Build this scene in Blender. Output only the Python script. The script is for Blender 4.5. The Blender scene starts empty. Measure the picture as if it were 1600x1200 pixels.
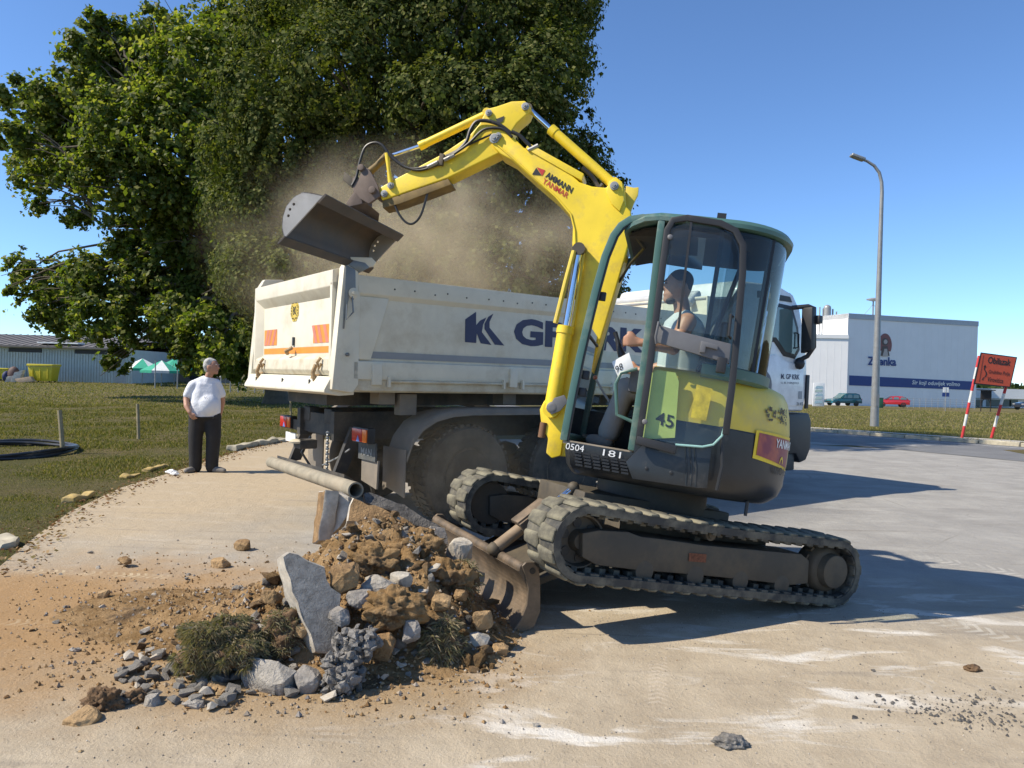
import bpy, bmesh, math, random
import numpy as np
from math import sin, cos, pi, radians, sqrt, atan2
from mathutils import Vector, Matrix, noise
random.seed(7); rng = np.random.default_rng(7)
S = bpy.context.scene
COL = S.collection
# ---------------------------------------------------------------- camera, sky, sun, exposure
FPX = 1155.0
ROLL, PITCH = radians(1.57), radians(-0.446)
CAM = np.array([0, 0, 1.6])
FW = np.array([0, cos(PITCH), sin(PITCH)])
_u0 = np.cross([1., 0, 0], FW)
RT = np.array([1., 0, 0]) * cos(ROLL) + _u0 * sin(ROLL)
UP = np.cross(RT, FW)
cam = bpy.data.cameras.new('camera'); cam.sensor_width = 36; cam.lens = 36 * FPX / 1600
cam.clip_start = 0.05; cam.clip_end = 6000
camo = bpy.data.objects.new('camera', cam); COL.objects.link(camo)
camo.matrix_world = Matrix([[RT[i], UP[i], -FW[i], CAM[i]] for i in range(3)] + [[0, 0, 0, 1]])
S.camera = camo
SUN_EL, SUN_AZ = radians(46), radians(14)      # the sun stands to the left, a little towards the camera
TO_SUN = Vector((-cos(SUN_EL) * cos(SUN_AZ), -cos(SUN_EL) * sin(SUN_AZ), sin(SUN_EL)))
sun = bpy.data.lights.new('sun', 'SUN'); sun.energy = 4.0; sun.angle = radians(0.53); sun.color = (1, .91, .76)
suno = bpy.data.objects.new('sun', sun); COL.objects.link(suno)
suno.rotation_euler = TO_SUN.to_track_quat('Z', 'Y').to_euler(); suno.location = TO_SUN * 60
W = bpy.data.worlds.new('World'); S.world = W; W.use_nodes = True
nt = W.node_tree; bg = nt.nodes['Background']
sky = nt.nodes.new('ShaderNodeTexSky'); sky.sky_type = 'NISHITA'; sky.sun_disc = False
sky.sun_elevation = SUN_EL; sky.sun_rotation = atan2(TO_SUN.x, TO_SUN.y)
sky.air_density = .75; sky.dust_density = .15; sky.ozone_density = 3.5; sky.altitude = 150
tnt = nt.nodes.new('ShaderNodeMix'); tnt.data_type = 'RGBA'; tnt.blend_type = 'MULTIPLY'; tnt.inputs[0].default_value = 1; tnt.inputs[7].default_value = (.66, .79, .90, 1)
nt.links.new(sky.outputs[0], tnt.inputs[6]); nt.links.new(tnt.outputs[2], bg.inputs[0]); bg.inputs[1].default_value = 0.142
S.view_settings.view_transform = 'Standard'; S.view_settings.look = 'None'
S.view_settings.exposure = 0.74; S.view_settings.gamma = 1
S.render.engine = 'CYCLES'; S.cycles.use_denoising = True
S.cycles.max_bounces = 8; S.cycles.transparent_max_bounces = 16; S.cycles.volume_bounces = 1
S.cycles.volume_step_rate = 2.0; S.cycles.volume_max_steps = 96

# ---------------------------------------------------------------- measuring helpers (pixel of the 1600x1200 photo -> metres at a known depth or plane)
def ray(px, py): return FW + RT * ((px - 800) / FPX) + UP * ((600 - py) / FPX)
def at(px, py, d): return CAM + ray(px, py) * d
def onpl(px, py, P0, n):
    v = ray(px, py); return CAM + v * (np.dot(P0 - CAM, n) / np.dot(v, n))
def G(px, py, z=0.0): return onpl(px, py, np.array([0, 0, z]), np.array([0, 0, 1.]))
def nrm(v): v = np.array(v, float); return v / np.linalg.norm(v)
def sst(a, b, x):
    t = np.clip((x - a) / (b - a), 0, 1); return t * t * (3 - 2 * t)
def terrain(x, y):
    t = np.clip((y - 20) / 80, 0, 1.0)
    side = sst(-.35, .25, x / np.maximum(y, 1))
    return t * (.75 * (1 - side) - 1.0 * side)

# ---------------------------------------------------------------- materials
MATS = {}
def mat(name, col, rough=.6, metal=0., var=.12, scale=6., bump=0., bscale=60., dust=0., dustcol=(.36, .29, .2), spec=.5, dscale=2.5, coat=0, chip=0):
    if name in MATS: return MATS[name]
    m = bpy.data.materials.new(name); m.use_nodes = True; MATS[name] = m
    n, l = m.node_tree.nodes, m.node_tree.links
    b = n['Principled BSDF']; b.inputs['Roughness'].default_value = rough; b.inputs['Metallic'].default_value = metal
    b.inputs['Specular IOR Level'].default_value = spec; b.inputs['Coat Weight'].default_value = coat
    tc = n.new('ShaderNodeTexCoord')
    def nz(sc, det=6, rgh=.6):
        x = n.new('ShaderNodeTexNoise'); x.inputs['Scale'].default_value = sc; x.inputs['Detail'].default_value = det
        x.inputs['Roughness'].default_value = rgh; l.new(tc.outputs['Object'], x.inputs['Vector']); return x.outputs['Fac']
    def ramp(f, a, bb, ca=(0, 0, 0, 1), cb=(1, 1, 1, 1)):
        r = n.new('ShaderNodeValToRGB'); r.color_ramp.elements[0].position = a; r.color_ramp.elements[1].position = bb
        r.color_ramp.elements[0].color = ca; r.color_ramp.elements[1].color = cb; l.new(f, r.inputs[0]); return r.outputs[0]
    lo = tuple(c * (1 - var) for c in col) + (1,); hi = tuple(min(1, c * (1 + var)) for c in col) + (1,)
    c = ramp(nz(scale), .3, .7, lo, hi)
    if dust > 0:
        mx = n.new('ShaderNodeMix'); mx.data_type = 'RGBA'; l.new(c, mx.inputs[6]); mx.inputs[7].default_value = (*dustcol, 1)
        f = ramp(nz(dscale, 9, .7), .62 - dust * .45, .95 - dust * .35)
        l.new(f, mx.inputs[0]); c = mx.outputs[2]
        rr = n.new('ShaderNodeMapRange'); l.new(f, rr.inputs[0]); rr.inputs[3].default_value = rough; rr.inputs[4].default_value = max(rough, .85)
        l.new(rr.outputs[0], b.inputs['Roughness'])
    if chip > 0:                                                    # chipped and scratched paint
        mx = n.new('ShaderNodeMix'); mx.data_type = 'RGBA'; l.new(c, mx.inputs[6]); mx.inputs[7].default_value = (.10, .065, .025, 1)
        l.new(ramp(nz(26, 12, .8), .70 - chip * .06, .74 - chip * .06), mx.inputs[0]); c = mx.outputs[2]
        mx = n.new('ShaderNodeMix'); mx.data_type = 'RGBA'; l.new(c, mx.inputs[6]); mx.inputs[7].default_value = (.30, .20, .06, 1)
        l.new(ramp(nz(4, 10, .75), .60, .85), mx.inputs[0]); c = mx.outputs[2]
    l.new(c, b.inputs['Base Color'])
    if bump > 0:
        bp = n.new('ShaderNodeBump'); bp.inputs['Strength'].default_value = min(1, bump); bp.inputs['Distance'].default_value = .02 * bump
        l.new(nz(bscale, 8, .65), bp.inputs['Height']); l.new(bp.outputs[0], b.inputs['Normal'])
    return m
def glass(name, tint, refl=.12):
    if name in MATS: return MATS[name]
    m = bpy.data.materials.new(name); m.use_nodes = True; MATS[name] = m
    n, l = m.node_tree.nodes, m.node_tree.links; n.remove(n['Principled BSDF'])
    t = n.new('ShaderNodeBsdfTransparent'); t.inputs[0].default_value = (*tint, 1)
    g = n.new('ShaderNodeBsdfGlossy'); g.inputs['Roughness'].default_value = .03
    d = n.new('ShaderNodeBsdfDiffuse'); d.inputs[0].default_value = (.42, .42, .36, 1)
    f = n.new('ShaderNodeFresnel'); f.inputs[0].default_value = 1.5
    tc = n.new('ShaderNodeTexCoord'); nz = n.new('ShaderNodeTexNoise'); nz.inputs['Scale'].default_value = 3; nz.inputs['Detail'].default_value = 7
    l.new(tc.outputs['Object'], nz.inputs[0]); mr = n.new('ShaderNodeMapRange'); l.new(nz.outputs[0], mr.inputs[0])
    mr.inputs[1].default_value = .35; mr.inputs[2].default_value = .8; mr.inputs[3].default_value = .0; mr.inputs[4].default_value = .05
    m1 = n.new('ShaderNodeMixShader'); l.new(mr.outputs[0], m1.inputs[0]); l.new(t.outputs[0], m1.inputs[1]); l.new(d.outputs[0], m1.inputs[2])
    m2 = n.new('ShaderNodeMixShader'); l.new(f.outputs[0], m2.inputs[0]); l.new(m1.outputs[0], m2.inputs[1]); l.new(g.outputs[0], m2.inputs[2])
    l.new(m2.outputs[0], n['Material Output'].inputs[0]); return m
def leafmat(name, cols, trans=.35, rough=.45, spec=.12):
    if name in MATS: return MATS[name]
    m = bpy.data.materials.new(name); m.use_nodes = True; MATS[name] = m
    n, l = m.node_tree.nodes, m.node_tree.links; b = n['Principled BSDF']; b.inputs['Roughness'].default_value = rough; b.inputs['Specular IOR Level'].default_value = spec
    g = n.new('ShaderNodeNewGeometry'); r = n.new('ShaderNodeValToRGB'); r.color_ramp.interpolation = 'LINEAR'
    e = r.color_ramp.elements
    for i, c in enumerate(cols):
        p = i / (len(cols) - 1)
        if i == 0: x = e[0]; x.position = 0
        elif i == len(cols) - 1: x = e[len(e) - 1]; x.position = 1
        else: x = e.new(p)
        x.color = (*c, 1)
    l.new(g.outputs['Random Per Island'], r.inputs[0]); l.new(r.outputs[0], b.inputs['Base Color'])
    t = n.new('ShaderNodeBsdfTranslucent'); mm = n.new('ShaderNodeMix'); mm.data_type = 'RGBA'; mm.blend_type = 'MULTIPLY'; mm.inputs[0].default_value = 1
    l.new(r.outputs[0], mm.inputs[6]); mm.inputs[7].default_value = (1.5, 1.6, .5, 1); l.new(mm.outputs[2], t.inputs[0])
    mx = n.new('ShaderNodeMixShader'); mx.inputs[0].default_value = trans
    l.new(b.outputs[0], mx.inputs[1]); l.new(t.outputs[0], mx.inputs[2]); l.new(mx.outputs[0], n['Material Output'].inputs[0]); return m

# ---------------------------------------------------------------- object helpers
def wm(o):
    return (wm(o.parent) @ o.matrix_parent_inverse @ o.matrix_basis) if o.parent else o.matrix_basis.copy()
def attach(o, parent):
    if parent is not None:
        o.parent = parent; o.matrix_parent_inverse = wm(parent).inverted()
    return o
def tag(o, label=None, cat=None, group=None, kind=None):
    if label: o['label'] = label
    if cat: o['category'] = cat
    if group: o['group'] = group
    if kind: o['kind'] = kind
    return o
def empty(name, loc, label=None, cat=None, group=None):
    o = bpy.data.objects.new(name, None); COL.objects.link(o); o.location = tuple(loc); o.empty_display_size = .2
    return tag(o, label, cat, group)
def fast_mesh(name, V, Fc, k, material, parent=None, smooth=False):
    """V (n,3), Fc (m,k) numpy -> object"""
    me = bpy.data.meshes.new(name); V = np.asarray(V, np.float32); Fc = np.asarray(Fc, np.int32)
    me.vertices.add(len(V)); me.vertices.foreach_set('co', V.ravel())
    me.loops.add(Fc.size); me.loops.foreach_set('vertex_index', Fc.ravel())
    me.polygons.add(len(Fc)); me.polygons.foreach_set('loop_start', np.arange(0, Fc.size, k, dtype=np.int32))
    me.polygons.foreach_set('loop_total', np.full(len(Fc), k, np.int32))
    me.polygons.foreach_set('use_smooth', np.full(len(Fc), smooth))
    me.update(calc_edges=True); me.materials.append(material)
    o = bpy.data.objects.new(name, me); COL.objects.link(o); return attach(o, parent)
class MB:
    """collects shapes, build() links them as one mesh object"""
    def __init__(s): s.bm = bmesh.new()
    def poly(s, pts):
        return s.bm.faces.new([s.bm.verts.new(tuple(p)) for p in pts])
    def quadmesh(s, rows, closed=False, cap=False):
        R = [[s.bm.verts.new(tuple(p)) for p in r] for r in rows]; n = len(R[0])
        for i in range(len(R) - 1):
            for j in range(n if closed else n - 1):
                try: s.bm.faces.new([R[i][j], R[i][(j + 1) % n], R[i + 1][(j + 1) % n], R[i + 1][j]])
                except ValueError: pass
        if cap and closed:
            s.bm.faces.new(R[0][::-1]); s.bm.faces.new(R[-1])
        return s
    def prism(s, pts, vec):
        vec = np.array(vec, float); a = [np.array(p, float) for p in pts]
        return s.quadmesh([a, [p + vec for p in a]], True, True)
    def box(s, c, ax, ay, az):
        """centre + three half-axis vectors"""
        c, ax, ay, az = [np.array(v, float) for v in (c, ax, ay, az)]
        return s.prism([c - ax - ay - az, c + ax - ay - az, c + ax + ay - az, c - ax + ay - az], 2 * az)
    def bar(s, p, q, w, h, up=(0, 0, 1)):
        p, q = np.array(p, float), np.array(q, float); d = nrm(q - p); sd = nrm(np.cross(d, up)); u = np.cross(sd, d)
        return s.box((p + q) / 2, d * np.linalg.norm(q - p) / 2, sd * w / 2, u * h / 2)
    def tube(s, pts, r, n=10, cap=True):
        pts = [np.array(p, float) for p in pts]; rs = r if hasattr(r, '__len__') else [r] * len(pts)
        rows = []; ref = None
        for i, p in enumerate(pts):
            d = nrm(pts[min(i + 1, len(pts) - 1)] - pts[max(i - 1, 0)])
            if ref is None:
                ref = np.array([0, 0, 1.]) if abs(d[2]) < .9 else np.array([1., 0, 0])
            x = nrm(ref - d * np.dot(ref, d)); y = np.cross(d, x); ref = x
            rows.append([p + (x * cos(2 * pi * k / n) + y * sin(2 * pi * k / n)) * rs[i] for k in range(n)])
        return s.quadmesh(rows, True, cap)
    def cyl(s, c, axis, r, h, n=20, r2=None):
        a = nrm(axis); c = np.array(c, float)
        return s.tube([c - a * h / 2, c + a * h / 2], [r, r if r2 is None else r2], n)
    def lathe(s, c, axis, prof, n=24):
        a = nrm(axis); c = np.array(c, float)
        return s.tube2(c, a, prof, n)
    def tube2(s, c, a, prof, n):
        x = nrm(np.cross(a, (0, 0, 1)) if abs(a[2]) < .9 else np.cross(a, (1, 0, 0))); y = np.cross(a, x)
        rows = [[c + a * h + (x * cos(2 * pi * k / n) + y * sin(2 * pi * k / n)) * max(r, 1e-4) for k in range(n)] for r, h in prof]
        return s.quadmesh(rows, True, True)
    def ball(s, c, r, sub=2, sq=(1, 1, 1)):
        m = Matrix.Translation(Vector(tuple(c))) @ Matrix.Diagonal((r * sq[0], r * sq[1], r * sq[2], 1))
        bmesh.ops.create_icosphere(s.bm, subdivisions=sub, radius=1, matrix=m); return s
    def build(s, name, material, parent=None, bevel=0, seg=2, smooth=True, ang=38, loc=None):
        bm = s.bm; bmesh.ops.recalc_face_normals(bm, faces=bm.faces)
        if bevel > 0:
            ed = [e for e in bm.edges if len(e.link_faces) == 2 and e.calc_face_angle(0) > radians(30)]
            bmesh.ops.bevel(bm, geom=ed, offset=bevel, segments=seg, affect='EDGES', profile=.6, clamp_overlap=True)
        if smooth:
            for f in bm.faces: f.smooth = True
            for e in bm.edges:
                if len(e.link_faces) == 2 and e.calc_face_angle(0) > radians(ang): e.smooth = False
        me = bpy.data.meshes.new(name)
        if loc is not None: bmesh.ops.translate(bm, verts=bm.verts, vec=tuple(-np.array(loc)))
        bm.to_mesh(me); bm.free(); me.materials.append(material)
        o = bpy.data.objects.new(name, me); COL.objects.link(o)
        if loc is not None: o.location = tuple(loc)
        return attach(o, parent)
def copy_tree(o, parent=None):
    c = o.copy(); COL.objects.link(c)
    if parent is not None: c.parent = parent; c.matrix_parent_inverse = o.matrix_parent_inverse.copy()
    for ch in o.children: copy_tree(ch, c)
    return c
_txt = {}
def text_tris(body, bold=0.0, shear=0.0):
    k = (body, bold, shear)
    if k in _txt: return _txt[k]
    c = bpy.data.curves.new('lettering', 'FONT'); c.body = body; c.offset = bold; c.shear = shear; c.resolution_u = 3
    o = bpy.data.objects.new('lettering', c); COL.objects.link(o); dg = bpy.context.evaluated_depsgraph_get(); dg.update()
    me = bpy.data.meshes.new_from_object(o.evaluated_get(dg))
    V = np.array([v.co[:2] for v in me.vertices]); T = [list(p.vertices) for p in me.polygons]
    bpy.data.objects.remove(o); bpy.data.curves.remove(c)
    mn, mx = V.min(0), V.max(0); V = (V - mn) / (mx - mn)
    _txt[k] = (V, T); return V, T
def text(name, body, bl, br, tl, material, parent, bold=.02, shear=0, f=None):
    """flat lettering filling the parallelogram bl-br-tl; f maps points onto a curved panel"""
    V, T = text_tris(body, bold, shear); bl, br, tl = [np.array(p, float) for p in (bl, br, tl)]
    P = [bl + (br - bl) * v[0] + (tl - bl) * v[1] for v in V]
    if f: P = [f(p) for p in P]
    me = bpy.data.meshes.new(name); me.from_pydata([tuple(p) for p in P], [], T); me.materials.append(material)
    o = bpy.data.objects.new(name, me); COL.objects.link(o); return attach(o, parent)
def flat(name, polys, material, parent):
    b = MB()
    for p in polys: b.poly(p)
    return b.build(name, material, parent, smooth=False)

# shared materials
DUSTC = (.40, .32, .22)
m_black = mat('black_paint', (.022, .024, .026), .38, dust=.18, dustcol=(.2, .17, .13), var=.2)
m_yel = mat('yellow_paint', (.80, .575, .022), .45, dust=.24, dustcol=(.42, .30, .09), var=.09, scale=3, bump=.10, bscale=24, dscale=5, chip=1)
m_yel2 = mat('old_yellow_paint', (.68, .51, .06), .45, dust=.3, dustcol=(.46, .38, .2), var=.08, scale=3, chip=.6)
m_teal = mat('teal_cab_paint', (.062, .135, .115), .4, dust=.22, dustcol=(.33, .33, .26), var=.08)
m_rub = mat('track_rubber', (.045, .043, .038), .8, dust=.42, dustcol=(.26, .23, .16), bump=.2, dscale=5)
m_rubl = mat('dusty_tread_rubber', (.09, .082, .062), .9, dust=.55, dustcol=(.30, .27, .18), bump=.3, dscale=7)
m_steel = mat('grimy_steel', (.07, .06, .045), .65, metal=.2, dust=.4, dustcol=(.17, .13, .08), bump=.15, bscale=40)
m_steelb = mat('worn_blade_steel', (.13, .10, .07), .55, metal=.35, dust=.4, dustcol=(.28, .2, .13), bump=.25, bscale=90, dscale=6)
m_chrome = mat('chrome_rod', (.75, .77, .8), .12, metal=1, var=.03)
m_dark = mat('dark_plastic', (.018, .018, .019), .5, dust=.12, dustcol=(.15, .13, .1))
m_grey = mat('grey_plastic', (.12, .12, .125), .55, dust=.15)
m_lgrey = mat('light_grey_metal', (.30, .30, .29), .45, metal=.3, dust=.15)
m_hose = mat('hose_rubber', (.012, .012, .012), .45, dust=.1)
m_white = mat('white_paint', (.78, .78, .76), .4, dust=.08, dustcol=(.5, .45, .36))
m_red = mat('red_lens', (.45, .02, .015), .2)
m_orange = mat('orange_lens', (.75, .16, .02), .25)
m_navy = mat('navy_lettering', (.028, .033, .085), .5, var=.08)
m_ink = mat('black_lettering', (.015, .015, .015), .5)
m_wink = mat('white_lettering', (.75, .75, .73), .6)
# ================================================================ the setting
def node_mat(name):
    m = bpy.data.materials.new(name); m.use_nodes = True; MATS[name] = m
    n, l = m.node_tree.nodes, m.node_tree.links; b = n['Principled BSDF']; tc = n.new('ShaderNodeTexCoord')
    def noise_(sc, det=8, rgh=.65, stretch=None, rot=0, dist=0):
        x = n.new('ShaderNodeTexNoise'); x.inputs['Scale'].default_value = sc; x.inputs['Detail'].default_value = det; x.inputs['Roughness'].default_value = rgh
        x.inputs['Distortion'].default_value = dist
        if stretch:
            mp = n.new('ShaderNodeMapping'); mp.inputs['Scale'].default_value = stretch; mp.inputs['Rotation'].default_value = (0, 0, rot)
            l.new(tc.outputs['Object'], mp.inputs[0]); l.new(mp.outputs[0], x.inputs[0])
        else: l.new(tc.outputs['Object'], x.inputs[0])
        return x.outputs[0]
    def mr(f, a, b_, c=0., d=1., smooth=True):
        x = n.new('ShaderNodeMapRange'); x.interpolation_type = 'SMOOTHSTEP' if smooth else 'LINEAR'
        l.new(f, x.inputs[0])
        for i, v in enumerate((a, b_, c, d)): x.inputs[i + 1].default_value = v
        return x.outputs[0]
    def mix(f, a, b_):
        x = n.new('ShaderNodeMix'); x.data_type = 'RGBA'
        l.new(f, x.inputs[0])
        for i, v in ((6, a), (7, b_)):
            if isinstance(v, tuple): x.inputs[i].default_value = (*v, 1)
            else: l.new(v, x.inputs[i])
        return x.outputs[2]
    def mth(op, a, b_):
        x = n.new('ShaderNodeMath'); x.operation = op
        for i, v in enumerate((a, b_)):
            if isinstance(v, (int, float)): x.inputs[i].default_value = v
            else: l.new(v, x.inputs[i])
        return x.outputs[0]
    def dist(p, sc=(1, 1, 1)):
        mp = n.new('ShaderNodeMapping'); mp.vector_type = 'POINT'; mp.inputs['Scale'].default_value = sc
        mp.inputs['Location'].default_value = tuple(-p[i] * sc[i] for i in range(3)); l.new(tc.outputs['Object'], mp.inputs[0])
        x = n.new('ShaderNodeVectorMath'); x.operation = 'LENGTH'; l.new(mp.outputs[0], x.inputs[0]); return x.outputs['Value']
    def bump(h, s, d):
        x = n.new('ShaderNodeBump'); x.inputs['Strength'].default_value = s; x.inputs['Distance'].default_value = d
        l.new(h, x.inputs['Height']); l.new(x.outputs[0], b.inputs['Normal'])
    class N: pass
    N.m, N.n, N.l, N.b, N.tc = m, n, l, b, tc
    N.noise, N.mr, N.mix, N.mth, N.dist, N.bump = noise_, mr, mix, mth, dist, bump
    return N
# ground: one sheet to the horizon, patchy late-summer grass over brown soil
k = node_mat('patchy_grass_ground'); k.b.inputs['Roughness'].default_value = .95; k.b.inputs['Specular IOR Level'].default_value = .1
g1 = k.mix(k.mr(k.noise(.7), .35, .65), (.09, .095, .03), (.16, .13, .06))
g2 = k.mix(k.mr(k.noise(.22, 6), .5, .68), g1, (.19, .145, .075))
g3 = k.mix(k.mr(k.noise(9, 5), .5, .75), g2, (.14, .12, .05))
g3 = k.mix(k.mr(k.noise(40, 4, .7), .45, .7), g3, (.21, .175, .085)); g3 = k.mix(k.mr(k.noise(70, 3, .7), .55, .7), g3, (.05, .055, .02))
k.l.new(g3, k.b.inputs['Base Color']); k.bump(k.noise(30, 8, .75), 1, .08); m_ground = k.m
xs = np.concatenate([-np.geomspace(2500, 42, 14), np.linspace(-40, 40, 61), np.geomspace(42, 2500, 14)])
ys = np.concatenate([[-300, -60, -20], np.linspace(-8, 110, 80), np.geomspace(118, 3500, 14)])
X, Y = np.meshgrid(xs, ys); Z = terrain(X, Y)
nx, ny = len(xs), len(ys); idx = np.arange(nx * ny).reshape(ny, nx)
V = np.stack([X, Y, Z], -1).reshape(-1, 3)
Fq = np.stack([idx[:-1, :-1], idx[:-1, 1:], idx[1:, 1:], idx[1:, :-1]], -1).reshape(-1, 4)
tag(fast_mesh('ground', V, Fq, 4, m_ground, smooth=True), kind='structure')

# yard: dusty worn concrete and old asphalt, brown soil tracked over the left part, pale scuffs
k = node_mat('dusty_concrete'); k.b.inputs['Roughness'].default_value = .9; k.b.inputs['Specular IOR Level'].default_value = .25
grey = k.mix(k.mr(k.noise(1.2), .3, .7), (.26, .247, .225), (.34, .325, .295))
beige = k.mix(k.mr(k.noise(2.2), .3, .7), (.35, .285, .20), (.455, .38, .275))
near = k.mth('ADD', k.dist((0.6, 1.5, 0), (.62, 1, 1)), k.mth('MULTIPLY', k.noise(.45, 6), 5.0))
c = k.mix(k.mr(near, 5.5, 8.4), beige, grey)
left = k.mth('ADD', k.dist((-4.2, 12, 0), (.8, .28, 1)), k.mth('MULTIPLY', k.noise(.8, 5), 2.))
c = k.mix(k.mr(left, 1.8, 4.0), (.42, .335, .225), c)
smask = k.mr(k.mth('ADD', k.dist((2.2, 3.6, 0), (.55, .8, 1)), k.mth('MULTIPLY', k.noise(.7, 4), 1.5)), 1.6, 3.2, 1., .12)
scuff = k.mth('MULTIPLY', smask, k.mth('MULTIPLY', k.mr(k.noise(1.1, 9, .62, (1, 3.2, 1), .25, .6), .52, .64), k.mr(k.noise(.5, 3), .34, .54)))
c = k.mix(scuff, c, (.64, .60, .53))
tyre = k.mr(k.noise(1.0, 6, .6, (.35, 5, 1), -.6), .58, .72, 0, .45)
c = k.mix(tyre, c, (.20, .175, .145))
soil = k.mth('ADD', k.dist((-2.9, 4.7, 0), (.52, .8, 1)), k.mth('MULTIPLY', k.noise(1.6, 8, .7), 1.5))
c = k.mix(k.mr(soil, 1.15, 2.3), (.33, .205, .095), c)
soil2 = k.mth('ADD', k.dist((-1.0, 4.2, 0), (.8, 1.05, 1)), k.mth('MULTIPLY', k.noise(3, 8, .7), .8))
c = k.mix(k.mr(soil2, .8, 1.7), (.30, .20, .10), c)
fine = k.noise(48, 6, .75); c = k.mix(k.mr(fine, .55, .78, 0, .45), c, (.16, .135, .105))
fin2 = k.noise(90, 3, .6); c = k.mix(k.mr(fin2, .6, .75, 0, .5), c, (.55, .5, .42))
def print_band(c, pa, pb, w, wl, col, amt):
    '''chevron prints of rubber tread pressed into the dust between two points'''
    A_, B_ = G(*pa), G(*pb); th = atan2(B_[1] - A_[1], B_[0] - A_[0]); L_ = float(np.linalg.norm(B_ - A_))
    mp = k.n.new('ShaderNodeMapping'); mp.vector_type = 'TEXTURE'; mp.inputs['Location'].default_value = (A_[0], A_[1], 0); mp.inputs['Rotation'].default_value = (0, 0, th); k.l.new(k.tc.outputs['Object'], mp.inputs[0])
    sx = k.n.new('ShaderNodeSeparateXYZ'); k.l.new(mp.outputs[0], sx.inputs[0]); ay = k.mth('ABSOLUTE', sx.outputs[1], 0)
    m_ = k.mth('MULTIPLY', k.mr(ay, w * .7, w, 1, 0), k.mth('MULTIPLY', k.mr(sx.outputs[0], 0, .3), k.mr(sx.outputs[0], L_ - .3, L_, 1, 0)))
    ph = k.mth('SINE', k.mth('MULTIPLY', k.mth('ADD', sx.outputs[0], k.mth('MULTIPLY', ay, .6)), 2 * pi / wl), 0)
    return k.mix(k.mth('MULTIPLY', k.mth('MULTIPLY', m_, k.mr(ph, -.2, .5)), k.mr(k.noise(3, 5), .40, .62, 0, amt)), c, col)
c = print_band(c, (1330, 940), (1640, 1012), .13, .075, (.56, .52, .44), .6)
c = print_band(c, (1420, 868), (1640, 905), .15, .085, (.54, .51, .45), .55)
c = print_band(c, (1400, 1068), (1650, 1098), .12, .075, (.56, .51, .43), .55)
c = print_band(c, (1030, 1135), (1026, 985), .06, .05, (.54, .46, .36), .5)
c = print_band(c, (-20, 890), (330, 905), .07, .06, (.50, .40, .26), .9)
c = print_band(c, (-20, 972), (330, 985), .07, .06, (.50, .40, .26), .9)
vor = k.n.new('ShaderNodeTexVoronoi'); vor.feature = 'DISTANCE_TO_EDGE'; vor.inputs['Scale'].default_value = .42
wv = k.n.new('ShaderNodeMix'); wv.data_type = 'VECTOR'; wv.inputs[0].default_value = .12; k.l.new(k.tc.outputs['Object'], wv.inputs[4]); nzv = k.n.new('ShaderNodeTexNoise'); nzv.inputs['Scale'].default_value = 1.3; nzv.inputs['Detail'].default_value = 6; k.l.new(k.tc.outputs['Object'], nzv.inputs[0]); k.l.new(nzv.outputs['Color'], wv.inputs[5]); k.l.new(wv.outputs[1], vor.inputs[0])
crack = k.mth('MULTIPLY', k.mr(vor.outputs['Distance'], .002, .006, 1, 0), k.mr(k.noise(.6, 3), .5, .65, 0, .4)); c = k.mix(crack, c, (.13, .11, .085))
k.l.new(c, k.b.inputs['Base Color'])
k.bump(k.mth('ADD', k.mth('MULTIPLY', k.noise(5, 8, .6), 1.5), k.mth('MULTIPLY', k.noise(70, 6, .7), .6)), .75, .02); m_yard = k.m
LEFT_EDGE = [(-3.2, -8), (-3.55, 2), (-4.01, 5.84), (-4.44, 6.98), (-4.81, 8.1), (-5.16, 9.84), (-5.22, 11.67), (-5.3, 13.0), (-5.4, 14.7), (-5.29, 16.6), (-4.9, 17.5)]
BACK = [(-3.2, 18.4), (0, 19.3), (3.6, 20.6), (5.2, 24), (3.5, 30), (-4, 42)]
RIGHT_EDGE = [(1.5, 44.5), (7.2, 35), (11.3, 28), (13.3, 24.9), (15.2, 22), (18.5, 17), (25, 7), (34, -8)]
b = MB(); b.poly([(x, y, float(terrain(x, y)) + .005) for x, y in LEFT_EDGE + BACK + RIGHT_EDGE])
bmesh.ops.triangulate(b.bm, faces=b.bm.faces)
tag(b.build('yard', m_yard, smooth=False), kind='structure')
# asphalt road running back-left along the right-hand lawn, with a white edge line
k = node_mat('asphalt'); k.b.inputs['Roughness'].default_value = .85
c = k.mix(k.mr(k.noise(.9), .3, .7), (.115, .115, .115), (.175, .172, .165))
c = k.mix(k.mr(k.noise(60, 4), .5, .7, 0, .5), c, (.25, .245, .235)); c = k.mix(k.mr(k.noise(.5, 6, .6, (1, .4, 1)), .55, .75, 0, .6), c, (.27, .25, .22))
k.l.new(c, k.b.inputs['Base Color']); k.bump(k.noise(90, 5), .5, .01); m_asph = k.m
def off(pts, d):
    out = []
    for i, p in enumerate(pts):
        a, b2 = np.array(pts[max(i - 1, 0)]), np.array(pts[min(i + 1, len(pts) - 1)]); t = nrm(b2 - a); out.append(np.array(p) + np.array([t[1], -t[0]]) * d)
    return out
def strip(name, pts, d0, d1, z, m, kind='structure'):
    A, B = off(pts, d0), off(pts, d1); b = MB()
    b.quadmesh([[(*p, float(terrain(p[0], p[1])) + z) for p in A], [(*p, float(terrain(p[0], p[1])) + z) for p in B]])
    return tag(b.build(name, m, smooth=False), kind=kind)
m_line = mat('worn_white_line', (.55, .55, .52), .8, dust=.35, dustcol=(.2, .19, .18), dscale=8)
RE = [(-1.5, 49)] + RIGHT_EDGE
strip('road', RE, .12, 5.6, .010, m_asph)
strip('road_marking', RE, .95, 1.07, .015, m_line)
k = mat('pale_path', (.40, .37, .31), .9, var=.2, bump=.2)
PATH = [(9.8, 35), (13.8, 29), (16.4, 25.4), (18.4, 22.4), (21.8, 17.4), (27.8, 8.4)]
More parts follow.
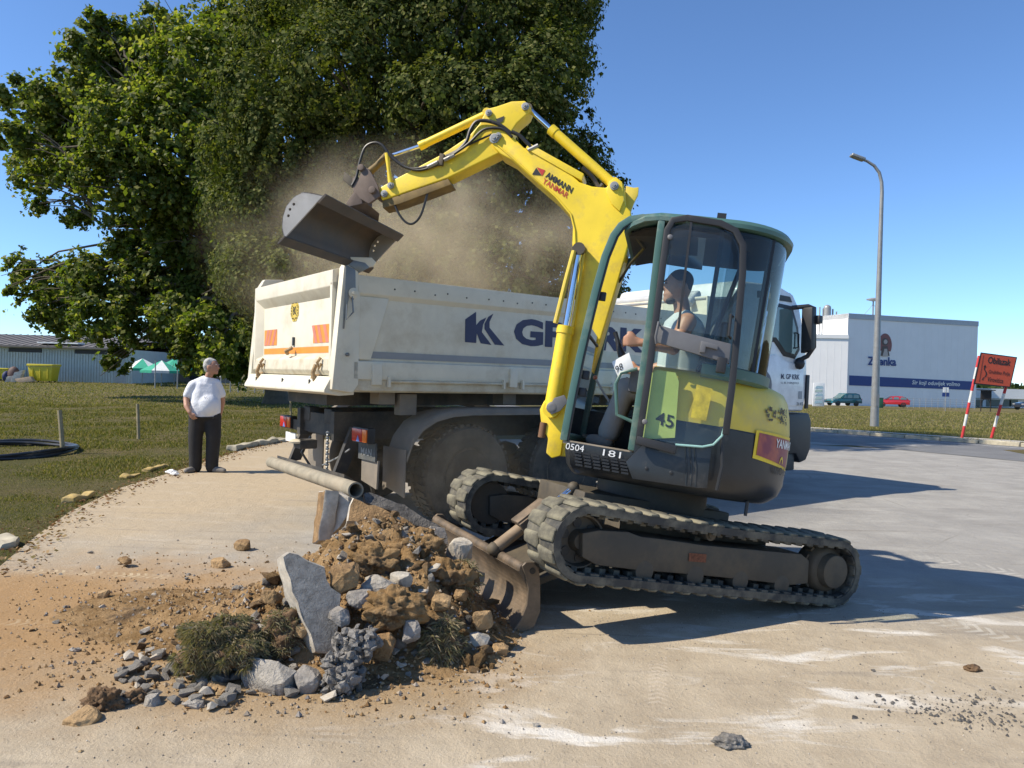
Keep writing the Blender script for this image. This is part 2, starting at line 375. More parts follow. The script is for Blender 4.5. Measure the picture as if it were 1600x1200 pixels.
strip('path', PATH, -.45, .45, .02, k)
# kerb stones, one by one
m_kerb = mat('kerb_concrete', (.40, .36, .27), .9, var=.25, bump=.4, bscale=30, dust=.2)
kerb = empty('kerb', (13.3, 24.9, 0)); tag(kerb, kind='structure')
P = [np.array(p) for p in RE[2:-1]]
for i in range(len(P) - 1):
    L = np.linalg.norm(P[i + 1] - P[i]); t = (P[i + 1] - P[i]) / L; nn = int(L / .98)
    for j in range(nn):
        q = P[i] + t * (j + .5) * L / nn; z = float(terrain(q[0], q[1])); h = .13 + random.uniform(-.02, .015)
        MB().box((q[0], q[1], z + h / 2 - .02), (t[0] * L / nn * .485, t[1] * L / nn * .485, 0), (-t[1] * .075, t[0] * .075, 0), (0, 0, h / 2 + .02)).build('kerb_stone', m_kerb, kerb, bevel=.02, seg=1)
kerb2 = empty('kerb', (-5.2, 12, 0)); tag(kerb2, kind='structure')
m_ykerb = mat('yellow_painted_kerb', (.44, .31, .10), .9, var=.35, bump=.6, dust=.45, dustcol=(.3, .25, .16), dscale=9)
for (a, bq, hh, mm) in (((-5, 846), (14, 858), .05, m_kerb), ((104, 786), (142, 776), .05, m_ykerb), ((192, 749), (214, 742), .035, m_ykerb), ((226, 738), (262, 729), .035, m_ykerb),
                        ((361, 705), (398, 697), .09, m_kerb), ((399, 697), (432, 691.5), .10, m_kerb), ((433, 691.5), (468, 686), .08, m_kerb)):
    p, q = G(*a), G(*bq); d = nrm(q - p); sd = np.array([-d[1], d[0], 0])
    MB().box((p + q) / 2 + np.array([0, 0, hh / 2]), d * np.linalg.norm(q - p) / 2, sd * (.06 if mm is m_ykerb else .09), (0, 0, hh / 2 + .01)).build('kerb_stone', mm, kerb2, bevel=.03, seg=2)
for o in kerb2.children:                                            # chipped and worn edges
    bm = bmesh.new(); bm.from_mesh(o.data); bmesh.ops.subdivide_edges(bm, edges=bm.edges[:], cuts=4, use_grid_fill=True)
    for v in bm.verts: v.co += Vector((noise.noise(v.co * 6), noise.noise(v.co * 6 + Vector((9, 0, 0))), noise.noise(v.co * 6 + Vector((0, 9, 0))))) * .05
    bm.to_mesh(o.data); bm.free()

# grass blades (stuff): near lawn dense, far lawn in tufts
def in_lawn(x, y):
    ex = np.interp(y, [p[1] for p in LEFT_EDGE], [p[0] for p in LEFT_EDGE])
    return x < ex - .02
def blades(name, px, py, h, w, mats, label, lean=.5, zoff=0.):
    n = len(px); a = rng.uniform(0, 2 * pi, n); z = terrain(px, py) + zoff
    ln = rng.normal(0, lean, (n, 2)) * h[:, None]
    dx, dy = np.cos(a) * w, np.sin(a) * w
    A = np.stack([px - dx, py - dy, z - .01], -1); B = np.stack([px + dx, py + dy, z - .01], -1)
    C = np.stack([px + ln[:, 0], py + ln[:, 1], z + h], -1)
    V = np.stack([A, B, C], 1).reshape(-1, 3); F = np.arange(3 * n).reshape(n, 3)
    o = fast_mesh(name, V, F, 3, mats); return tag(o, label, 'grass', kind='stuff')
m_blade = leafmat('grass_blades', [(.065, .09, .015), (.11, .125, .028), (.17, .155, .05), (.25, .205, .085), (.31, .25, .13)], .3, .6)
m_dry = leafmat('dry_grass', [(.09, .12, .025), (.17, .16, .05), (.26, .22, .09), (.32, .26, .12)], .3, .7)
def lawn_pts(n, y0, y1, x0, pw=1.6):
    y = y0 + (y1 - y0) * rng.random(n) ** pw; x = x0 * y / 10 + (0 - x0 * y / 10) * rng.random(n)
    m = in_lawn(x, y); return x[m], y[m]
x, y = lawn_pts(330000, 4.6, 30, -8.6, 1.5)
cl = np.array([noise.noise(Vector((a * .55, b_ * .55, 0))) + .5 * noise.noise(Vector((a * 2.1, b_ * 2.1, 3))) for a, b_ in zip(x, y)])
keep = cl + rng.normal(0, .3, len(x)) > -.22; x, y, cl = x[keep], y[keep], cl[keep]
h = np.clip(.018 + .045 * np.clip(cl + .1, 0, 1.2), .012, .08) * rng.uniform(.5, 1.3, len(x)) * np.clip(y / 12, .75, 1.6)
blades('lawn_grass', x, y, h, .006 * np.clip(y / 7, .8, 3.2), m_blade, 'short patchy green lawn to the left of the yard')
n = 90000; y = 29 + 55 * rng.random(n) ** 1.3; x = rng.uniform(-.8, .72, n) * y
m = (x < -.02 * y) | (x > np.interp(y, [22, 25, 28, 35, 44], [15.6, 13.8, 11.8, 7.7, 2]) + 1.3)
pxl = np.interp(y, [p[1] for p in PATH[::-1]], [p[0] for p in PATH[::-1]]); m2 = (np.abs(x - pxl) > .62) | (y > 35)
x, y = x[m & m2], y[m & m2]
blades('meadow_grass', x, y, rng.uniform(.03, .09, len(x)), .02 * np.clip(y / 25, 1, 3), m_dry, 'dry mown grass of the far lawns')
n = 26000; y = rng.uniform(17, 34, n); x = np.interp(y, [17, 22, 25, 28, 35], [18.7, 15.4, 13.5, 11.5, 7.4]) + .25 + rng.random(n) ** 1.5 * 16
pxl = np.interp(y, [p[1] for p in PATH[::-1]], [p[0] for p in PATH[::-1]]); q = np.abs(x - pxl) > .62; x, y, n = x[q], y[q], int(q.sum())
blades('verge_grass', x, y, rng.uniform(.03, .09, n), .012, m_dry, 'dry grass verge behind the right kerb')
# fallen leaves and bark crumbs along the left edge
n = 1300; y = rng.uniform(5.5, 17.5, n); x = np.interp(y, [p[1] for p in LEFT_EDGE], [p[0] for p in LEFT_EDGE]) + rng.normal(.0, .13, n) + .3 * rng.random(n) ** 4
a = rng.uniform(0, 2 * pi, n); s = rng.uniform(.010, .026, n); t = rng.normal(0, .4, (n, 2))
V = np.stack([np.stack([x + s * np.cos(a + q) * (1 if q in (0, pi) else .55), y + s * np.sin(a + q) * (1 if q in (0, pi) else .55), .014 + s * (.5 + .5 * np.sin(q + t[:, 0]))], -1) for q in (0, pi / 2, pi, 3 * pi / 2)], 1).reshape(-1, 3)
tag(fast_mesh('fallen_leaves', V, np.arange(4 * n).reshape(n, 4), 4, leafmat('dead_leaves', [(.12, .06, .03), (.2, .11, .05), (.3, .2, .1), (.16, .13, .05)], .1, .8)), 'brown fallen leaves along the edge of the lawn', 'leaves', kind='stuff')
# ================================================================ excavator
I_, S_ = at(918, 851, 4.45), at(1310, 890, 5.34)
TL = np.linalg.norm(I_ - S_); ft = (I_ - S_) / TL; lt = nrm(np.cross([0, 0, 1.], ft)); ut = np.cross(ft, lt)
HW = .9
TC = (I_ + S_) / 2 - lt * HW                                       # centre between the tracks at axle height
def rotv(v, k, a): return v * cos(a) + np.cross(k, v) * sin(a) + k * np.dot(k, v) * (1 - cos(a))
SW = radians(-38); fu = rotv(ft, ut, SW); lu = rotv(lt, ut, SW); uu = ut
UC = TC + ut * .5
def tp(a, b, c): return TC + ft * a + lt * b + ut * (c - .024 * min(1.1, max(0, (TL / 2 - a) / TL)))              # track frame: forward, left, up
def up_(a, b, c): return UC + fu * a + lu * b + uu * c             # upper frame
def uon(px, py, b): return onpl(px, py, UC + lu * b, lu)           # photo point on the upper's lateral plane b
def ton(px, py, b): return onpl(px, py, TC + lt * b, lt)
EX = empty('excavator', (TC[0], TC[1], 0), 'yellow and teal mini excavator with raised boom tipping its bucket over the truck', 'excavator')
HA = TL / 2; RB = .232
def stadium(r, s):
    """point and outward normal at arc length s along the belt, (a,c)"""
    L = 2 * HA; per = 2 * L + 2 * pi * r; s %= per
    if s < L: return (HA - s, r), (0, 1)                            # top run, front to rear
    s -= L
    if s < pi * r: t = s / r; return (-HA - r * sin(t), r * cos(t)), (-sin(t), cos(t))
    s -= pi * r
    if s < L: return (-HA + s, -r), (0, -1)
    t = (s - L) / r; return (HA + r * sin(t), -r * cos(t)), (sin(t), -cos(t))
def belt_sag(a, c):                                                # the slack upper run
    if c > .1: c += -.022 * cos(pi * a / (2 * HA)) if abs(a) < HA else 0
    return c
lug_mesh = None
def make_track(sg):
    global lug_mesh
    b0, b1 = (.53, .90) if sg > 0 else (-.90, -.53)
    n = 120; per = 4 * HA + 2 * pi * RB; rows_o, rows_i = [], []
    ring = []
    for i in range(n):
        (a, c), (na, nc) = stadium(RB, per * i / n); c2 = belt_sag(a, c)
        ring.append([tp(a, b0, c2), tp(a, b1, c2), tp(a - na * .045, b1, c2 - nc * .045), tp(a - na * .045, b0, c2 - nc * .045)])
    b = MB(); R = [[b.bm.verts.new(tuple(p)) for p in r] for r in ring]
    for i in range(n):
        for j in range(4): b.bm.faces.new([R[i][j], R[i][(j + 1) % 4], R[(i + 1) % n][(j + 1) % 4], R[(i + 1) % n][j]])
    nt_ = 54
    for i in range(nt_):                                           # inner guide teeth
        (a, c), (na, nc) = stadium(RB, per * (i + .25) / nt_); c2 = belt_sag(a, c); bm_ = (b0 + b1) / 2
        for bb in (bm_ - .06, bm_ + .06):
            b.box(tp(a - na * .058, bb, c2 - nc * .058), (ft * nc - ut * na) * .022, lt * .03, (ft * na + ut * nc) * .02)
        ob = b1 - .03 if sg > 0 else b0 + .03
        b.box(tp(a - na * .05, ob, c2 - nc * .05), (ft * nc - ut * na) * .03, lt * .022, (ft * na + ut * nc) * .008)
    belt = b.build('track_belt', m_rub, EX, smooth=True)
    if lug_mesh is None:
        q = MB(); w, l1, l2, h = .091, .056, .042, .022
        q.quadmesh([[(-w, -l1, -.004), (w, -l1 * .8, -.004), (w, l1 * .8, -.004), (-w, l1, -.004)], [(-w * .92, -l2, h), (w * .98, -l2 * .8, h * .9), (w * .98, l2 * .8, h * .9), (-w * .92, l2, h)]], True, True)
        lo = q.build('tread_lug', m_rubl, None, bevel=.008, seg=1); lug_mesh = lo.data; bpy.data.objects.remove(lo)
    nl = 43
    for col in (0, 1):
        for i in range(nl):
            (a, c), (na, nc) = stadium(RB, per * (i + .5 * col) / nl); c2 = belt_sag(a, c)
            o = bpy.data.objects.new('tread_lug', lug_mesh); COL.objects.link(o)
            bb = (b0 + .093) if col == 0 else (b1 - .093); flip = 1 if col else -1
            X_ = lt * flip; Z_ = ft * na + ut * nc; Y_ = np.cross(Z_, X_); p = tp(a, bb, c2)
            o.matrix_world = Matrix([[X_[k], Y_[k], Z_[k], p[k]] for k in range(3)] + [[0, 0, 0, 1]])
            mwb = o.matrix_world.copy(); o.parent = belt; o.matrix_parent_inverse = wm(belt).inverted(); o.matrix_basis = mwb
    bo = b1 if sg > 0 else b0; s_ = 1 if sg > 0 else -1
    # idler
    ib = MB(); ib.lathe(tp(HA - .015, (b0 + b1) / 2 + s_ * .0, 0), lt * s_, [(.05, -.09), (.165, -.09), (.172, -.05), (.172, .05), (.165, .085), (.155, .085), (.145, .04), (.07, .04), (.05, .09), (.01, .09)], 40)
    idl = ib.build('idler_wheel', m_steel, EX)
    for k in range(6):
        t = k * pi / 3 + .3; MB().lathe(tp(HA - .015 + .108 * cos(t), (b0 + b1) / 2 + s_ * .046, .108 * sin(t)), lt * s_, [(.03, -.004), (.03, .002)], 14).build('idler_hole', m_ink, idl)
    # sprocket and drive motor
    sb = MB(); prof = [(.05, -.1), (.168, -.06), (.178, -.02), (.178, .05), (.16, .09), (.15, .1), (.125, .11), (.118, .165), (.1, .172), (.01, .172)]
    sb.lathe(tp(-HA, (b0 + b1) / 2, 0), lt * s_, prof, 36)
    for k in range(16):
        t = k * pi / 8; sb.box(tp(-HA + .178 * cos(t), (b0 + b1) / 2 + s_ * .02, .178 * sin(t)), (ft * cos(t) + ut * sin(t)) * .014, lt * .03, (-ft * sin(t) + ut * cos(t)) * .018)
    sb.build('drive_sprocket', m_steel, EX)
    # frame beam (outline taken on the near side, mirrored for the far one)
    pts = [(912, 834), (938, 829), (985, 831), (1004, 838), (1042, 842), (1100, 850), (1256, 862), (1268, 872), (1266, 908), (1240, 911), (1170, 904), (1090, 897), (1000, 891), (935, 884), (912, 872)]
    loc = [(np.dot(ton(px, py, .86) - TC, ft), np.dot(ton(px, py, .86) - TC, ut)) for px, py in pts]
    MB().prism([tp(a, bo - s_ * .055, c) for a, c in loc], -lt * s_ * .26).build('track_frame', m_steel, EX, bevel=.012)
    for a in (.58, .17, -.22, -.6):
        MB().lathe(tp(a, (b0 + b1) / 2, -RB + .095), lt * s_, [(.03, -.13), (.068, -.13), (.068, -.05), (.045, -.045), (.045, .045), (.068, .05), (.068, .13), (.03, .135)], 22).build('track_roller', m_steel, EX)
    q = MB(); q.cyl(tp(0.06, bo - s_ * .2, RB - .085), lt, .045, .22, 18); q.cyl(tp(0.06, bo - s_ * .09, RB - .085), lt, .03, .03, 14)
    q.bar(tp(.06, bo - s_ * .25, .05), tp(.06, bo - s_ * .25, RB - .08), .05, .06, up=tuple(lt)); q.build('carrier_roller', m_steel, EX)
make_track(1); make_track(-1)
# rust-coloured casting mark on the near frame beam
flat('casting_mark', [[ton(px, py, .851) for px, py in ((1077, 864), (1104, 866), (1103, 879), (1076, 877))]], mat('rust_patch', (.16, .06, .03), .9, var=.5, scale=40), EX)
cf = MB()                                                          # centre frame and swing bearing
cf.prism([tp(.62, .55, -.02), tp(.62, -.55, -.02), tp(-.7, -.55, -.02), tp(-.7, .55, -.02)], ut * .2)
cf.prism([tp(.8, .34, .0), tp(.8, -.34, .0), tp(-.5, -.34, .0), tp(-.5, .34, .0)], ut * .27)
cf.lathe(TC, ut, [(.42, .2), (.42, .37), (.36, .37), (.36, .42)], 40); cf.build('centre_frame', m_steel, EX, bevel=.015)
# ---- dozer blade
N0 = G(806, 990); fh = nrm([ft[0], ft[1], 0]); BW = 1.72; bd = -lt
def bl(u, z, w): return N0 + fh * u + bd * w + np.array([0, 0, z])
prof = [(.03 - .118 * sin(pi * t_ * .9) + .0 * t_, .39 * t_) for t_ in np.linspace(0, 1, 15)]
b = MB(); rows = []
for w in np.linspace(0.012, BW - .012, 9): rows.append([bl(u, z, w) for u, z in prof] + [bl(u - .035, z - .003 + .012 * (i == 0), w) for i, (u, z) in list(enumerate(prof))[::-1]])
b.quadmesh(rows, True, True); bladeo = b.build('dozer_blade', m_steelb, EX, smooth=False)
MB().tube([bl(-.05, .40, .01), bl(-.05, .40, BW - .01)], .032, 14).build('blade_top_tube', m_steelb, bladeo)
for w in (0, BW - .02):
    e = MB(); e.prism([bl(u, z, w) for u, z in ((.035, 0), (-.03, .08), (-.07, .17), (-.08, .27), (-.055, .36), (-.03, .42), (-.06, .445), (-.11, .44), (-.15, .40), (-.165, .3), (-.17, .12), (-.13, .03), (-.05, -.005))], bd * .022)
    ep = e.build('blade_end_plate', m_steelb, bladeo, bevel=.004, seg=1)
MB().cyl(bl(-.105, .385, -.002), bd, .02, .006, 14).build('end_plate_hole', m_ink, bladeo)
for w in (.5, 1.22):                                                # push arms
    a0 = bl(-.12, .14, w); a1 = tp(.55, .9 - .28 - w + .0, -.12)
    MB().bar(a0, a1, .09, .17).build('blade_arm', m_steel, EX, bevel=.012)
b = MB(); a0, a1 = [bl(-.11, .09, .42), bl(-.11, .09, 1.30)], [tp(.5, .34, -.16), tp(.5, -.34, -.16)]
b.prism([a0[0], a0[1], a1[1], a1[0]], (0, 0, .05)); b.build('blade_arm_plate', m_steel, EX, bevel=.01)
cy0, cy1 = at(896, 762, 5.25), at(772, 858, 5.0)
dcy = nrm(cy1 - cy0)
cyl = MB().tube([cy0 + dcy * .30, cy1], .042, 16).build('blade_cylinder', mat('dirty_cylinder', (.20, .13, .07), .6, dust=.4), EX)
MB().tube([cy0, cy0 + dcy * .34], .022, 14).build('cylinder_rod', m_chrome, cyl)
sdv = nrm(np.cross(dcy, (0, 0, 1))); upv = np.cross(sdv, dcy)
MB().prism([cy0 + dcy * .24 + upv * .075 - sdv * .06, cy0 + dcy * .24 + upv * .075 + sdv * .06, cy0 + dcy * .50 + upv * .075 + sdv * .06, cy0 + dcy * .50 + upv * .075 - sdv * .06], -upv * .03).build('cylinder_guard', m_steelb, cyl, bevel=.006)
MB().prism([cy0 + dcy * .24 - sdv * .075 + upv * .06, cy0 + dcy * .50 - sdv * .075 + upv * .06, cy0 + dcy * .50 - sdv * .075 - upv * .05, cy0 + dcy * .24 - sdv * .075 - upv * .05], sdv * .02).build('cylinder_guard', m_steelb, cyl, bevel=.005)
MB().ball(cy1, .05, 2).build('blade_pin', m_steel, cyl)
MB().ball(cy0, .045, 2).build('cylinder_pin', m_steel, cyl)

# ---- upper body: plan outline in the upper frame
def plan(R=.935, bl_=.88, front=.60, n=26, arot=0):
    pts = [(front - .04, bl_ - .02), (front - .2, bl_)]
    t0 = atan2(bl_, -.40)
    for i in range(n + 1):
        t = t0 + (2 * pi - 2 * t0) * i / n; rr = R
        pts.append((rr * cos(t), rr * sin(t)))
    pts += [(front - .2, -bl_), (front - .04, -bl_ + .02), (front, -bl_ + .1), (front, bl_ - .1)]
    return pts
def loft(levels, cut=None):
    """levels: (c, outward offset); outline shrunk about the centre"""
    b = MB(); rows = []
    for c, ofs, pl_ in levels:
        rows.append([up_(a + nrm((a, b_))[0] * ofs, b_ + nrm((a, b_))[1] * ofs, c) for a, b_ in pl_])
    return b.quadmesh(rows, True, True)
PB = plan(); PR = [(min(a, .12), b_) for a, b_ in PB]
def pcut(pts, amax): return [(min(a, amax), b_) for a, b_ in pts]
m_body = mat('black_body_panel', (.02, .023, .026), .34, dust=.12, dustcol=(.16, .145, .12), var=.25, bump=.03, bscale=14, dscale=3.5)
body = loft([(-.125, -.12, PB), (-.11, -.09, PB), (-.06, -.03, PB), (.02, .0, PB), (.085, .0, PB), (.088, -.02, PB)]).build('body_base', m_body, EX)
rear = loft([(.06, .0, pcut(PB, .13)), (.2, .008, pcut(PB, .13)), (.34, .005, pcut(PB, .13)), (.36, -.012, pcut(PB, .13))]).build('body_panel', m_body, EX)
hood = loft([(.345, -.004, pcut(PB, .1)), (.40, -.002, pcut(PB, .1)), (.52, -.02, pcut(PB, .1)), (.62, -.045, pcut(PB, .1)), (.675, -.08, pcut(PB, .1)), (.70, -.14, pcut(PB, .1))]).build('engine_hood', m_yel2, EX)
# right-hand hood in front of the tank
b = MB(); b.prism([up_(a, b_, .08) for a, b_ in ((.56, -.86), (.56, -.42), (.1, -.42), (.1, -.87))], uu * .28); b.build('tank_cover', m_body, EX, bevel=.06, seg=3)
# seams and side door of the black panel
def side(a, c, o=.004): return up_(a, .88 + o, c)
pan = MB(); pan.prism([side(*p, .003) for p in ((.11, -.085), (.17, .02), (.06, .17), (-.02, .21), (-.36, .21), (-.37, -.06), (-.3, -.07))], lu * .012)
pan.build('side_cover', m_body, EX, bevel=.006, seg=2)
for a in (.0, -.16):
    MB().lathe(side(a + .03, .0, .014), lu, [(.012, 0), (.012, .006), (.008, .008)], 12).build('cover_bolt', m_dark, EX)
for i in range(3):
    MB().tube([side(-.235 - .03 * i, -.06, .014), side(-.225 - .03 * i, .05, .016), side(-.19 - .03 * i, .2, .014)], .006, 6).build('panel_rib', m_body, EX)
for r in range(5):                                                 # ventilation slots under the cab sill
    for k_ in range(6):
        a = .50 - k_ * .062 - r * .006; c = .028 - r * .021
        MB().box(side(a, c, -.006), fu * .024, lu * .009, uu * .0065).build('vent_slot', m_ink, body)
text('stencil_lettering', '0504', side(.585, .035, .004), side(.46, .035, .004), side(.585, .078, .004), m_wink, body, .0)
text('stencil_lettering', '181', side(.33, .035, .004), side(.21, .035, .004), side(.33, .078, .004), m_wink, body, .0)
# curved decals on the rear left quarter
def arc(ang, c, R=.95): return up_(R * cos(ang), R * sin(ang), c)
def arcpatch(name, a0, a1, c00, c01, c10, c11, m, par, R=.95, n=10):
    b = MB(); rows = [[], []]
    for i in range(n + 1):
        t = i / n; an = a0 + (a1 - a0) * t; rows[0].append(arc(an, c00 + (c10 - c00) * t, R)); rows[1].append(arc(an, c01 + (c11 - c01) * t, R))
    return b.quadmesh(rows).build(name, m, par)
k = node_mat('sunset_decal'); k.b.inputs['Roughness'].default_value = .4
c = k.mix(k.mr(k.noise(5, 3), .35, .65), (.42, .10, .055), (.20, .03, .06)); k.l.new(c, k.b.inputs['Base Color'])
A0, A1 = radians(134), radians(163)
arcpatch('decal_border', A0 - .03, A1 + .03, .185, .375, .135, .375, m_yel, hood, .946)
dec = arcpatch('decal_panel', A0, A1, .21, .36, .155, .355, k.m, hood, .949)
def arcmap(u0, u1): return lambda p: arc(u0 + (u1 - u0) * p[0], p[1], .953)
text('decal_lettering', 'YANMAR', (0, .285, 0), (1, .285, 0), (0, .345, 0), m_wink, hood, .02, 0, arcmap(radians(146), radians(166)))
b = MB(); n = 14
for i in range(n):
    t0, t1 = pi * i / n, pi * (i + 1) / n
    b.poly([arc(radians(154) + .035 * cos(t) * q, .18 + .05 * sin(t) * q, .952) for t, q in ((t0, 1), (t1, 1), (t1, .6), (t0, .6))])
b.build('decal_arch', m_yel, hood, smooth=False)
b = MB(); random.seed(5)                                            # worn model lettering on the hood
for i in range(46):
    an = radians(138) + random.random() * radians(20); cc = .46 + random.random() * .1; s1, s2 = random.uniform(.008, .022), random.uniform(.006, .02); t = random.random() * 3
    b.poly([arc(an + s1 * cos(t + q) , cc + s2 * sin(t + q), .9355 - .20 * (cc - .4) + .012) for q in (0, 1.3, 2.6, 4.2)])
b.build('worn_lettering', mat('worn_ink', (.10, .085, .05), .7, var=.5, scale=30), hood, smooth=False)
text('cast_lettering', 'ViO45', (0, .0, 0), (1, .0, 0), (0, .055, 0), m_dark, rear, .01, 0, lambda p: arc(radians(147) + radians(15) * p[0], p[1] + .1, .955))
MB().tube([side(-.40, .35, .03), side(-.44, .1, .035), side(-.43, -.06, .02)], .012, 8).build('rubber_trim', m_dark, EX)
text('number_lettering', '45', side(.02, .30, .03), side(-.10, .285, .03), side(.022, .385, .03), m_ink, EX, .015)
b = MB(); b.prism([side(*p, .018) for p in ((.13, .175), (.13, .60), (.06, .655), (-.06, .655), (-.09, .6), (-.12, .23))], lu * .008)
b.build('hood_tint_panel', mat('glass_tinted_yellow', (.42, .48, .12), .5, dust=.15), EX)  # panel added over the yellow hood, door glass tint put into its colour
flat('warning_sticker', [[side(*p, .012) for p in ((-.20, .38), (-.205, .60), (-.31, .585), (-.30, .37))]], mat('sticker_yellow', (.62, .42, .02), .5, var=.35, scale=18), EX)

# ---- cab
FP = [(.613, .09), (.607, .40), (.597, .66), (.58, .92), (.563, 1.14), (.536, 1.39), (.50, 1.545), (.46, 1.62), (.404, 1.668), (.32, 1.69), (.22, 1.69)]
BI = -.14                                                           # inner (right-hand) side of the cab
def pillar(path, b_, w, d, name, m=m_teal, par=EX, bev=.008):
    """flat-section pillar following an (a,c) path"""
    q = MB(); rows = []
    for i, (a, c) in enumerate(path):
        p0, p1 = path[max(i - 1, 0)], path[min(i + 1, len(path) - 1)]; t = nrm((p1[0] - p0[0], p1[1] - p0[1])); nn = (-t[1], t[0])
        rows.append([up_(a + nn[0] * s_ * w / 2, b_ + e * d / 2, c + nn[1] * s_ * w / 2) for s_, e in ((-1, -1), (1, -1), (1, 1), (-1, 1))])
    return q.quadmesh(rows, True, True).build(name, m, par, bevel=bev, seg=2)
pillar(FP, .83, .05, .055, 'front_pillar'); pillar(FP, BI, .05, .055, 'front_pillar')
pillar([(a - .03, c - .004) for a, c in FP[:-2]], .845, .016, .012, 'window_seal', m_dark, EX, .003)
pillar([(.148, .10), (.152, .5), (.165, 1.0), (.185, 1.5), (.19, 1.72)], .84, .048, .06, 'door_pillar')
pillar([(.148, .10), (.152, .5), (.165, 1.0), (.185, 1.5), (.19, 1.72)], BI, .045, .05, 'door_pillar')
def cplan(o=0):
    pts = [(.22 + o * .2, .85 + o), (-.05, .86 + o), (-.22, .85 + o)]
    cx, cy, r = -.27, .43, .42 + o
    for i in range(1, 13):
        t = pi / 2 + (pi / 2) * i / 12; pts.append((cx + r * cos(t) * .985, cy + r * sin(t)))
    for i in range(0, 9):
        t = pi + (pi / 2) * i / 8; pts.append((-.43 + (.25 + o) * cos(t), .06 + (.2 + o) * sin(t)))
    pts += [(-.3, BI - o), (.22 + o * .2, BI - o)]
    return pts
CP = cplan()
def lean(p, c): return (p[0] - .015 * max(0, (c - .75)) * min(1, max(0, -(p[0] + .1) / .5)), p[1])   # rear glass leans back a little
def rplan(o):
    q = cplan(o); return [(.42 + o * .6, .80 + o), (.38, .835 + o), (.30, .848 + o), (.2, .85 + o), (.08, .855 + o)] + q[1:-1] + [(.08, BI - o), (.2, BI - o), (.30, BI - o), (.38, BI + .01 - o), (.42 + o * .6, BI + .04 - o)]
def ring(c, o): return [up_(a, b_, c - 1.75 * max(0, a - .2) ** 2) for a, b_ in (lean(p, c) for p in rplan(o))]
# roof: edge band, dome
b = MB(); b.quadmesh([ring(1.672, .0), ring(1.678, .022), ring(1.705, .025), ring(1.735, .0), ring(1.758, -.07), ring(1.768, -.2)], True, True)
# slope the front of the roof down to the windscreen header
roof = b.build('cab_roof', m_teal, EX)
b = MB(); b.quadmesh([ring(1.645, -.03), ring(1.64, -.2)], True, True); b.build('roof_lining', m_dark, roof)
MB().box(up_(-.2, .80, 1.755), fu * .03, lu * .012, uu * .03).build('roof_bolt', m_dark, roof)
# cross members
for (a, c, r, mm) in ((.404, 1.665, .028, m_teal), (.585, .86, .013, m_dark), (.612, .12, .03, m_teal)):
    MB().tube([up_(a, .83, c), up_(a, BI, c)], r, 10).build('cross_member', mm, EX)
MB().box(up_(.38, .345, .085), fu * .235, lu * .5, uu * .012).build('cab_sill', mat('rusty_sill', (.30, .24, .17), .8, var=.3, dust=.4), EX)
MB().box(up_(.38, .345, .07), fu * .215, lu * .46, uu * .02).build('floor_mat', m_dark, EX)
# rear wrap-around glazing and its sills
g_dark = glass('smoked_glass', (.42, .50, .50)); g_cab = glass('cab_glass', (.84, .90, .88)); g_front = glass('front_glass', (.85, .92, .88))
cp = cplan(-.012); i0 = 2
b = MB(); rows = []
for c in (.74, 1.0, 1.3, 1.66): rows.append([up_(*lean(p, c), c) for p in cp[i0:-1]])
b.quadmesh(rows).build('rear_glass', g_dark, EX)
b = MB(); rows = []
for c, o in ((.66, -.03), (.68, .012), (.745, .016), (.76, -.03)): rows.append([up_(*lean(p, c), c) for p in cplan(o)[i0:-1]])
b.quadmesh(rows).build('glass_sill', m_teal, EX)
for j in (2, 8, 15, 19):
    p0 = cplan(-.02)[j]
    MB().bar(up_(*lean(p0, .74), .74), up_(*lean(p0, 1.66), 1.66), .03, .03, up=tuple(fu)).build('window_bar', m_dark, EX)
b = MB(); b.quadmesh([[up_(.15, .852, c), up_(-.29, .852, c)] for c in (.7, 1.66)]).build('side_glass', g_cab, EX)
b = MB(); b.quadmesh([[up_(.14, BI, c), up_(-.29, BI, c)] for c in (.7, 1.66)]).build('side_glass', g_cab, EX)
b = MB(); b.quadmesh([[up_(.58, BI, c), up_(.16, BI, c)] for c in (.36, .86)]).build('side_glass', g_front, EX)
MB().box(up_(.37, BI, .22), fu * .23, lu * .012, uu * .14).build('inner_side_panel', m_dark, EX, bevel=.006)
b = MB(); b.quadmesh([[up_(a + .0, bb, c) for bb in (.80, .34, BI + .03)] for a, c in FP[:4]]).build('windscreen', g_front, EX)
b = MB(); b.quadmesh([[up_(.38 - .5 * t, bb, 1.63 - .02 * t) for bb in (.78, .34, BI + .03)] for t in (0, .5, 1)]).build('raised_windscreen', g_cab, EX)
MB().tube([up_(.40, .78, 1.62), up_(.30, .55, 1.56), up_(.42, .2, 1.52), up_(.5, 0.05, 1.40)], .012, 8).build('wiper_arm', m_dark, EX)
for (a, bb, c) in ((.545, .80, 1.12), (.57, .80, .56), (.575, .80, .44)):
    MB().box(up_(a - .03, bb, c), fu * .025, lu * .02, uu * .03).build('latch', m_dark, EX, bevel=.006)
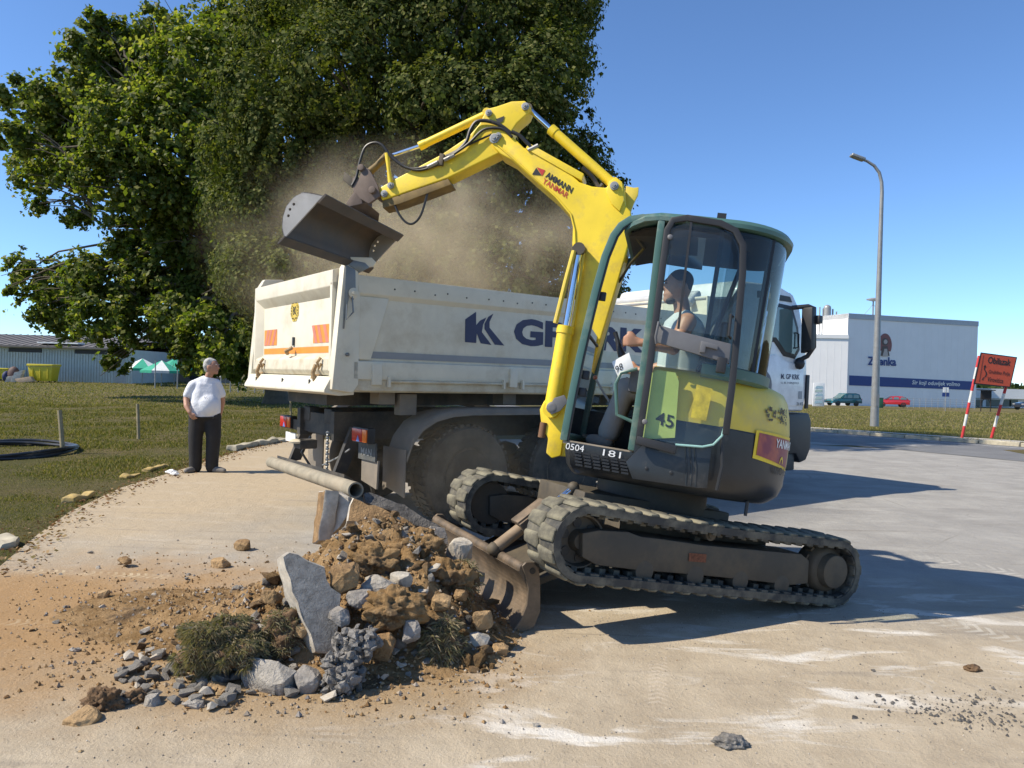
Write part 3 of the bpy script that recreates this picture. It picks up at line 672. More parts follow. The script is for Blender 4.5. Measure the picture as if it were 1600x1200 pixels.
# open door folded back along the cab side
DB = .945
def dr(a, c, o=0): return up_(a, DB + o, c)
DF = [(.105, .16), (.11, .6), (.122, 1.1), (.137, 1.59), (.11, 1.66), (.02, 1.685), (-.2, 1.67), (-.30, 1.63), (-.36, 1.54), (-.385, 1.35), (-.405, 1.0), (-.425, .6), (-.43, .30)]
door = pillar([(a, c) for a, c in DF], DB, .044, .03, 'open_door', m_dark, EX, .008)
def gl(name, pts, m, o=0): return MB().poly([dr(a, c, o) for a, c in pts]) 
b = MB(); b.poly([dr(*p, .003) for p in ((.10, .95), (.11, 1.3), (.115, 1.61), (.02, 1.65), (-.18, 1.64), (-.29, 1.59), (-.345, 1.5), (-.37, 1.3), (-.395, .92))]); b.build('door_pane', g_cab, door, smooth=False)
b = MB(); b.poly([dr(*p, .003) for p in ((.085, .20), (.09, .82), (-.40, .78), (-.42, .36), (-.40, .27), (-.36, .215), (-.30, .20), (-.15, .19))]); b.build('door_pane', g_front, door, smooth=False)
MB().tube([dr(-.42, .40), dr(-.41, .29), dr(-.365, .225), (dr(-.30, .20)), dr(-.13, .185)], .008, 8).build('pane_edge', mat('glass_edge', (.25, .42, .38), .2), door)
MB().bar(dr(.12, .175, .01), dr(-.14, .15, .01), .035, .055, up=tuple(uu)).build('door_bottom_rail', m_dark, door, bevel=.008)
MB().bar(dr(-.01, 1.66), dr(-.035, .94), .018, .016, up=tuple(uu)).build('door_divider', m_dark, door)
MB().prism([dr(*p, -.01) for p in ((.10, .95), (.098, .83), (-.385, .755), (-.38, .885), (-.03, .925))], lu * .03).build('door_lock_plate', m_grey, door, bevel=.008)
MB().tube([dr(.085, .94, .03), dr(.095, .96, .05), dr(.10, .86, .05), dr(.09, .82, .03)], .009, 8).build('door_handle', m_grey, door)
MB().tube([dr(-.365, 1.06, .02), dr(-.35, 1.07, .05), dr(-.355, .93, .05), dr(-.37, .92, .02)], .009, 8).build('door_handle', m_dark, door)
MB().prism([dr(*p, .02) for p in ((-.19, .875), (-.30, .86), (-.30, .83), (-.225, .84), (-.225, .80), (-.19, .80))], lu * .03).build('latch_cover', m_grey, door, bevel=.005)
MB().box(dr(-.34, .74, .0), fu * .03, lu * .03, uu * .05).build('door_latch', m_dark, door, bevel=.008)
for (a, c) in ((.105, .30), (.13, 1.54)):
    MB().lathe(dr(a - .02, c, .016), lu, [(.018, 0), (.018, .008), (.012, .012)], 12).build('door_bolt', m_grey, door)
# inside the cab: seat, consoles, levers
m_seat = mat('grey_seat', (.16, .155, .15), .8, bump=.1)
MB().box(up_(-.02, .34, .46), fu * .21, lu * .22, uu * .06).build('seat_cushion', m_seat, EX, bevel=.05, seg=3)
MB().box(up_(-.27, .34, .80), fu * .06 + uu * -.01, lu * .21, uu * .30 + fu * -.05).build('seat_back', m_seat, EX, bevel=.05, seg=3)
MB().box(up_(-.05, .34, .25), fu * .2, lu * .2, uu * .17).build('seat_base', m_dark, EX, bevel=.02)
cons = MB().box(up_(.12, .62, .58), fu * .13, lu * .07, uu * .08).build('side_console', m_grey, EX, bevel=.02)
MB().prism([uon(px, py, .735) for px, py in ((956, 566), (983, 551), (991, 577), (966, 590))], lu * .012).build('noise_plate', m_white, cons, bevel=.003)
text('plate_lettering', '98', uon(963, 583, .75), uon(974, 576.5, .75), uon(960.5, 573, .75), m_ink, cons, .0)
MB().poly([uon(px, py, .75) for px, py in ((969, 562), (973, 560), (974, 563), (970, 565))])
MB().tube([uon(972, 556, .66), uon(968, 545, .66), uon(964, 528, .66), uon(961, 519, .66)], [.03, .022, .015, .017], 10).build('joystick', m_dark, EX)
MB().box(up_(.12, .06, .58), fu * .13, lu * .06, uu * .08).build('side_console', m_grey, EX, bevel=.02)
MB().tube([uon(961, 640, .4), uon(945, 617, .4), uon(931, 592, .4)], .009, 8).build('blade_lever', m_lgrey, EX)
MB().ball(uon(930, 590, .4), .018, 2).build('lever_knob', mat('knob_red', (.35, .12, .07), .4), EX)
for bb in (.42, .28):
    MB().tube([up_(.42, bb, .10), up_(.36, bb, .38), up_(.28, bb, .62)], .014, 8).build('travel_lever', m_dark, EX)
    MB().box(up_(.47, bb, .13), fu * .07 + uu * .02, lu * .05, uu * .012).build('pedal', m_steel, EX)
MB().tube([uon(993, 661, .8), uon(964, 648, .8), uon(962, 600, .8), uon(970, 583, .8), uon(996, 576, .8)], .013, 8).build('grab_rail', m_teal, EX)
for j in range(3):
    MB().tube([up_(.2 + .03 * j, BI + .05, 1.55), up_(.21 + .02 * j, BI + .06, 1.2), up_(.16, BI + .06, .95)], .006, 6).build('hanging_cord', m_dark, EX)
MB().tube([up_(-.1, .1, .7), up_(-.25, .05, 1.1), up_(-.45, .03, 1.5)], .02, 8).build('inner_frame', m_teal, EX)
MB().tube([up_(-.2, .75, .7), up_(-.3, .78, 1.1), up_(-.4, .76, 1.55)], .016, 8).build('inner_frame', m_dark, EX)
# lower edge pin under the tail
MB().cyl(up_(-.66, .55, -.16), uu, .012, .1, 8).build('tie_down_pin', m_dark, EX)

# ---- boom, arm, bucket (outlines in the boom's own vertical plane)
BN = .11                                                            # near face of the boom
def bp(px, py, b_=BN): return uon(px, py, b_)
brk = MB(); brk.prism([bp(px, py, .13) for px, py in ((843, 640), (850, 626), (868, 618), (885, 620), (893, 640), (882, 668), (876, 712), (862, 716), (853, 708), (856, 685), (846, 668))], -lu * .05)
brk.prism([bp(px, py, -.10) for px, py in ((843, 640), (850, 626), (868, 618), (885, 620), (893, 640), (882, 668), (876, 712), (862, 716), (853, 708), (856, 685), (846, 668))], -lu * .05)
brk.prism([bp(px, py, .10) for px, py in ((858, 660), (900, 655), (905, 715), (862, 712))], -lu * .2)
brko = brk.build('boom_swing_bracket', m_yel, EX, bevel=.012)
MB().cyl(bp(848, 672, .12), uu, .03, .12, 12).build('bracket_pin', mat('rusty_pin', (.16, .08, .04), .8), brko)
BOOM = [(768, 203), (766, 214), (770, 228), (781, 240), (800, 250), (832, 279), (868, 310), (889, 332), (895, 352), (894, 382), (897, 397), (904, 420), (902, 450), (893, 520), (880, 590), (868, 625), (866, 646), (880, 660), (897, 655), (911, 622), (948, 500), (974, 412), (988, 362), (986, 331), (977, 320), (975, 288), (967, 279), (957, 280), (947, 293), (925, 291), (905, 284), (882, 262), (818, 230), (800, 212), (788, 200), (776, 197)]
b = MB(); b.prism([bp(*p) for p in BOOM], -lu * .22); boom = b.build('boom', m_yel, EX, bevel=.014, seg=3)
for dz in (.004,):                                                  # raised web edge lines and pivot bosses
    MB().tube([bp(772, 222, BN + dz), bp(800, 246, BN + dz), bp(868, 307, BN + dz), bp(892, 335, BN + dz), bp(898, 360, BN + dz), bp(899, 392, BN + dz)], .008, 6).build('weld_seam', m_yel, boom)
def pin(px, py, b_, r, name='pivot_pin', m=None, par=None, h=.03):
    return MB().lathe(bp(px, py, b_), lu, [(r, -.01), (r, h * .5), (r * .7, h * .55), (r * .66, h), (r * .3, h), (r * .28, h + .008), (.002, h + .008)], 18).build(name, m or m_lgrey, par)
pin(773, 217, BN, .042, par=boom); pin(779, 213, BN, .028, par=boom); pin(906, 388, BN, .04, m=mat('rusty_pin', (.16, .08, .04), .8), par=boom); pin(960, 291, BN + .02, .035, par=boom)
MB().prism([bp(px, py, BN + .018) for px, py in ((947, 300), (952, 283), (962, 276), (972, 284), (975, 312), (968, 330), (955, 318))], -lu * .03).build('cylinder_lug', m_yel, boom, bevel=.006)
MB().prism([bp(px, py, -.06) for px, py in ((975, 330), (978, 290), (990, 293), (998, 292), (997, 304), (990, 318), (985, 332))], -lu * .03).build('cylinder_lug', m_yel2, boom, bevel=.006)
cov = MB().prism([bp(px, py, BN + .012) for px, py in ((821, 232), (826, 223), (912, 271), (909, 282), (884, 268))], -lu * .2).build('hose_cover', m_yel, boom, bevel=.006)
# boom lettering and emblem
def bq(px, py): return bp(px, py, BN + .003)
text('boom_lettering', 'AMMANN', bq(851.5, 276.5), bq(893, 303), bq(855, 267), m_ink, boom, .035, .1)
m_dred = mat('red_lettering', (.48, .03, .02), .5)
text('boom_lettering', 'YANMAR', bq(847.5, 286), bq(886, 310.5), bq(850.5, 277.5), m_dred, boom, .01, .1)
flat('boom_emblem', [[bq(831, 273), bq(838, 262), bq(846, 274)]], m_ink, boom)
flat('boom_emblem', [[bq(838.5, 261), bq(852, 266), bq(847, 275)]], m_dred, boom)
# arm
ARM = [(757, 177), (763, 169), (776, 166), (799, 158), (820, 157), (829, 166), (824, 178), (808, 192), (800, 204), (795, 226), (782, 238), (700, 278), (618, 306), (597, 313), (592, 303), (593, 293), (618, 279), (690, 241), (733, 212), (749, 193)]
b = MB(); b.prism([bp(px, py, .08) for px, py in ARM], -lu * .16); arm = b.build('arm', m_yel, EX, bevel=.012, seg=3)
b = MB(); b.prism([bp(px, py, .075) for px, py in ((700, 279), (618, 307), (597, 314), (598, 325), (625, 318), (705, 288))], -lu * .15); b.build('arm_underside', mat('brown_yellow', (.20, .13, .035), .7, dust=.4, dustcol=(.1, .07, .04), var=.4), arm, bevel=.004)  # strip along the underside, darker and browner than the arm's sides
for p, r in (((821, 167), .032), ((764, 177), .028), ((611, 290), .03), ((601, 303), .03)): pin(*p, .085, r, par=arm)
MB().prism([bp(px, py, .086) for px, py in ((775, 186), (788, 181), (786, 189), (778, 194))], -lu * .002).build('arm_opening', m_ink, arm)
def cylinder(p_body0, p_body1, p_rod1, r, rr, b_, name):
    c = MB().tube([bp(*p_body0, b_), bp(*p_body1, b_)], r, 18).build(name, m_yel, EX)
    MB().tube([bp(*p_body1, b_), bp(*p_rod1, b_)], rr, 14).build('cylinder_rod', m_chrome, c)
    e0, e1 = bp(*p_body1, b_), bp(*p_body0, b_); d = nrm(e1 - e0)
    MB().tube([e0 - d * .01, e0 + d * .05], r * 1.12, 18).build('cylinder_gland', m_yel, c)
    MB().cyl(bp(*p_rod1, b_), lu, rr * 1.7, .07, 14).build('rod_eye', m_steel, c)
    MB().cyl(bp(*p_body0, b_), lu, r * 1.05, .09, 14).build('cylinder_eye', m_yel, c); return c
ac = cylinder((958, 288), (862, 203), (826, 170), .042, .021, .0, 'arm_cylinder')
bc = cylinder((762, 178), (657, 228), (607, 245), .034, .018, .0, 'bucket_cylinder')
oc = cylinder((862, 640), (884, 512), (905, 390), .062, .03, .17, 'boom_cylinder')
MB().tube([bp(868, 505, .2), bp(884, 440, .2), bp(897, 392, .2)], .02, 8).build('cylinder_guard', m_yel2, oc)
MB().tube([bp(893, 520, .15), bp(906, 440, .15), bp(912, 395, .15)], .012, 8).build('hydraulic_pipe', m_yel2, oc)
MB().lathe(bp(863, 637, .235), lu, [(.045, -.02), (.045, .012), (.03, .02), (.015, .02)], 18).build('pivot_pin', m_grey, oc)
MB().prism([bp(px, py, .235) for px, py in ((856, 640), (866, 622), (882, 617), (888, 628), (876, 642), (862, 648))], lu * .015).build('pin_plate', m_grey, oc, bevel=.008)
# linkage
lk = MB(); lk.tube([bp(605, 240, .09), bp(607, 262, .09), bp(611, 291, .09)], [.024, .016, .024], 10); lk.tube([bp(605, 240, -.09), bp(607, 262, -.09), bp(611, 291, -.09)], [.024, .016, .024], 10)
lk.build('bucket_link', m_yel, EX)
MB().tube([bp(605, 243, 0), bp(590, 258, 0), bp(574, 272, 0)], [.035, .03, .035], 10).build('tipping_link', mat('brown_yellow', (.2, .13, .035)), EX)
m_tilt = mat('brown_steel', (.13, .095, .075), .75, metal=.1, dust=.5, dustcol=(.2, .15, .12), dscale=8)
b = MB(); T1 = [(566, 264), (574, 262), (580, 270), (590, 290), (594, 306), (585, 312), (576, 318), (562, 310), (555, 300), (560, 280)]
b.prism([bp(px, py, .11) for px, py in T1], -lu * .03); b.prism([bp(px, py, -.08) for px, py in T1], -lu * .03)
b.cyl(bp(572, 269, .015), lu, .03, .24, 12); b.cyl(bp(590, 304, .015), lu, .032, .26, 12); b.build('quick_coupler', m_tilt, EX, bevel=.006)
b = MB(); b.prism([bp(px, py, .1) for px, py in ((548, 280), (556, 273), (566, 292), (566, 318), (548, 325), (540, 318), (552, 300))], -lu * .22); b.build('tilt_bracket', m_tilt, EX, bevel=.01)
MB().box(bp(547, 283, .06), fu * .05 + uu * .03, lu * .04, uu * .04).build('tilt_cylinder', m_steel, EX, bevel=.008)
# bucket: D-shaped shell, open towards the lower right
Q0, Q1 = at(505, 305, 5.62), at(627, 368, 7.38); wd = Q1 - Q0
E_ = [(505, 305), (486, 301), (473, 300), (458, 308), (447, 322), (441, 340), (440, 358), (444, 372)]
nrm_end = nrm(wd)
EP = [onpl(px, py, Q0, nrm_end) for px, py in E_]
m_bkt = mat('bucket_steel', (.075, .065, .055), .6, metal=.2, dust=.45, dustcol=(.16, .12, .09), dscale=4, bump=.1, bscale=30)
m_bkl = mat('sunlit_side_steel', (.42, .40, .37), .55, metal=.1, dust=.2, dustcol=(.2, .17, .14))  # same steel in a paler colour, sunlight on the end plates painted in
b = MB(); cen = sum(EP) / len(EP); inn = [p + (cen - p) * .06 for p in EP]
b.quadmesh([[p + wd * t for p in EP] + [p + wd * t for p in inn[::-1]] for t in (0, .5, 1)], True, True); bucket = b.build('bucket', m_bkt, EX, ang=50)
def holed(loop, holes, nv, th, name, m):
    bm = bmesh.new(); ed = []
    for lp in [loop] + holes:
        vs = [bm.verts.new(tuple(p)) for p in lp]; ed += [bm.edges.new((vs[i], vs[(i + 1) % len(vs)])) for i in range(len(vs))]
    bmesh.ops.triangle_fill(bm, edges=ed, use_beauty=True)
    r = bmesh.ops.extrude_face_region(bm, geom=bm.faces[:]); bmesh.ops.translate(bm, vec=tuple(nv * th), verts=[e for e in r['geom'] if isinstance(e, bmesh.types.BMVert)])
    q = MB(); q.bm.free(); q.bm = bm; return q.build(name, m, bucket, smooth=False)
ex_, ey_ = nrm(EP[0] - EP[-1]), None; ey_ = nrm(np.cross(nrm_end, ex_))
HC = [onpl(px, py, Q0, nrm_end) for px, py in ((459, 319), (453, 327), (450.5, 337))]
holes = [[h + (ex_ * cos(t) + ey_ * sin(t)) * .012 for t in np.linspace(0, 2 * pi, 9)[:-1]] for h in HC]
holed(EP, holes, nrm_end, .018, 'bucket_side', m_bkl)
holed([p + wd - nrm_end * .018 for p in EP], [[p + wd - nrm_end * .018 for p in h] for h in holes], nrm_end, .018, 'bucket_side', m_bkl)
b = MB(); d1 = nrm(EP[-1] - EP[0]); ou = nrm(np.cross(d1, nrm_end))
b.prism([EP[-1] - nrm_end * .03 - d1 * .02, EP[-1] + wd + nrm_end * .03 - d1 * .02, EP[-1] + wd + nrm_end * .03 + d1 * .06, EP[-1] - nrm_end * .03 + d1 * .06], ou * .016); b.build('cutting_edge', m_bkt, bucket, bevel=.003, seg=1)
b = MB(); b.prism([EP[0] - d1 * .02, EP[0] + wd - d1 * .02, EP[0] + wd + d1 * .07, EP[0] + d1 * .07], ou * .02); b.build('top_lip', m_bkt, bucket, bevel=.003, seg=1)
tb0 = bp(552, 318, 0.); tb1 = EP[1] + wd * .5
MB().prism([bp(545, 322, .14), bp(572, 316, .14), tb1 + wd * .1 + np.array([0, 0, -.02]), tb1 - wd * .06], -lu * .3).build('bucket_ear', m_tilt, EX, bevel=.01)
# hoses
def hose(pts, r=.012, par=EX, n=24):
    P = [np.array(p) for p in pts]; out = []
    for i in range(len(P) - 1):
        p0, p1, p2, p3 = P[max(i - 1, 0)], P[i], P[i + 1], P[min(i + 2, len(P) - 1)]
        for t in np.linspace(0, 1, 7)[:-1]:
            out.append(.5 * (2 * p1 + (p2 - p0) * t + (2 * p0 - 5 * p1 + 4 * p2 - p3) * t * t + (3 * p1 - p0 - 3 * p2 + p3) * t ** 3))
    out.append(P[-1]); return MB().tube(out, r, 8).build('hydraulic_hose', m_hose, par)
hose([bp(px, py, .11) for px, py in ((798, 208), (782, 196), (762, 189), (745, 190), (735, 203), (728, 222), (712, 238), (698, 244))], .016)
hose([bp(px, py, .12) for px, py in ((800, 214), (786, 202), (768, 200), (752, 205), (730, 226), (700, 247))], .012)
hose([bp(px, py, .10) for px, py in ((690, 250), (660, 262), (635, 262), (612, 246), (598, 228), (585, 223), (571, 230), (563, 250), (557, 276), (550, 290))], .012)
hose([bp(px, py, .10) for px, py in ((690, 255), (655, 266), (628, 258), (610, 240))], .011)
hose([bp(px, py, .06) for px, py in ((614, 312), (622, 332), (634, 347), (646, 349), (658, 335), (667, 305), (671, 290))], .010)
hose([bp(px, py, .115) for px, py in ((800, 206), (812, 212), (822, 222), (830, 230))], .016)
hose([bp(px, py, .03) for px, py in ((910, 262), (925, 276), (936, 292), (942, 288))], .018)
hose([bp(px, py, .1) for px, py in ((690, 247), (735, 225), (790, 200))], .009)
MB().box(bp(690, 250, .095), fu * .02, lu * .02, uu * .05).build('hose_clamp', m_steel, EX, bevel=.004)
for (px, py) in ((702, 246), (676, 257), (833, 231)):
    MB().tube([bp(px - 8, py + 4, .115), bp(px + 8, py - 4, .115)], .017, 8).build('hose_fitting', m_lgrey, EX)
# ================================================================ tipper truck
KA = radians(37); fk = np.array([cos(KA), sin(KA), 0]); lk_ = np.array([-sin(KA), cos(KA), 0]); K0 = np.array([-1.55, 6.95, 0]); ZU = np.array([0, 0, 1.])
def kp(s, t, z): return K0 + fk * s + lk_ * t + ZU * z             # along, across (0 = near side), up
def kon(px, py, t=0.): return onpl(px, py, K0 + lk_ * t, lk_)
def kst(px, py, t=0.): p = kon(px, py, t) - K0; return float(p @ fk), float(p[2])
def ron(px, py, s=0.): return onpl(px, py, K0 + fk * s, fk)
TR = empty('tipper_truck', kp(3.9, 1.25, 0), 'dusty white three axle tipper truck being loaded behind the excavator', 'truck')
m_cream = mat('cream_body_paint', (.69, .635, .50), .5, var=.06, dust=.26, dustcol=(.46, .37, .24), dscale=2.2, bump=.03, bscale=8)
m_creamd = mat('dirty_cream_paint', (.60, .55, .42), .6, var=.1, dust=.38, dustcol=(.40, .29, .16), dscale=4)
m_chas = mat('chassis_paint', (.035, .033, .03), .7, dust=.4, dustcol=(.15, .125, .095))
m_tyre = mat('tyre_rubber', (.03, .029, .027), .9, dust=.5, dustcol=(.16, .135, .10), bump=.2, dscale=3)
m_rim = mat('dusty_rim', (.13, .115, .09), .7, dust=.5, dustcol=(.27, .22, .16))
m_fend = mat('dusty_fender', (.17, .15, .125), .75, dust=.5, dustcol=(.27, .225, .17), dscale=2)
m_galv = mat('galvanised_steel', (.20, .21, .21), .45, metal=.6, dust=.25)
WB = 2.5; ZB, ZT = 1.43, 2.54; SL = 5.25
# near and far side walls: plate, top rail, bottom rail, sloped gusset at the rear
def side_wall(t, sg):
    o = MB().box(kp(SL / 2 + .07, t + sg * .05, (ZB + ZT) / 2 + .07), fk * (SL / 2 - .07), lk_ * .018, ZU * ((ZT - ZB) / 2 - .12)).build('side_wall', m_cream, TR, bevel=.004)
    tr = MB(); tr.prism([kp(.08, t + sg * q, z) for q, z in ((.0, ZT - .0), (.0, ZT - .17), (.012, ZT - .185), (.035, ZT - .22), (.085, ZT - .22), (.085, ZT))], fk * (SL - .08))
    tr.build('top_rail', m_cream, o, bevel=.006)
    br = MB(); br.prism([kp(.06, t + sg * q, z) for q, z in ((.0, 1.72), (.03, 1.735), (.08, 1.735), (.08, 1.55), (.0, 1.55))], fk * (SL - .06)); br.build('lower_panel', m_cream, o, bevel=.006)
    MB().prism([kp(.04, t + sg * q, z) for q, z in ((.02, 1.555), (.02, 1.44), (.14, 1.44), (.14, 1.555))], fk * (SL - .04)).build('bottom_rail', m_creamd, o, bevel=.008)
    MB().prism([kp(s, t + sg * .03, z) for s, z in ((.10, ZT - .2), (.42, ZT - .2), (.24, 1.74), (.10, 1.74))], -lk_ * sg * .022).build('corner_gusset', m_cream, o, bevel=.005)
    for s in (.30, 1.95, 3.6, 5.1):
        MB().box(kp(s, t - sg * .004, 1.60), fk * .05, lk_ * .02, ZU * .10).build('hinge_plate', m_cream, o, bevel=.004)
    for s0, s1 in ((.42, 1.83), (2.07, 3.48), (3.72, 5.0)):
        MB().tube([kp(s0, t - sg * .012, 1.535), kp(s1, t - sg * .012, 1.535)], .014, 8).build('hinge_rod', m_creamd, o)
        for s in (s0 + .01, s1 - .01): MB().box(kp(s, t - sg * .01, 1.53), fk * .012, lk_ * .022, ZU * .05).build('rod_bracket', m_cream, o)
    return o
sw_near = side_wall(0, 1); sw_far = side_wall(WB, -1)
random.seed(3)
b = MB()                                                            # bolt holes along the top rail
for i in range(22):
    s = .5 + i * .21 + random.uniform(-.05, .05); b.cyl(kp(s, -.002, ZT - .10 + random.uniform(-.02, .012)), lk_, .009, .004, 8)
b.build('bolt_holes', m_ink, sw_near)
m_sgrey = mat('grey_stripe', (.26, .265, .27), .5, var=.06)
flat('grey_stripe', [[kp(.2, .0255, 1.755), kp(SL - .1, .0255, 1.755), kp(SL - .1, .0255, 1.82), kp(.2, .0255, 1.82)]], m_sgrey, sw_near)
def kd(px, py): return kon(px, py, .028)
flat('side_emblem', [[kd(*p) for p in ((727, 499), (744, 487), (744, 508), (750, 501), (760, 496), (755, 507), (753, 519), (768, 539), (751, 536.5), (745, 521), (744, 536), (726.5, 534.5))]], m_navy, sw_near)
flat('side_emblem', [[kd(*p) for p in ((763, 495), (771, 490), (765, 503), (765, 512), (788, 540), (773, 538.5), (757, 514), (757, 506))]], m_navy, sw_near)
b0, z0 = kst(809, 544, .028); text('side_lettering', 'GP KRK', kp(1.97, .028, 1.965), kp(4.05, .028, 1.965), kp(1.97, .028, 2.27), m_navy, sw_near, .045)
# tipper floor, headboard with overhang, load
MB().box(kp(SL / 2, WB / 2, 1.46), fk * (SL / 2), lk_ * (WB / 2 - .09), ZU * .035).build('tipper_floor', m_creamd, TR)
MB().box(kp(SL + .03, WB / 2, 2.12), fk * .04, lk_ * (WB / 2), ZU * .68).build('headboard', m_cream, TR, bevel=.01)
MB().prism([kp(SL - .02, .02, 2.78), kp(SL - .02, WB - .02, 2.78), kp(SL + .75, WB - .02, 2.86), kp(SL + .75, .02, 2.86)], -ZU * .03).build('cab_guard', m_lgrey, TR, bevel=.008)
MB().tube([kp(SL - .1, .25, 2.70), kp(SL + .1, .25, 2.84), kp(SL + .1, WB - .25, 2.84), kp(SL - .1, WB - .25, 2.70)], .06, 12).build('tarpaulin_roll', mat('grey_tarpaulin', (.42, .43, .44), .7), TR)
nxg, nyg = 26, 14; V = []
for i in range(nxg):
    for j in range(nyg):
        s = .1 + (SL - .2) * i / (nxg - 1); t = .1 + (WB - .2) * j / (nyg - 1); p = kp(s, t, 0)
        V.append(p + ZU * (1.95 + .35 * sin(pi * i / (nxg - 1)) * sin(pi * j / (nyg - 1)) + .14 * noise.noise(Vector(tuple(p * 2.3)))))
idx = np.arange(nxg * nyg).reshape(nxg, nyg)
ld = fast_mesh('soil_load', V, np.stack([idx[:-1, :-1], idx[1:, :-1], idx[1:, 1:], idx[:-1, 1:]], -1).reshape(-1, 4), 4, mat('loose_soil', (.27, .18, .09), .95, var=.35, scale=14, bump=.8, bscale=25), smooth=True)
tag(ld, 'brown soil and rubble load lying in the tipper body', 'soil', kind='stuff')
# rear posts
for (t, sg) in ((0, 1), (WB, -1)):
    po = MB(); po.prism([kp(s, t, z) for s, z in ((-.15, 1.45), (-.06, 2.60), (-.02, 2.66), (.085, 2.60), (.115, 2.3), (.115, 1.50), (.06, 1.42))], lk_ * sg * .11)
    post = po.build('rear_post', m_cream, TR, bevel=.01)
    MB().prism([kp(s, t - sg * .012, z) for s, z in ((-.045, 2.62), (.05, 2.58), (.06, 2.34), (.03, 2.28), (.0, 2.34), (-.03, 2.2), (-.045, 2.02), (-.06, 2.02))], lk_ * sg * .01).build('lock_plate', m_galv, post, bevel=.003)
    MB().tube([kp(.02, t - sg * .02, 2.33), kp(.03, t - sg * .03, 2.18), kp(-.04, t - sg * .03, 2.10), kp(-.035, t - sg * .025, 2.25)], .007, 6).build('lock_wire', m_galv, post)
    MB().lathe(kp(.035, t - sg * .0, 2.36), -lk_ * sg, [(.05, 0), (.05, .02), (.02, .03), (.02, .045)], 16).build('hinge_boss', m_cream, post)
    MB().prism([kp(s, t + sg * .0, z) for s, z in ((-.05, 2.62), (.0, 2.70), (.22, 2.72), (.27, 2.68), (.24, 2.63), (.08, 2.60))], lk_ * sg * .10).build('hinge_lever', m_cream, post, bevel=.012)
    MB().prism([kp(s, t - sg * .006, z) for s, z in ((-.02, 2.62), (.03, 2.67), (.15, 2.66), (.2, 2.62), (.1, 2.56))], lk_ * sg * .05).build('lever_plate', m_galv, post, bevel=.006)
    MB().lathe(kp(-.01, t - sg * .004, 1.78), -lk_ * sg, [(.018, 0), (.018, .02), (.01, .03)], 10).build('post_bolt', m_galv, post)
# tailgate: frame, recessed plate, stickers, hooks
tg = MB().box(kp(-.04, WB / 2, 2.0), fk * .012, lk_ * (WB / 2 - .12), ZU * .50).build('tailgate', m_cream, TR, bevel=.004)
b = MB(); b.prism([kp(s, .12, z) for s, z in ((-.045, 2.60), (-.12, 2.58), (-.12, 2.43), (-.05, 2.33), (-.02, 2.33))], lk_ * (WB - .24)); b.build('tailgate_top_beam', m_cream, tg, bevel=.008)
b = MB(); b.prism([kp(s, .12, z) for s, z in ((-.05, 1.78), (-.11, 1.74), (-.12, 1.63), (-.09, 1.58), (-.02, 1.58))], lk_ * (WB - .24)); b.build('tailgate_bottom_beam', m_creamd, tg, bevel=.008)
for t, sg in ((.12, 1), (WB - .12, -1)):
    b = MB(); b.prism([kp(s, t + sg * q, 1.62) for s, q in ((-.12, 0), (-.12, .05), (-.05, .16), (-.03, .16), (-.03, 0))], ZU * .85); b.build('tailgate_upright', m_cream, tg, bevel=.006)
m_osk = mat('orange_reflector', (.72, .26, .02), .5, var=.08); m_pnk = mat('red_reflector', (.58, .19, .12), .5, var=.1)
def tgq(t0, t1, z0, z1, o=-.0545): return [kp(o, t0, z0), kp(o, t1, z0), kp(o, t1, z1), kp(o, t0, z1)]
flat('orange_stripe', [tgq(.3, WB - .3, 1.80, 1.865)], m_osk, tg)
for t0, sg in ((.30, 1), (WB - .30 - .42, -1)):
    wb_ = flat('warning_board', [tgq(t0, t0 + .42, 1.90, 2.08)], m_osk, tg)
    flat('warning_stripe', [[kp(-.056, t0 + a, 1.90), kp(-.056, t0 + a + .07, 1.90), kp(-.056, t0 + a + .07 + sg * .09, 2.08), kp(-.056, t0 + a + sg * .09, 2.08)] for a in ((.02, .17, .30) if sg > 0 else (.1, .24, .34))], m_pnk, tg)
pc = kp(-.056, WB * .5, 2.26)
def disc(r, n=8, o=0): return [pc - fk * o + (lk_ * cos(2 * pi * (i + .5) / n) + ZU * sin(2 * pi * (i + .5) / n)) * r for i in range(n)]
flat('round_badge', [disc(.125)], mat('badge_yellow', (.62, .44, .05), .5), tg)
b = MB()
for i in range(20):
    t = 2 * pi * i / 20; q = pc - fk * .002 + (lk_ * cos(t) + ZU * sin(t)) * (.10 if i % 2 else .088); b.box(q, fk * .0008, lk_ * .008, ZU * .008)
b.build('badge_marks', m_ink, tg); text('badge_lettering', '80', pc - fk * .003 + lk_ * .05 - ZU * .045, pc - fk * .003 - lk_ * .05 - ZU * .045, pc - fk * .003 + lk_ * .05 + ZU * .045, m_ink, tg, .0)
MB().box(kp(-.056, WB * .5, 1.93), fk * .012, lk_ * .02, ZU * .045).build('sticker_plate', m_ink, tg)
m_rust = mat('rusty_fitting', (.33, .22, .11), .8, var=.4, scale=20)
for t in (.42, WB - .42):
    MB().tube([kp(-.14, t, 1.68), kp(-.17, t, 1.60), kp(-.15, t, 1.53), kp(-.10, t + .03, 1.52), kp(-.09, t, 1.58)], .022, 8).build('tailgate_hook', m_rust, tg)
    MB().lathe(kp(-.12, t + .05, 1.53), fk, [(.06, -.03), (.06, .03), (.03, .04)], 14).build('hook_roller', m_rust, tg)
    MB().tube([kp(-.13, t - .09, 1.75), kp(-.16, t - .08, 1.70), kp(-.14, t - .08, 1.64), kp(-.13, t - .1, 1.69)], .015, 8).build('chain_hook', m_rust, tg)
MB().tube([kp(-.09, WB * .5 - .05, 1.86), kp(-.14, WB * .5, 1.82), kp(-.10, WB * .5 + .06, 1.80)], .02, 8).build('tailgate_handle', m_rust, tg)
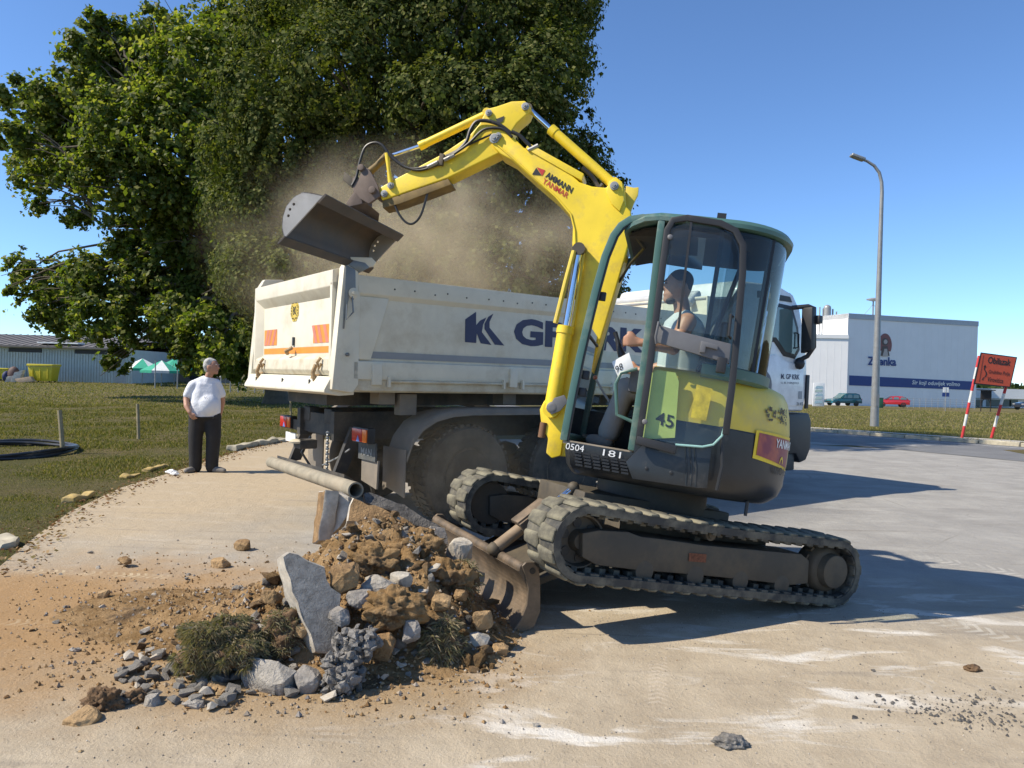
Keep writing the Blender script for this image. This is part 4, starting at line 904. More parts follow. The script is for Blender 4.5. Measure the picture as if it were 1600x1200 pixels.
b = MB(); b.prism([kp(s, .06, z) for s, z in ((-.20, 1.42), (-.20, 1.445), (-.135, 1.57), (.1, 1.57), (.1, 1.40), (-.05, 1.39))], lk_ * (WB - .12)); rs = b.build('rear_sill', m_cream, TR, bevel=.006)
for t in (.5, 1.25, 2.1): MB().box(kp(-.172, t, 1.50), fk * .004 + ZU * .002, lk_ * .012, ZU * .035).build('drain_slot', m_ink, rs)
# chassis
for t in (.78, WB - .78): MB().box(kp(3.7, t, 1.05), fk * 3.5, lk_ * .045, ZU * .15).build('chassis_rail', m_chas, TR)
for s in (.3, 1.1, 2.0, 3.2, 4.4): MB().box(kp(s, WB / 2, 1.05), fk * .05, lk_ * .5, ZU * .11).build('cross_beam', m_chas, TR)
MB().box(kp(SL / 2, WB / 2, 1.34), fk * (SL / 2 - .1), lk_ * .55, ZU * .07).build('tipper_subframe', m_chas, TR)
for s in (.55, 2.1, 3.8): MB().box(kp(s, .35, 1.36), fk * .09, lk_ * .1, ZU * .06).build('tipper_bearing', m_fend, TR)
MB().box(kp(.78, .28, 1.30), fk * .10, lk_ * .06, ZU * .11).build('tipper_lock', m_fend, TR, bevel=.01)
# wheels
def tyre_prof(R, w): return [(R * .55, -w / 2), (R * .80, -w / 2), (R * .93, -w * .48), (R * .985, -w * .38), (R, -w * .25), (R, w * .25), (R * .985, w * .38), (R * .93, w * .48), (R * .80, w / 2), (R * .55, w / 2)]
def wheel(s, t, R, w, out, treads=True):
    c = kp(s, t, R); wo = empty('wheel', c); attach(wo, TR)
    ty = MB(); ty.lathe(c, out, tyre_prof(R, w), 44)
    if treads:
        for i in range(44):
            a = 2 * pi * i / 44; d = fk * cos(a) + ZU * sin(a); tt = -fk * sin(a) + ZU * cos(a)
            for sgn in (-1, 1): ty.box(c + d * R * .995 + out * sgn * w * .26, d * .012, out * w * .17 + tt * .012 * sgn, tt * .022)
    ty.build('tyre', m_tyre, wo)
    rm = MB(); rm.lathe(c, out, [(.30, w * .46), (.31, w * .50), (.285, w * .50), (.27, w * .30), (.20, w * .1), (.14, w * .12), (.13, w * .30), (.10, w * .34), (.01, w * .34)], 36)
    for i in range(10):
        a = 2 * pi * i / 10; rm.cyl(c + (fk * cos(a) + ZU * sin(a)) * .165 + out * w * .13, out, .014, .05, 6)
    rm.build('rim', m_rim, wo); return wo
for s in (1.42, 2.80):
    wheel(s, .20, .545, .36, -lk_); wheel(s, WB - .20, .545, .36, lk_, False); MB().cyl(kp(s, WB / 2, .545), lk_, .11, WB - .5, 14).build('axle', m_chas, TR)
    MB().ball(kp(s, WB / 2, .545), .24, 2).build('differential', m_chas, TR)
wheel(6.55, .22, .53, .32, -lk_); wheel(6.55, WB - .22, .53, .32, lk_, False)
# long fender over both rear wheels
def fender(t, sg):
    path = [(.66, .78), (.72, .95), (.84, 1.10), (1.0, 1.19), (1.2, 1.235), (1.45, 1.25), (2.1, 1.25), (2.8, 1.25), (3.05, 1.22), (3.28, 1.10), (3.42, .92)]
    b = MB(); b.quadmesh([[kp(s, t + sg * q, z + dz) for q, dz in ((0, -.055), (0, 0), (.02, .02), (.42, .02), (.42, 0), (.02, -.0), (.012, -.055))] for s, z in path])
    return b.build('wheel_arch', m_fend, TR, ang=60)
fender(.0, 1); fender(WB, -1)
for t, sg in ((.0, 1), (WB, -1)):
    mf = MB().prism([kp(.63, t + sg * q, z) for q, z in ((-.0, .86), (.46, .86), (.46, .40), (.38, .44), (.1, .40), (.0, .38))], fk * .02).build('mudflap', m_fend, TR, bevel=.005)
# tail lamps on brackets, plate, chains and underrun bar
def lamp(c, name='tail_lamp'):
    l_ = empty(name, c); attach(l_, TR)
    MB().box(c, fk * .04, lk_ * .17, ZU * .075).build('housing', m_dark, l_, bevel=.008)
    MB().box(c - fk * .045 - lk_ * .055 * 0 + lk_ * .05, fk * .008, lk_ * .11, ZU * .062).build('red_lens', m_red, l_, bevel=.004)
    MB().box(c - fk * .045 - lk_ * .115, fk * .008, lk_ * .045, ZU * .062).build('orange_lens', m_orange, l_, bevel=.004)
    MB().prism([c - fk * .0545 + lk_ * q + ZU * z for q, z in ((-.02, -.06), (.05, -.06), (.015, .0))], -fk * .003).build('reflector', mat('blue_reflector', (.12, .2, .5), .3), l_); return l_
lamp(kp(.28, .20, 1.0)); lamp(kp(.30, WB - .20, 1.0))
pl_ = MB().prism([kp(.36, .10, .92), kp(.36, .48, .92), kp(.36, .48, .74), kp(.36, .10, .74)], fk * .02).build('mudflap', mat('grey_mudflap', (.075, .08, .078), .8, dust=.3), TR)
text('mudflap_lettering', 'MAN', kp(.355, .41, .785), kp(.355, .17, .785), kp(.355, .41, .86), m_lgrey, pl_, .03)
MB().prism([kp(.38, .08, .75), kp(.38, .44, .75), kp(.38, .44, .52), kp(.38, .3, .5), kp(.38, .1, .47)], fk * .02).build('mudflap_bracket', m_fend, TR)
npl = MB().box(kp(.30, WB - .28, .82), fk * .006, lk_ * .16, ZU * .055).build('number_plate', m_white, TR)
MB().box(kp(.34, 1.55, .98), fk * .05, lk_ * .75, ZU * .06).build('rear_cross_member', m_chas, TR)
for t in (.62, 1.88):
    MB().prism([kp(s, t, z) for s, z in ((.35, 1.05), (.48, 1.0), (.30, .58), (.16, .56))], lk_ * .06).build('underrun_arm', m_chas, TR)
MB().box(kp(.18, WB / 2, .52), fk * .05 + ZU * -.03, lk_ * .95, ZU * .06).build('underrun_bar', m_chas, TR, bevel=.008)
MB().box(kp(.10, 1.25, .83), fk * .10, lk_ * .10, ZU * .05).build('tow_coupling', m_chas, TR, bevel=.02)
MB().lathe(kp(.02, 1.25, .86), ZU, [(.09, -.02), (.10, .0), (.07, .02)], 16).build('coupling_jaw', m_creamd, TR)
b = MB()
for i in range(16): b.ball(kp(.17, .82, .98 - .028 * i), .016, 1, (1, 1, 1.3) if i % 2 else (1.5, .8, 1.2))
b.build('chain', m_galv, TR)
MB().tube([kp(.2, 1.0, .62), kp(.25, .75, .72), kp(.3, .55, .83)], .01, 6).build('brake_cable', m_lgrey, TR)
MB().tube([kp(.2, 1.35, .9), kp(.12, 1.4, .72), kp(.2, 1.3, .55)], .014, 6).build('air_hose', m_hose, TR)
for t in (1.0, 1.6): MB().box(kp(.30, t, 1.14), fk * .06, lk_ * .1, ZU * .08).build('valve_block', m_chas, TR, bevel=.015)
MB().tube([kp(.5, .45, .5), kp(.55, .5, .38), kp(.62, .52, .5)], .03, 8).build('spring_hanger', m_chas, TR)
# fuel tank and cab
MB().box(kp(4.6, .32, .85), fk * .65, lk_ * .3, ZU * .3).build('fuel_tank', m_galv, TR, bevel=.08, seg=3)
m_cabw = mat('cab_white', (.70, .71, .70), .3, dust=.1, dustcol=(.45, .4, .32), coat=.3)
C0, C1 = 5.95, 7.75
def cprof(ins): return [(C0, 1.2), (C1 - .05, 1.2), (C1 + .05, 1.55), (C1 + .02, 1.95), (C1 - .10, 2.45), (C1 - .22, 2.80), (C1 - .42, 3.02), (C1 - .8, 3.12), (C0 + .1, 3.10), (C0, 2.9)]
cb = MB()
rows = []
for t, ins in ((.02, .10), (.06, .03), (.14, .0), (WB / 2, -.02), (WB - .14, 0), (WB - .06, .03), (WB - .02, .10)):
    tt = t + (.0)
    cx, cz = (C0 + C1) / 2, 2.1
    rows.append([kp(s + (cx - s) * ins * .35, tt, z + (cz - z) * ins * .35) for s, z in cprof(ins)])
b = MB(); b.quadmesh(rows, True, True); cabo = b.build('truck_cab', m_cabw, TR, bevel=.02, ang=45)
def cs(s, z, o=.0): return kp(s, .02 - o, z)
g_truck = mat('truck_window_glass', (.10, .16, .16), .06, var=.02, spec=.8)
g_tw = glass('truck_glass', (.6, .75, .72))
b = MB(); b.prism([cs(*p, -.01) for p in ((6.45, 2.28), (6.45, 2.86), (7.28, 2.82), (7.46, 2.50), (7.52, 2.16), (7.40, 2.02), (7.10, 2.05), (6.85, 2.25))], -lk_ * .025); wf = b.build('window_frame', m_dark, cabo, bevel=.004)
b = MB(); b.poly([cs(*p, .0175) for p in ((6.50, 2.32), (6.50, 2.80), (7.25, 2.76), (7.40, 2.48), (7.45, 2.18), (7.37, 2.09), (7.13, 2.12), (6.88, 2.32))]); b.build('side_window', g_truck, cabo, smooth=False)
MB().prism([cs(*p, .0) for p in ((6.4, 2.88), (7.28, 2.88), (7.22, 2.96), (6.4, 2.98))], -lk_ * .012).build('drip_rail', m_dark, cabo)
b = MB(); b.prism([kp(s, .2, z) for s, z in ((C1 - .03, 2.05), (C1 - .20, 2.78))] + [kp(s, WB - .2, z) for s, z in ((C1 - .20, 2.78), (C1 - .03, 2.05))], fk * .08); b.build('windscreen', g_truck, cabo)
MB().prism([cs(*p, .012) for p in ((6.35, 1.28), (6.35, 2.0), (6.9, 2.06), (7.2, 1.96), (7.62, 1.92), (7.66, 1.3))], -lk_ * .01).build('cab_door', m_cabw, cabo, bevel=.004)
MB().tube([cs(7.36, 2.42, .03), cs(7.42, 2.40, .05), cs(7.42, 2.20, .05), cs(7.36, 2.18, .03)], .012, 6).build('grab_handle', m_dark, cabo)
text('door_lettering', 'M. GP KRK', cs(7.02, 1.70, .026), cs(7.52, 1.70, .026), cs(7.02, 1.78, .026), m_navy, cabo, .02)
text('door_lettering', 'UL. BR. 3 KRALJEVICA', cs(7.02, 1.62, .026), cs(7.50, 1.62, .026), cs(7.02, 1.66, .026), m_navy, cabo, .0)
text('door_lettering', '26.410', cs(7.46, 1.30, .026), cs(7.64, 1.30, .026), cs(7.46, 1.35, .026), m_ink, cabo, .0)
flat('door_sticker', [[cs(7.50, 1.40, .026), cs(7.60, 1.40, .026), cs(7.60, 1.52, .026), cs(7.50, 1.52, .026)]], mat('sticker_grey', (.30, .31, .31), .5), cabo)
MB().prism([cs(*p, .03) for p in ((7.70, 1.25), (7.72, 1.78), (7.80, 1.78), (7.78, 1.25))], lk_ * .03).build('corner_deflector', m_dark, cabo, bevel=.01)
MB().lathe(cs(6.55, 1.60, .03), -lk_, [(.22, -.02), (.22, .01), (.16, .03), (.01, .035)], 24).build('air_intake', m_grey, cabo)
bea = MB(); bea.lathe(kp(6.98, .18, 3.10), ZU, [(.09, 0), (.09, .08), (.07, .12), (.01, .13)], 18); bea.build('beacon', mat('beacon_red', (.5, .05, .03), .25), cabo)
MB().prism([kp(s, .12, z) for s, z in ((7.15, 3.06), (7.4, 3.04), (7.62, 2.85), (7.75, 2.5), (7.68, 2.5), (7.55, 2.78), (7.35, 2.98))], lk_ * (WB - .24)).build('sun_visor', m_dark, cabo, bevel=.01)
mo = MB(); mo.tube([cs(7.30, 2.80, .0), cs(7.42, 2.82, .20), cs(7.47, 2.80, .26), cs(7.50, 2.2, .26), cs(7.46, 2.06, .18), cs(7.42, 1.98, .03)], .035, 10)
mo.build('mirror_arm', m_dark, cabo)
MB().prism([cs(7.36, z, o) for z, o in ((2.80, .12), (2.80, .30), (2.16, .30), (2.10, .12))], fk * .12).build('mirror_housing', m_dark, cabo, bevel=.025)
MB().ball(cs(7.45, 1.95, .06), .08, 2, (1, 1, 1.2)).build('mirror_foot', m_dark, cabo)
MB().prism([cs(7.46, z, o) for z, o in ((2.68, .27), (2.68, .36), (2.56, .36), (2.54, .27))], fk * .1).build('mirror_housing', m_dark, cabo, bevel=.02)
# steps, bumper
bp_ = MB(); bp_.prism([kp(s, .0, z) for s, z in ((6.95, 1.16), (7.82, 1.18), (7.90, 1.05), (7.90, .62), (7.78, .44), (7.62, .40), (7.50, .55), (7.1, .55), (6.95, .75))], lk_ * .55); bp_.build('bumper_corner', m_dark, TR, bevel=.03)
MB().prism([kp(7.5, .05, z) for z in (.62, 1.15)] + [kp(7.5, WB - .05, z) for z in (1.15, .62)], fk * .38).build('front_bumper', m_dark, TR, bevel=.03)
MB().box(kp(7.3, .2, .42), fk * .22, lk_ * .16, ZU * .13).build('cab_step', m_dark, TR, bevel=.02)
for z in (.55, .88): MB().box(kp(6.98, .02, z), fk * .18, lk_ * .03, ZU * .02).build('step_tread', m_grey, TR)
MB().prism([kp(s, .0, z) for s, z in ((5.9, 1.0), (6.0, 1.18), (7.0, 1.18), (7.1, .9), (7.0, .9), (6.9, 1.08), (6.2, 1.08), (6.02, .95))], lk_ * .4).build('wheel_arch', m_dark, TR)
# ================================================================ people: each body grown as one continuous surface
def grow(name, parts, material, parent, voxel=.014, smooth=6):
    """parts: chains of (point, radius) or ('ball', c, r, squash) fused into one skin"""
    b = MB()
    for p in parts:
        if p[0] == 'ball': b.ball(p[1], p[2], 3, p[3] if len(p) > 3 else (1, 1, 1)); continue
        pts = [np.array(q[0], float) for q in p]; rs = [q[1] for q in p]
        b.tube(pts, rs, 14)
        for q, r in zip(pts, rs): b.ball(q, r * .995, 2)
    o = b.build(name, material, None)
    md = o.modifiers.new('r', 'REMESH'); md.mode = 'VOXEL'; md.voxel_size = voxel
    sm = o.modifiers.new('s', 'SMOOTH'); sm.iterations = smooth; sm.factor = .5
    dg = bpy.context.evaluated_depsgraph_get(); dg.update()
    me = bpy.data.meshes.new_from_object(o.evaluated_get(dg)); old = o.data; o.modifiers.clear(); o.data = me; bpy.data.meshes.remove(old)
    for pl in me.polygons: pl.use_smooth = True
    if not me.materials: me.materials.append(material)
    return attach(o, parent)
m_skin = mat('skin', (.42, .22, .14), .5, var=.08, scale=20); m_skin2 = mat('tanned_skin', (.40, .21, .13), .5, var=.15, scale=14)
m_shirt = mat('white_cotton', (.74, .75, .78), .9, var=.05, bump=1, bscale=7)
m_trou = mat('dark_trousers', (.022, .02, .019), .85, var=.2, bump=.3, bscale=8)
m_hair = mat('grey_hair', (.45, .44, .41), .7, var=.3, scale=60, bump=.8, bscale=90); m_hair2 = mat('dark_hair', (.025, .02, .016), .7, var=.3, scale=60)
m_shoe = mat('grey_shoe', (.16, .15, .14), .8, dust=.3)
def fingers(wrist, d, nrm_, up_v, L=.18, curl=.8, r=.0085):
    """palm plus five separate bent fingers; d = along the hand, nrm_ = back of the hand, up_v = thumb side"""
    w, d, n_, u_ = [np.array(v, float) for v in (wrist, nrm(d), nrm(nrm_), nrm(up_v))]; out = []
    palm0 = w + d * .02; palm1 = w + d * L * .5
    for i, (o, ln) in enumerate(((.032, .40), (.011, .45), (-.011, .42), (-.032, .33))):
        k0 = palm1 + u_ * o; l_ = L * ln; out.append([(palm0 + u_ * o * .6, .017), (k0, .0135)])
        p1 = k0 + (d * cos(curl * .5) - n_ * sin(curl * .5)) * l_ * .45; p2 = p1 + (d * cos(curl * 1.5) - n_ * sin(curl * 1.5)) * l_ * .33; p3 = p2 + (d * cos(curl * 2.3) - n_ * sin(curl * 2.3)) * l_ * .25
        out.append([(k0, r * 1.15), (p1, r * 1.05), (p2, r), (p3, r * .85)])
    t0 = w + d * .045 + u_ * .03; t1 = t0 + (d * .6 + u_ * .8) * .035; t2 = t1 + (d * .95 + u_ * .2 - n_ * .3) * .032
    out.append([(w + d * .03 + u_ * .015, .016), (t0, .014), (t1, .011), (t2, .009)]); return out
# --- standing man watching the loading
MG = G(318, 738)
man = empty('person', MG, 'grey haired man in white T-shirt and dark trousers standing at the edge of the lawn', 'person')
def mp(x, y, z): return MG + np.array([x, y, z])
wr = mp(-.13, -.25, .945)
def tor(o): return np.array([.9 * o, .42 * o, 0])
parts = [[(mp(.0, 0, z) + tor(o), r) for z, r in ((.93, .115), (1.1, .11), (1.28, .10), (1.38, .055))] for o in (-.06, 0, .06)]
parts += [[(mp(.02, 0, 1.40), .06), (mp(.03, 0, 1.46), .058), (mp(.07, -.01, 1.56), .056)],
         [(mp(-.15, -.06, 1.385), .06), (mp(.14, .06, 1.39), .06)],
         [(mp(-.16, -.08, 1.36), .06), (mp(-.21, -.10, 1.25), .052), (mp(-.245, -.12, 1.15), .046), (mp(-.2, -.2, 1.03), .043), (wr, .03)],
         [(mp(.14, .08, 1.36), .055), (mp(.19, .17, 1.2), .05), (mp(.19, .20, 1.1), .045), (mp(.15, .24, .93), .032)],
         [(mp(-.10, -.02, .9), .115), (mp(-.13, -.03, .5), .075), (mp(-.125, -.02, .28), .062), (mp(-.125, 0, .08), .045)],
         [(mp(.10, .03, .9), .115), (mp(.135, .02, .5), .075), (mp(.12, .03, .28), .062), (mp(.105, .05, .08), .045)],
         ('ball', mp(.095, -.01, 1.655), .098, (1.05, .86, 1.2)), ('ball', mp(.125, -.015, 1.60), .07, (1.0, .85, .9)),
         [(mp(.185, -.01, 1.67), .014), (mp(.205, -.012, 1.637), .019)], ('ball', mp(.175, -.015, 1.598), .03, (.8, 1.2, .6)), ('ball', mp(.165, -.015, 1.565), .034),
         ('ball', mp(.075, -.09, 1.645), .027, (.8, .5, 1.2)), ('ball', mp(.170, -.04, 1.685), .022)]
parts += fingers(wr, (.55, .05, -.85), (-.3, -.9, -.1), (.8, -.2, .5), .17, .8)
parts += fingers(mp(.15, .245, .92), (-.1, .0, -1), (1, .3, 0), (0, -1, 0), .17, .4)
grow('body', parts, m_skin, man, .0115, 5)
sh = [[(mp(.01, -.01, z) + tor(o), r) for z, r in ((.84, .145), (.95, .15), (1.08, .152), (1.22, .138), (1.34, .10))] for o in (-.075, -.025, .025, .075)]
sh += [('ball', mp(.06, -.06, 1.05), .15, (1.2, 1, 1.3)), [(mp(-.16, -.065, 1.36), .075), (mp(-.02, 0, 1.445), .07), (mp(.06, .02, 1.445), .07), (mp(.15, .065, 1.39), .07)],
       [(mp(-.16, -.075, 1.36), .08), (mp(-.205, -.095, 1.285), .068), (mp(-.235, -.11, 1.20), .064)], [(mp(.15, .08, 1.36), .075), (mp(.19, .16, 1.22), .068)], [(mp(.02, 0, 1.40), .085), (mp(.035, 0, 1.455), .074)]]
sho = grow('shirt', sh, m_shirt, man, .013, 16)
bm = bmesh.new(); bm.from_mesh(sho.data)                            # open the hem and the sleeve ends
bmesh.ops.bisect_plane(bm, geom=bm.verts[:] + bm.edges[:] + bm.faces[:], plane_co=tuple(mp(0, 0, .875)), plane_no=(.12, 0, 1), clear_inner=True)
bmesh.ops.bisect_plane(bm, geom=bm.verts[:] + bm.edges[:] + bm.faces[:], plane_co=tuple(mp(.03, 0, 1.495)), plane_no=(-.25, 0, -1), clear_inner=True)
bm.to_mesh(sho.data); bm.free()
b = MB(); bs = []
text('shirt_print', 'V.', mp(.07, -.236, 1.15), mp(.13, -.228, 1.16), mp(.07, -.215, 1.19), mat('print_grey', (.25, .26, .3), .8), man)
grow('trousers', [[(mp(-.1, -.01, .90), .125), (mp(.1, .01, .90), .13)], [(mp(-.105, -.02, .88), .13), (mp(-.125, -.03, .55), .108), (mp(-.125, -.02, .28), .098), (mp(-.125, -.005, .075), .094)],
                  [(mp(.105, .03, .88), .135), (mp(.135, .02, .55), .112), (mp(.12, .03, .28), .1), (mp(.11, .045, .075), .095)]], m_trou, man, .014, 5)
m_eye = mat('dark_eye', (.03, .022, .018), .4); m_lip = mat('lips', (.30, .12, .09), .5)
for q_ in ((.178, -.052), (.192, .022)): MB().ball(mp(q_[0], q_[1], 1.662), .011, 2, (.7, 1.2, .6)).build('eye', m_eye, man); MB().ball(mp(q_[0] + .004, q_[1], 1.685), .016, 2, (.6, 1.3, .35)).build('eyebrow', m_hair, man)
MB().ball(mp(.193, -.018, 1.598), .022, 2, (.5, 1.2, .3)).build('lips', m_lip, man)
MB().tube([mp(-.20, -.13, .875), mp(.0, -.165, .865), mp(.22, -.08, .87)], .012, 8).build('belt', m_ink, man)
grow('hair', [('ball', mp(.062, -.005, 1.695), .10, (1.0, .92, .98)), ('ball', mp(.03, -.005, 1.64), .078, (.75, 1.0, 1.05)), ('ball', mp(.09, -.005, 1.742), .066, (1.1, .95, .5)), ('ball', mp(.02, -.04, 1.66), .05), ('ball', mp(.055, -.06, 1.73), .045)], m_hair, man, .009, 3)
for (x, y, dx, dy) in ((-.125, -.02, -.04, -.10), (.115, .03, .13, -.03)):
    grow('shoe', [[(mp(x, y, .05), .052), (mp(x + dx, y + dy, .045), .05), (mp(x + dx * 1.6, y + dy * 1.6, .038), .04)], [(mp(x - dx * .3, y - dy * .3, .04), .045), (mp(x, y, .04), .045)]], m_shoe, man, .011, 3)
# --- machine operator, seen through the door glass
op = empty('person', up_(-.05, .36, .5), 'excavator driver in a pale sleeveless top holding the joystick inside the cab', 'person')
def oq(px, py, d): return at(px, py, d)
hd = oq(1060, 447, 5.40); sh = oq(1074, 503, 5.22); el = oq(1052, 545, 5.14); wr = oq(1001, 535, 5.13); hp = up_(-.08, .36, .56)
sh2 = sh + np.array([.03, .36, .0]); ch = (sh + sh2) / 2
el2 = up_(.05, .12, .78); wr2 = up_(.22, .06, .72)
parts = [[(hp, .15), ((hp + ch) / 2, .145), (ch + ZU * -.08, .15)], [(sh, .068), (sh2, .068)], [(ch + ZU * .02, .065), (hd - ZU * .10 + np.array([.02, 0, 0]), .057)],
         [(sh, .068), ((sh + el) / 2, .055), (el, .047), ((el + wr) / 2, .042), (wr, .029)], [(sh2, .068), (el2, .047), (wr2, .03)],
         [(hp + lu * .10, .09), (up_(.28, .46, .53), .075), (up_(.36, .46, .17), .055)], [(hp - lu * .10, .09), (up_(.28, .26, .53), .075), (up_(.36, .26, .17), .055)],
         ('ball', hd, .097, (1.02, .84, 1.18)), ('ball', hd + np.array([-.035, 0, -.06]), .068, (1., .85, .95)), [(hd + np.array([-.095, 0, .012]), .012), (hd + np.array([-.118, 0, -.022]), .017)],
         ('ball', hd + np.array([-.088, 0, -.062]), .028, (.8, 1.2, .6)), ('ball', hd + np.array([-.075, 0, -.10]), .034), ('ball', hd + np.array([.015, -.088, -.01]), .026, (.8, .5, 1.25)), ('ball', hd + np.array([-.085, -.02, .035]), .02)]
parts += fingers(wr, (-.98, .0, .12), (0.1, -.9, .3), (.1, -.1, 1), .17, .95, .009); parts += fingers(wr2, fu, lu, uu, .17, .9)
grow('body', parts, m_skin2, op, .011, 4)
grow('vest', [[(hp, .165), ((hp + ch) / 2, .165), (ch + ZU * -.07, .165), (ch + ZU * -.0, .11)], [(ch + ZU * -.02 - np.array([0, .12, 0]), .06), (ch + ZU * .055 - np.array([0, .09, 0]), .045)], [(ch - ZU * .02 + np.array([0, .12, 0]), .06), (ch + ZU * .055 + np.array([0, .09, 0]), .045)]], mat('pale_vest', (.50, .56, .58), .9, bump=.2, bscale=10), op, .013, 5)
grow('trousers', [[(hp + lu * .10, .11), (up_(.28, .46, .53), .092), (up_(.36, .46, .2), .075)], [(hp - lu * .10, .11), (up_(.28, .26, .53), .092), (up_(.36, .26, .2), .075)]], mat('work_trousers', (.24, .23, .22), .9), op, .014, 4)
grow('hair', [('ball', hd + np.array([.016, 0, .038]), .094, (1.02, .88, .92)), ('ball', hd + np.array([.045, 0, -.0]), .066, (.85, 1.05, 1))], m_hair2, op, .009, 2)
grow('beard', [('ball', hd + np.array([-.055, 0, -.108]), .046, (1, 1.15, .62))], m_hair2, op, .009, 2)
for dy in (-.03, .03): MB().ball(hd + np.array([-.095, dy, .015]), .010, 2, (.6, 1.3, .7)).build('eye', m_eye, op); MB().ball(hd + np.array([-.098, dy, .036]), .015, 2, (.6, 1.3, .4)).build('eyebrow', m_hair2, op)
for bb in (.46, .26): grow('boot', [[(up_(.36, bb, .13), .05), (up_(.47, bb, .125), .045)]], m_shoe, op, .012, 2)
# ================================================================ rubble heap in front of the blade
def heap_h(x, y):
    g = lambda cx, cy, sx, sy, h: h * np.exp(-((x - cx) / sx) ** 2 - ((y - cy) / sy) ** 2)
    h = g(-.95, 4.8, .55, .5, .40) + g(-.52, 4.72, .36, .38, .25) + g(-1.3, 4.45, .5, .42, .17) + g(-.66, 5.1, .4, .3, .18) + g(-1.95, 4.8, .55, .5, .09) + g(-.45, 4.32, .3, .28, .17) + g(-2.6, 4.9, .5, .5, .03) + g(-.95, 4.05, .4, .28, .10)
    return h
m_soil = node_mat('excavated_soil'); k = m_soil; k.b.inputs['Roughness'].default_value = .95; k.b.inputs['Specular IOR Level'].default_value = .1
c = k.mix(k.mr(k.noise(5), .35, .65), (.23, .14, .06), (.37, .24, .12)); c = k.mix(k.mr(k.noise(2.2, 5), .52, .66), c, (.11, .075, .045))
c = k.mix(k.mr(k.noise(30, 6), .52, .7, 0, .6), c, (.38, .27, .15)); k.l.new(c, k.b.inputs['Base Color']); k.bump(k.noise(38, 8, .7), 1, .03); m_soil = k.m
nx, ny = 190, 170; xs = np.linspace(-2.9, .35, nx); ys = np.linspace(3.35, 6.3, ny); X, Y = np.meshgrid(xs, ys); H = heap_h(X, Y)
R1 = np.array([[noise.noise(Vector((a * 2.6, b_ * 2.6, 0))) + .6 * noise.noise(Vector((a * 7, b_ * 7, 2))) + .4 * noise.noise(Vector((a * 16, b_ * 16, 5))) + .25 * noise.noise(Vector((a * 34, b_ * 34, 9))) for a in xs] for b_ in ys])
Z = H * (1 + .16 * R1) + .03 * R1 * np.clip(H * 8, 0, 1) - .022
idx = np.arange(nx * ny).reshape(ny, nx)
Fq = np.stack([idx[:-1, :-1], idx[:-1, 1:], idx[1:, 1:], idx[1:, :-1]], -1).reshape(-1, 4)
keep = (Z.ravel()[Fq].max(1) > -.006)
tag(fast_mesh('soil_heap', np.stack([X, Y, Z], -1).reshape(-1, 3), Fq[keep], 4, m_soil, smooth=True), 'heap of brown excavated soil in front of the dozer blade', 'soil heap', kind='stuff')
def heap_z(x, y):
    i = int(np.clip((x - xs[0]) / (xs[1] - xs[0]), 0, nx - 1)); j = int(np.clip((y - ys[0]) / (ys[1] - ys[0]), 0, ny - 1)); return max(float(Z[j, i]), 0.) if (xs[0] < x < xs[-1] and ys[0] < y < ys[-1]) else 0.
m_conc = mat('broken_concrete', (.35, .32, .275), .9, var=.35, scale=22, bump=.9, bscale=70, dust=.22, dustcol=(.24, .2, .15), dscale=6)
m_conl = mat('pale_concrete', (.44, .395, .325), .95, var=.3, scale=14, bump=.5, bscale=60, dust=.25, dustcol=(.35, .24, .12))
m_bro = mat('brown_stone', (.27, .165, .075), .95, var=.45, scale=12, bump=1, bscale=45, dust=.35, dustcol=(.40, .28, .14))
m_tan = mat('tan_stone', (.36, .235, .115), .95, var=.4, scale=12, bump=.9, bscale=40)
m_dkb = mat('dark_soil_clod', (.15, .09, .045), .95, var=.4, scale=16, bump=1, bscale=35)
m_asc = mat('broken_asphalt', (.085, .08, .075), .9, var=.5, scale=30, bump=1, bscale=45, dust=.35, dustcol=(.25, .23, .2), dscale=14)
m_gry = mat('grey_stone', (.27, .245, .215), .9, var=.35, scale=14, bump=.8, bscale=50)
def hull_mesh(name, r, sq, n, seed, rough=.25, m=None, sub=0):
    random.seed(seed); bm = bmesh.new()
    for i in range(n):
        v = Vector((random.gauss(0, 1), random.gauss(0, 1), random.gauss(0, 1))).normalized() * r * random.uniform(1 - rough, 1.0)
        # squared-off lumps
        v = Vector([math.copysign(abs(q / r) ** .75, q) * r for q in v]); bm.verts.new((v.x * sq[0], v.y * sq[1], v.z * sq[2]))
    bmesh.ops.convex_hull(bm, input=bm.verts[:]); bmesh.ops.delete(bm, geom=[v for v in bm.verts if not v.link_faces], context='VERTS')
    if sub:
        bmesh.ops.triangulate(bm, faces=bm.faces[:]); bmesh.ops.bevel(bm, geom=bm.edges[:], offset=r * .035, segments=1, affect='EDGES', clamp_overlap=True)
        for _ in range(sub): bmesh.ops.subdivide_edges(bm, edges=bm.edges[:], cuts=1, use_grid_fill=True)
        bmesh.ops.triangulate(bm, faces=bm.faces[:])
        for v in bm.verts:
            d = v.co.normalized(); v.co += d * r * (.035 * noise.noise(v.co * (2.2 / r) + Vector((seed, 0, 0))) + .045 * noise.noise(v.co * (7 / r)))
    me = bpy.data.meshes.new(name); bm.to_mesh(me); bm.free()
    for p in me.polygons: p.use_smooth = False
    me.materials.append(m); return me
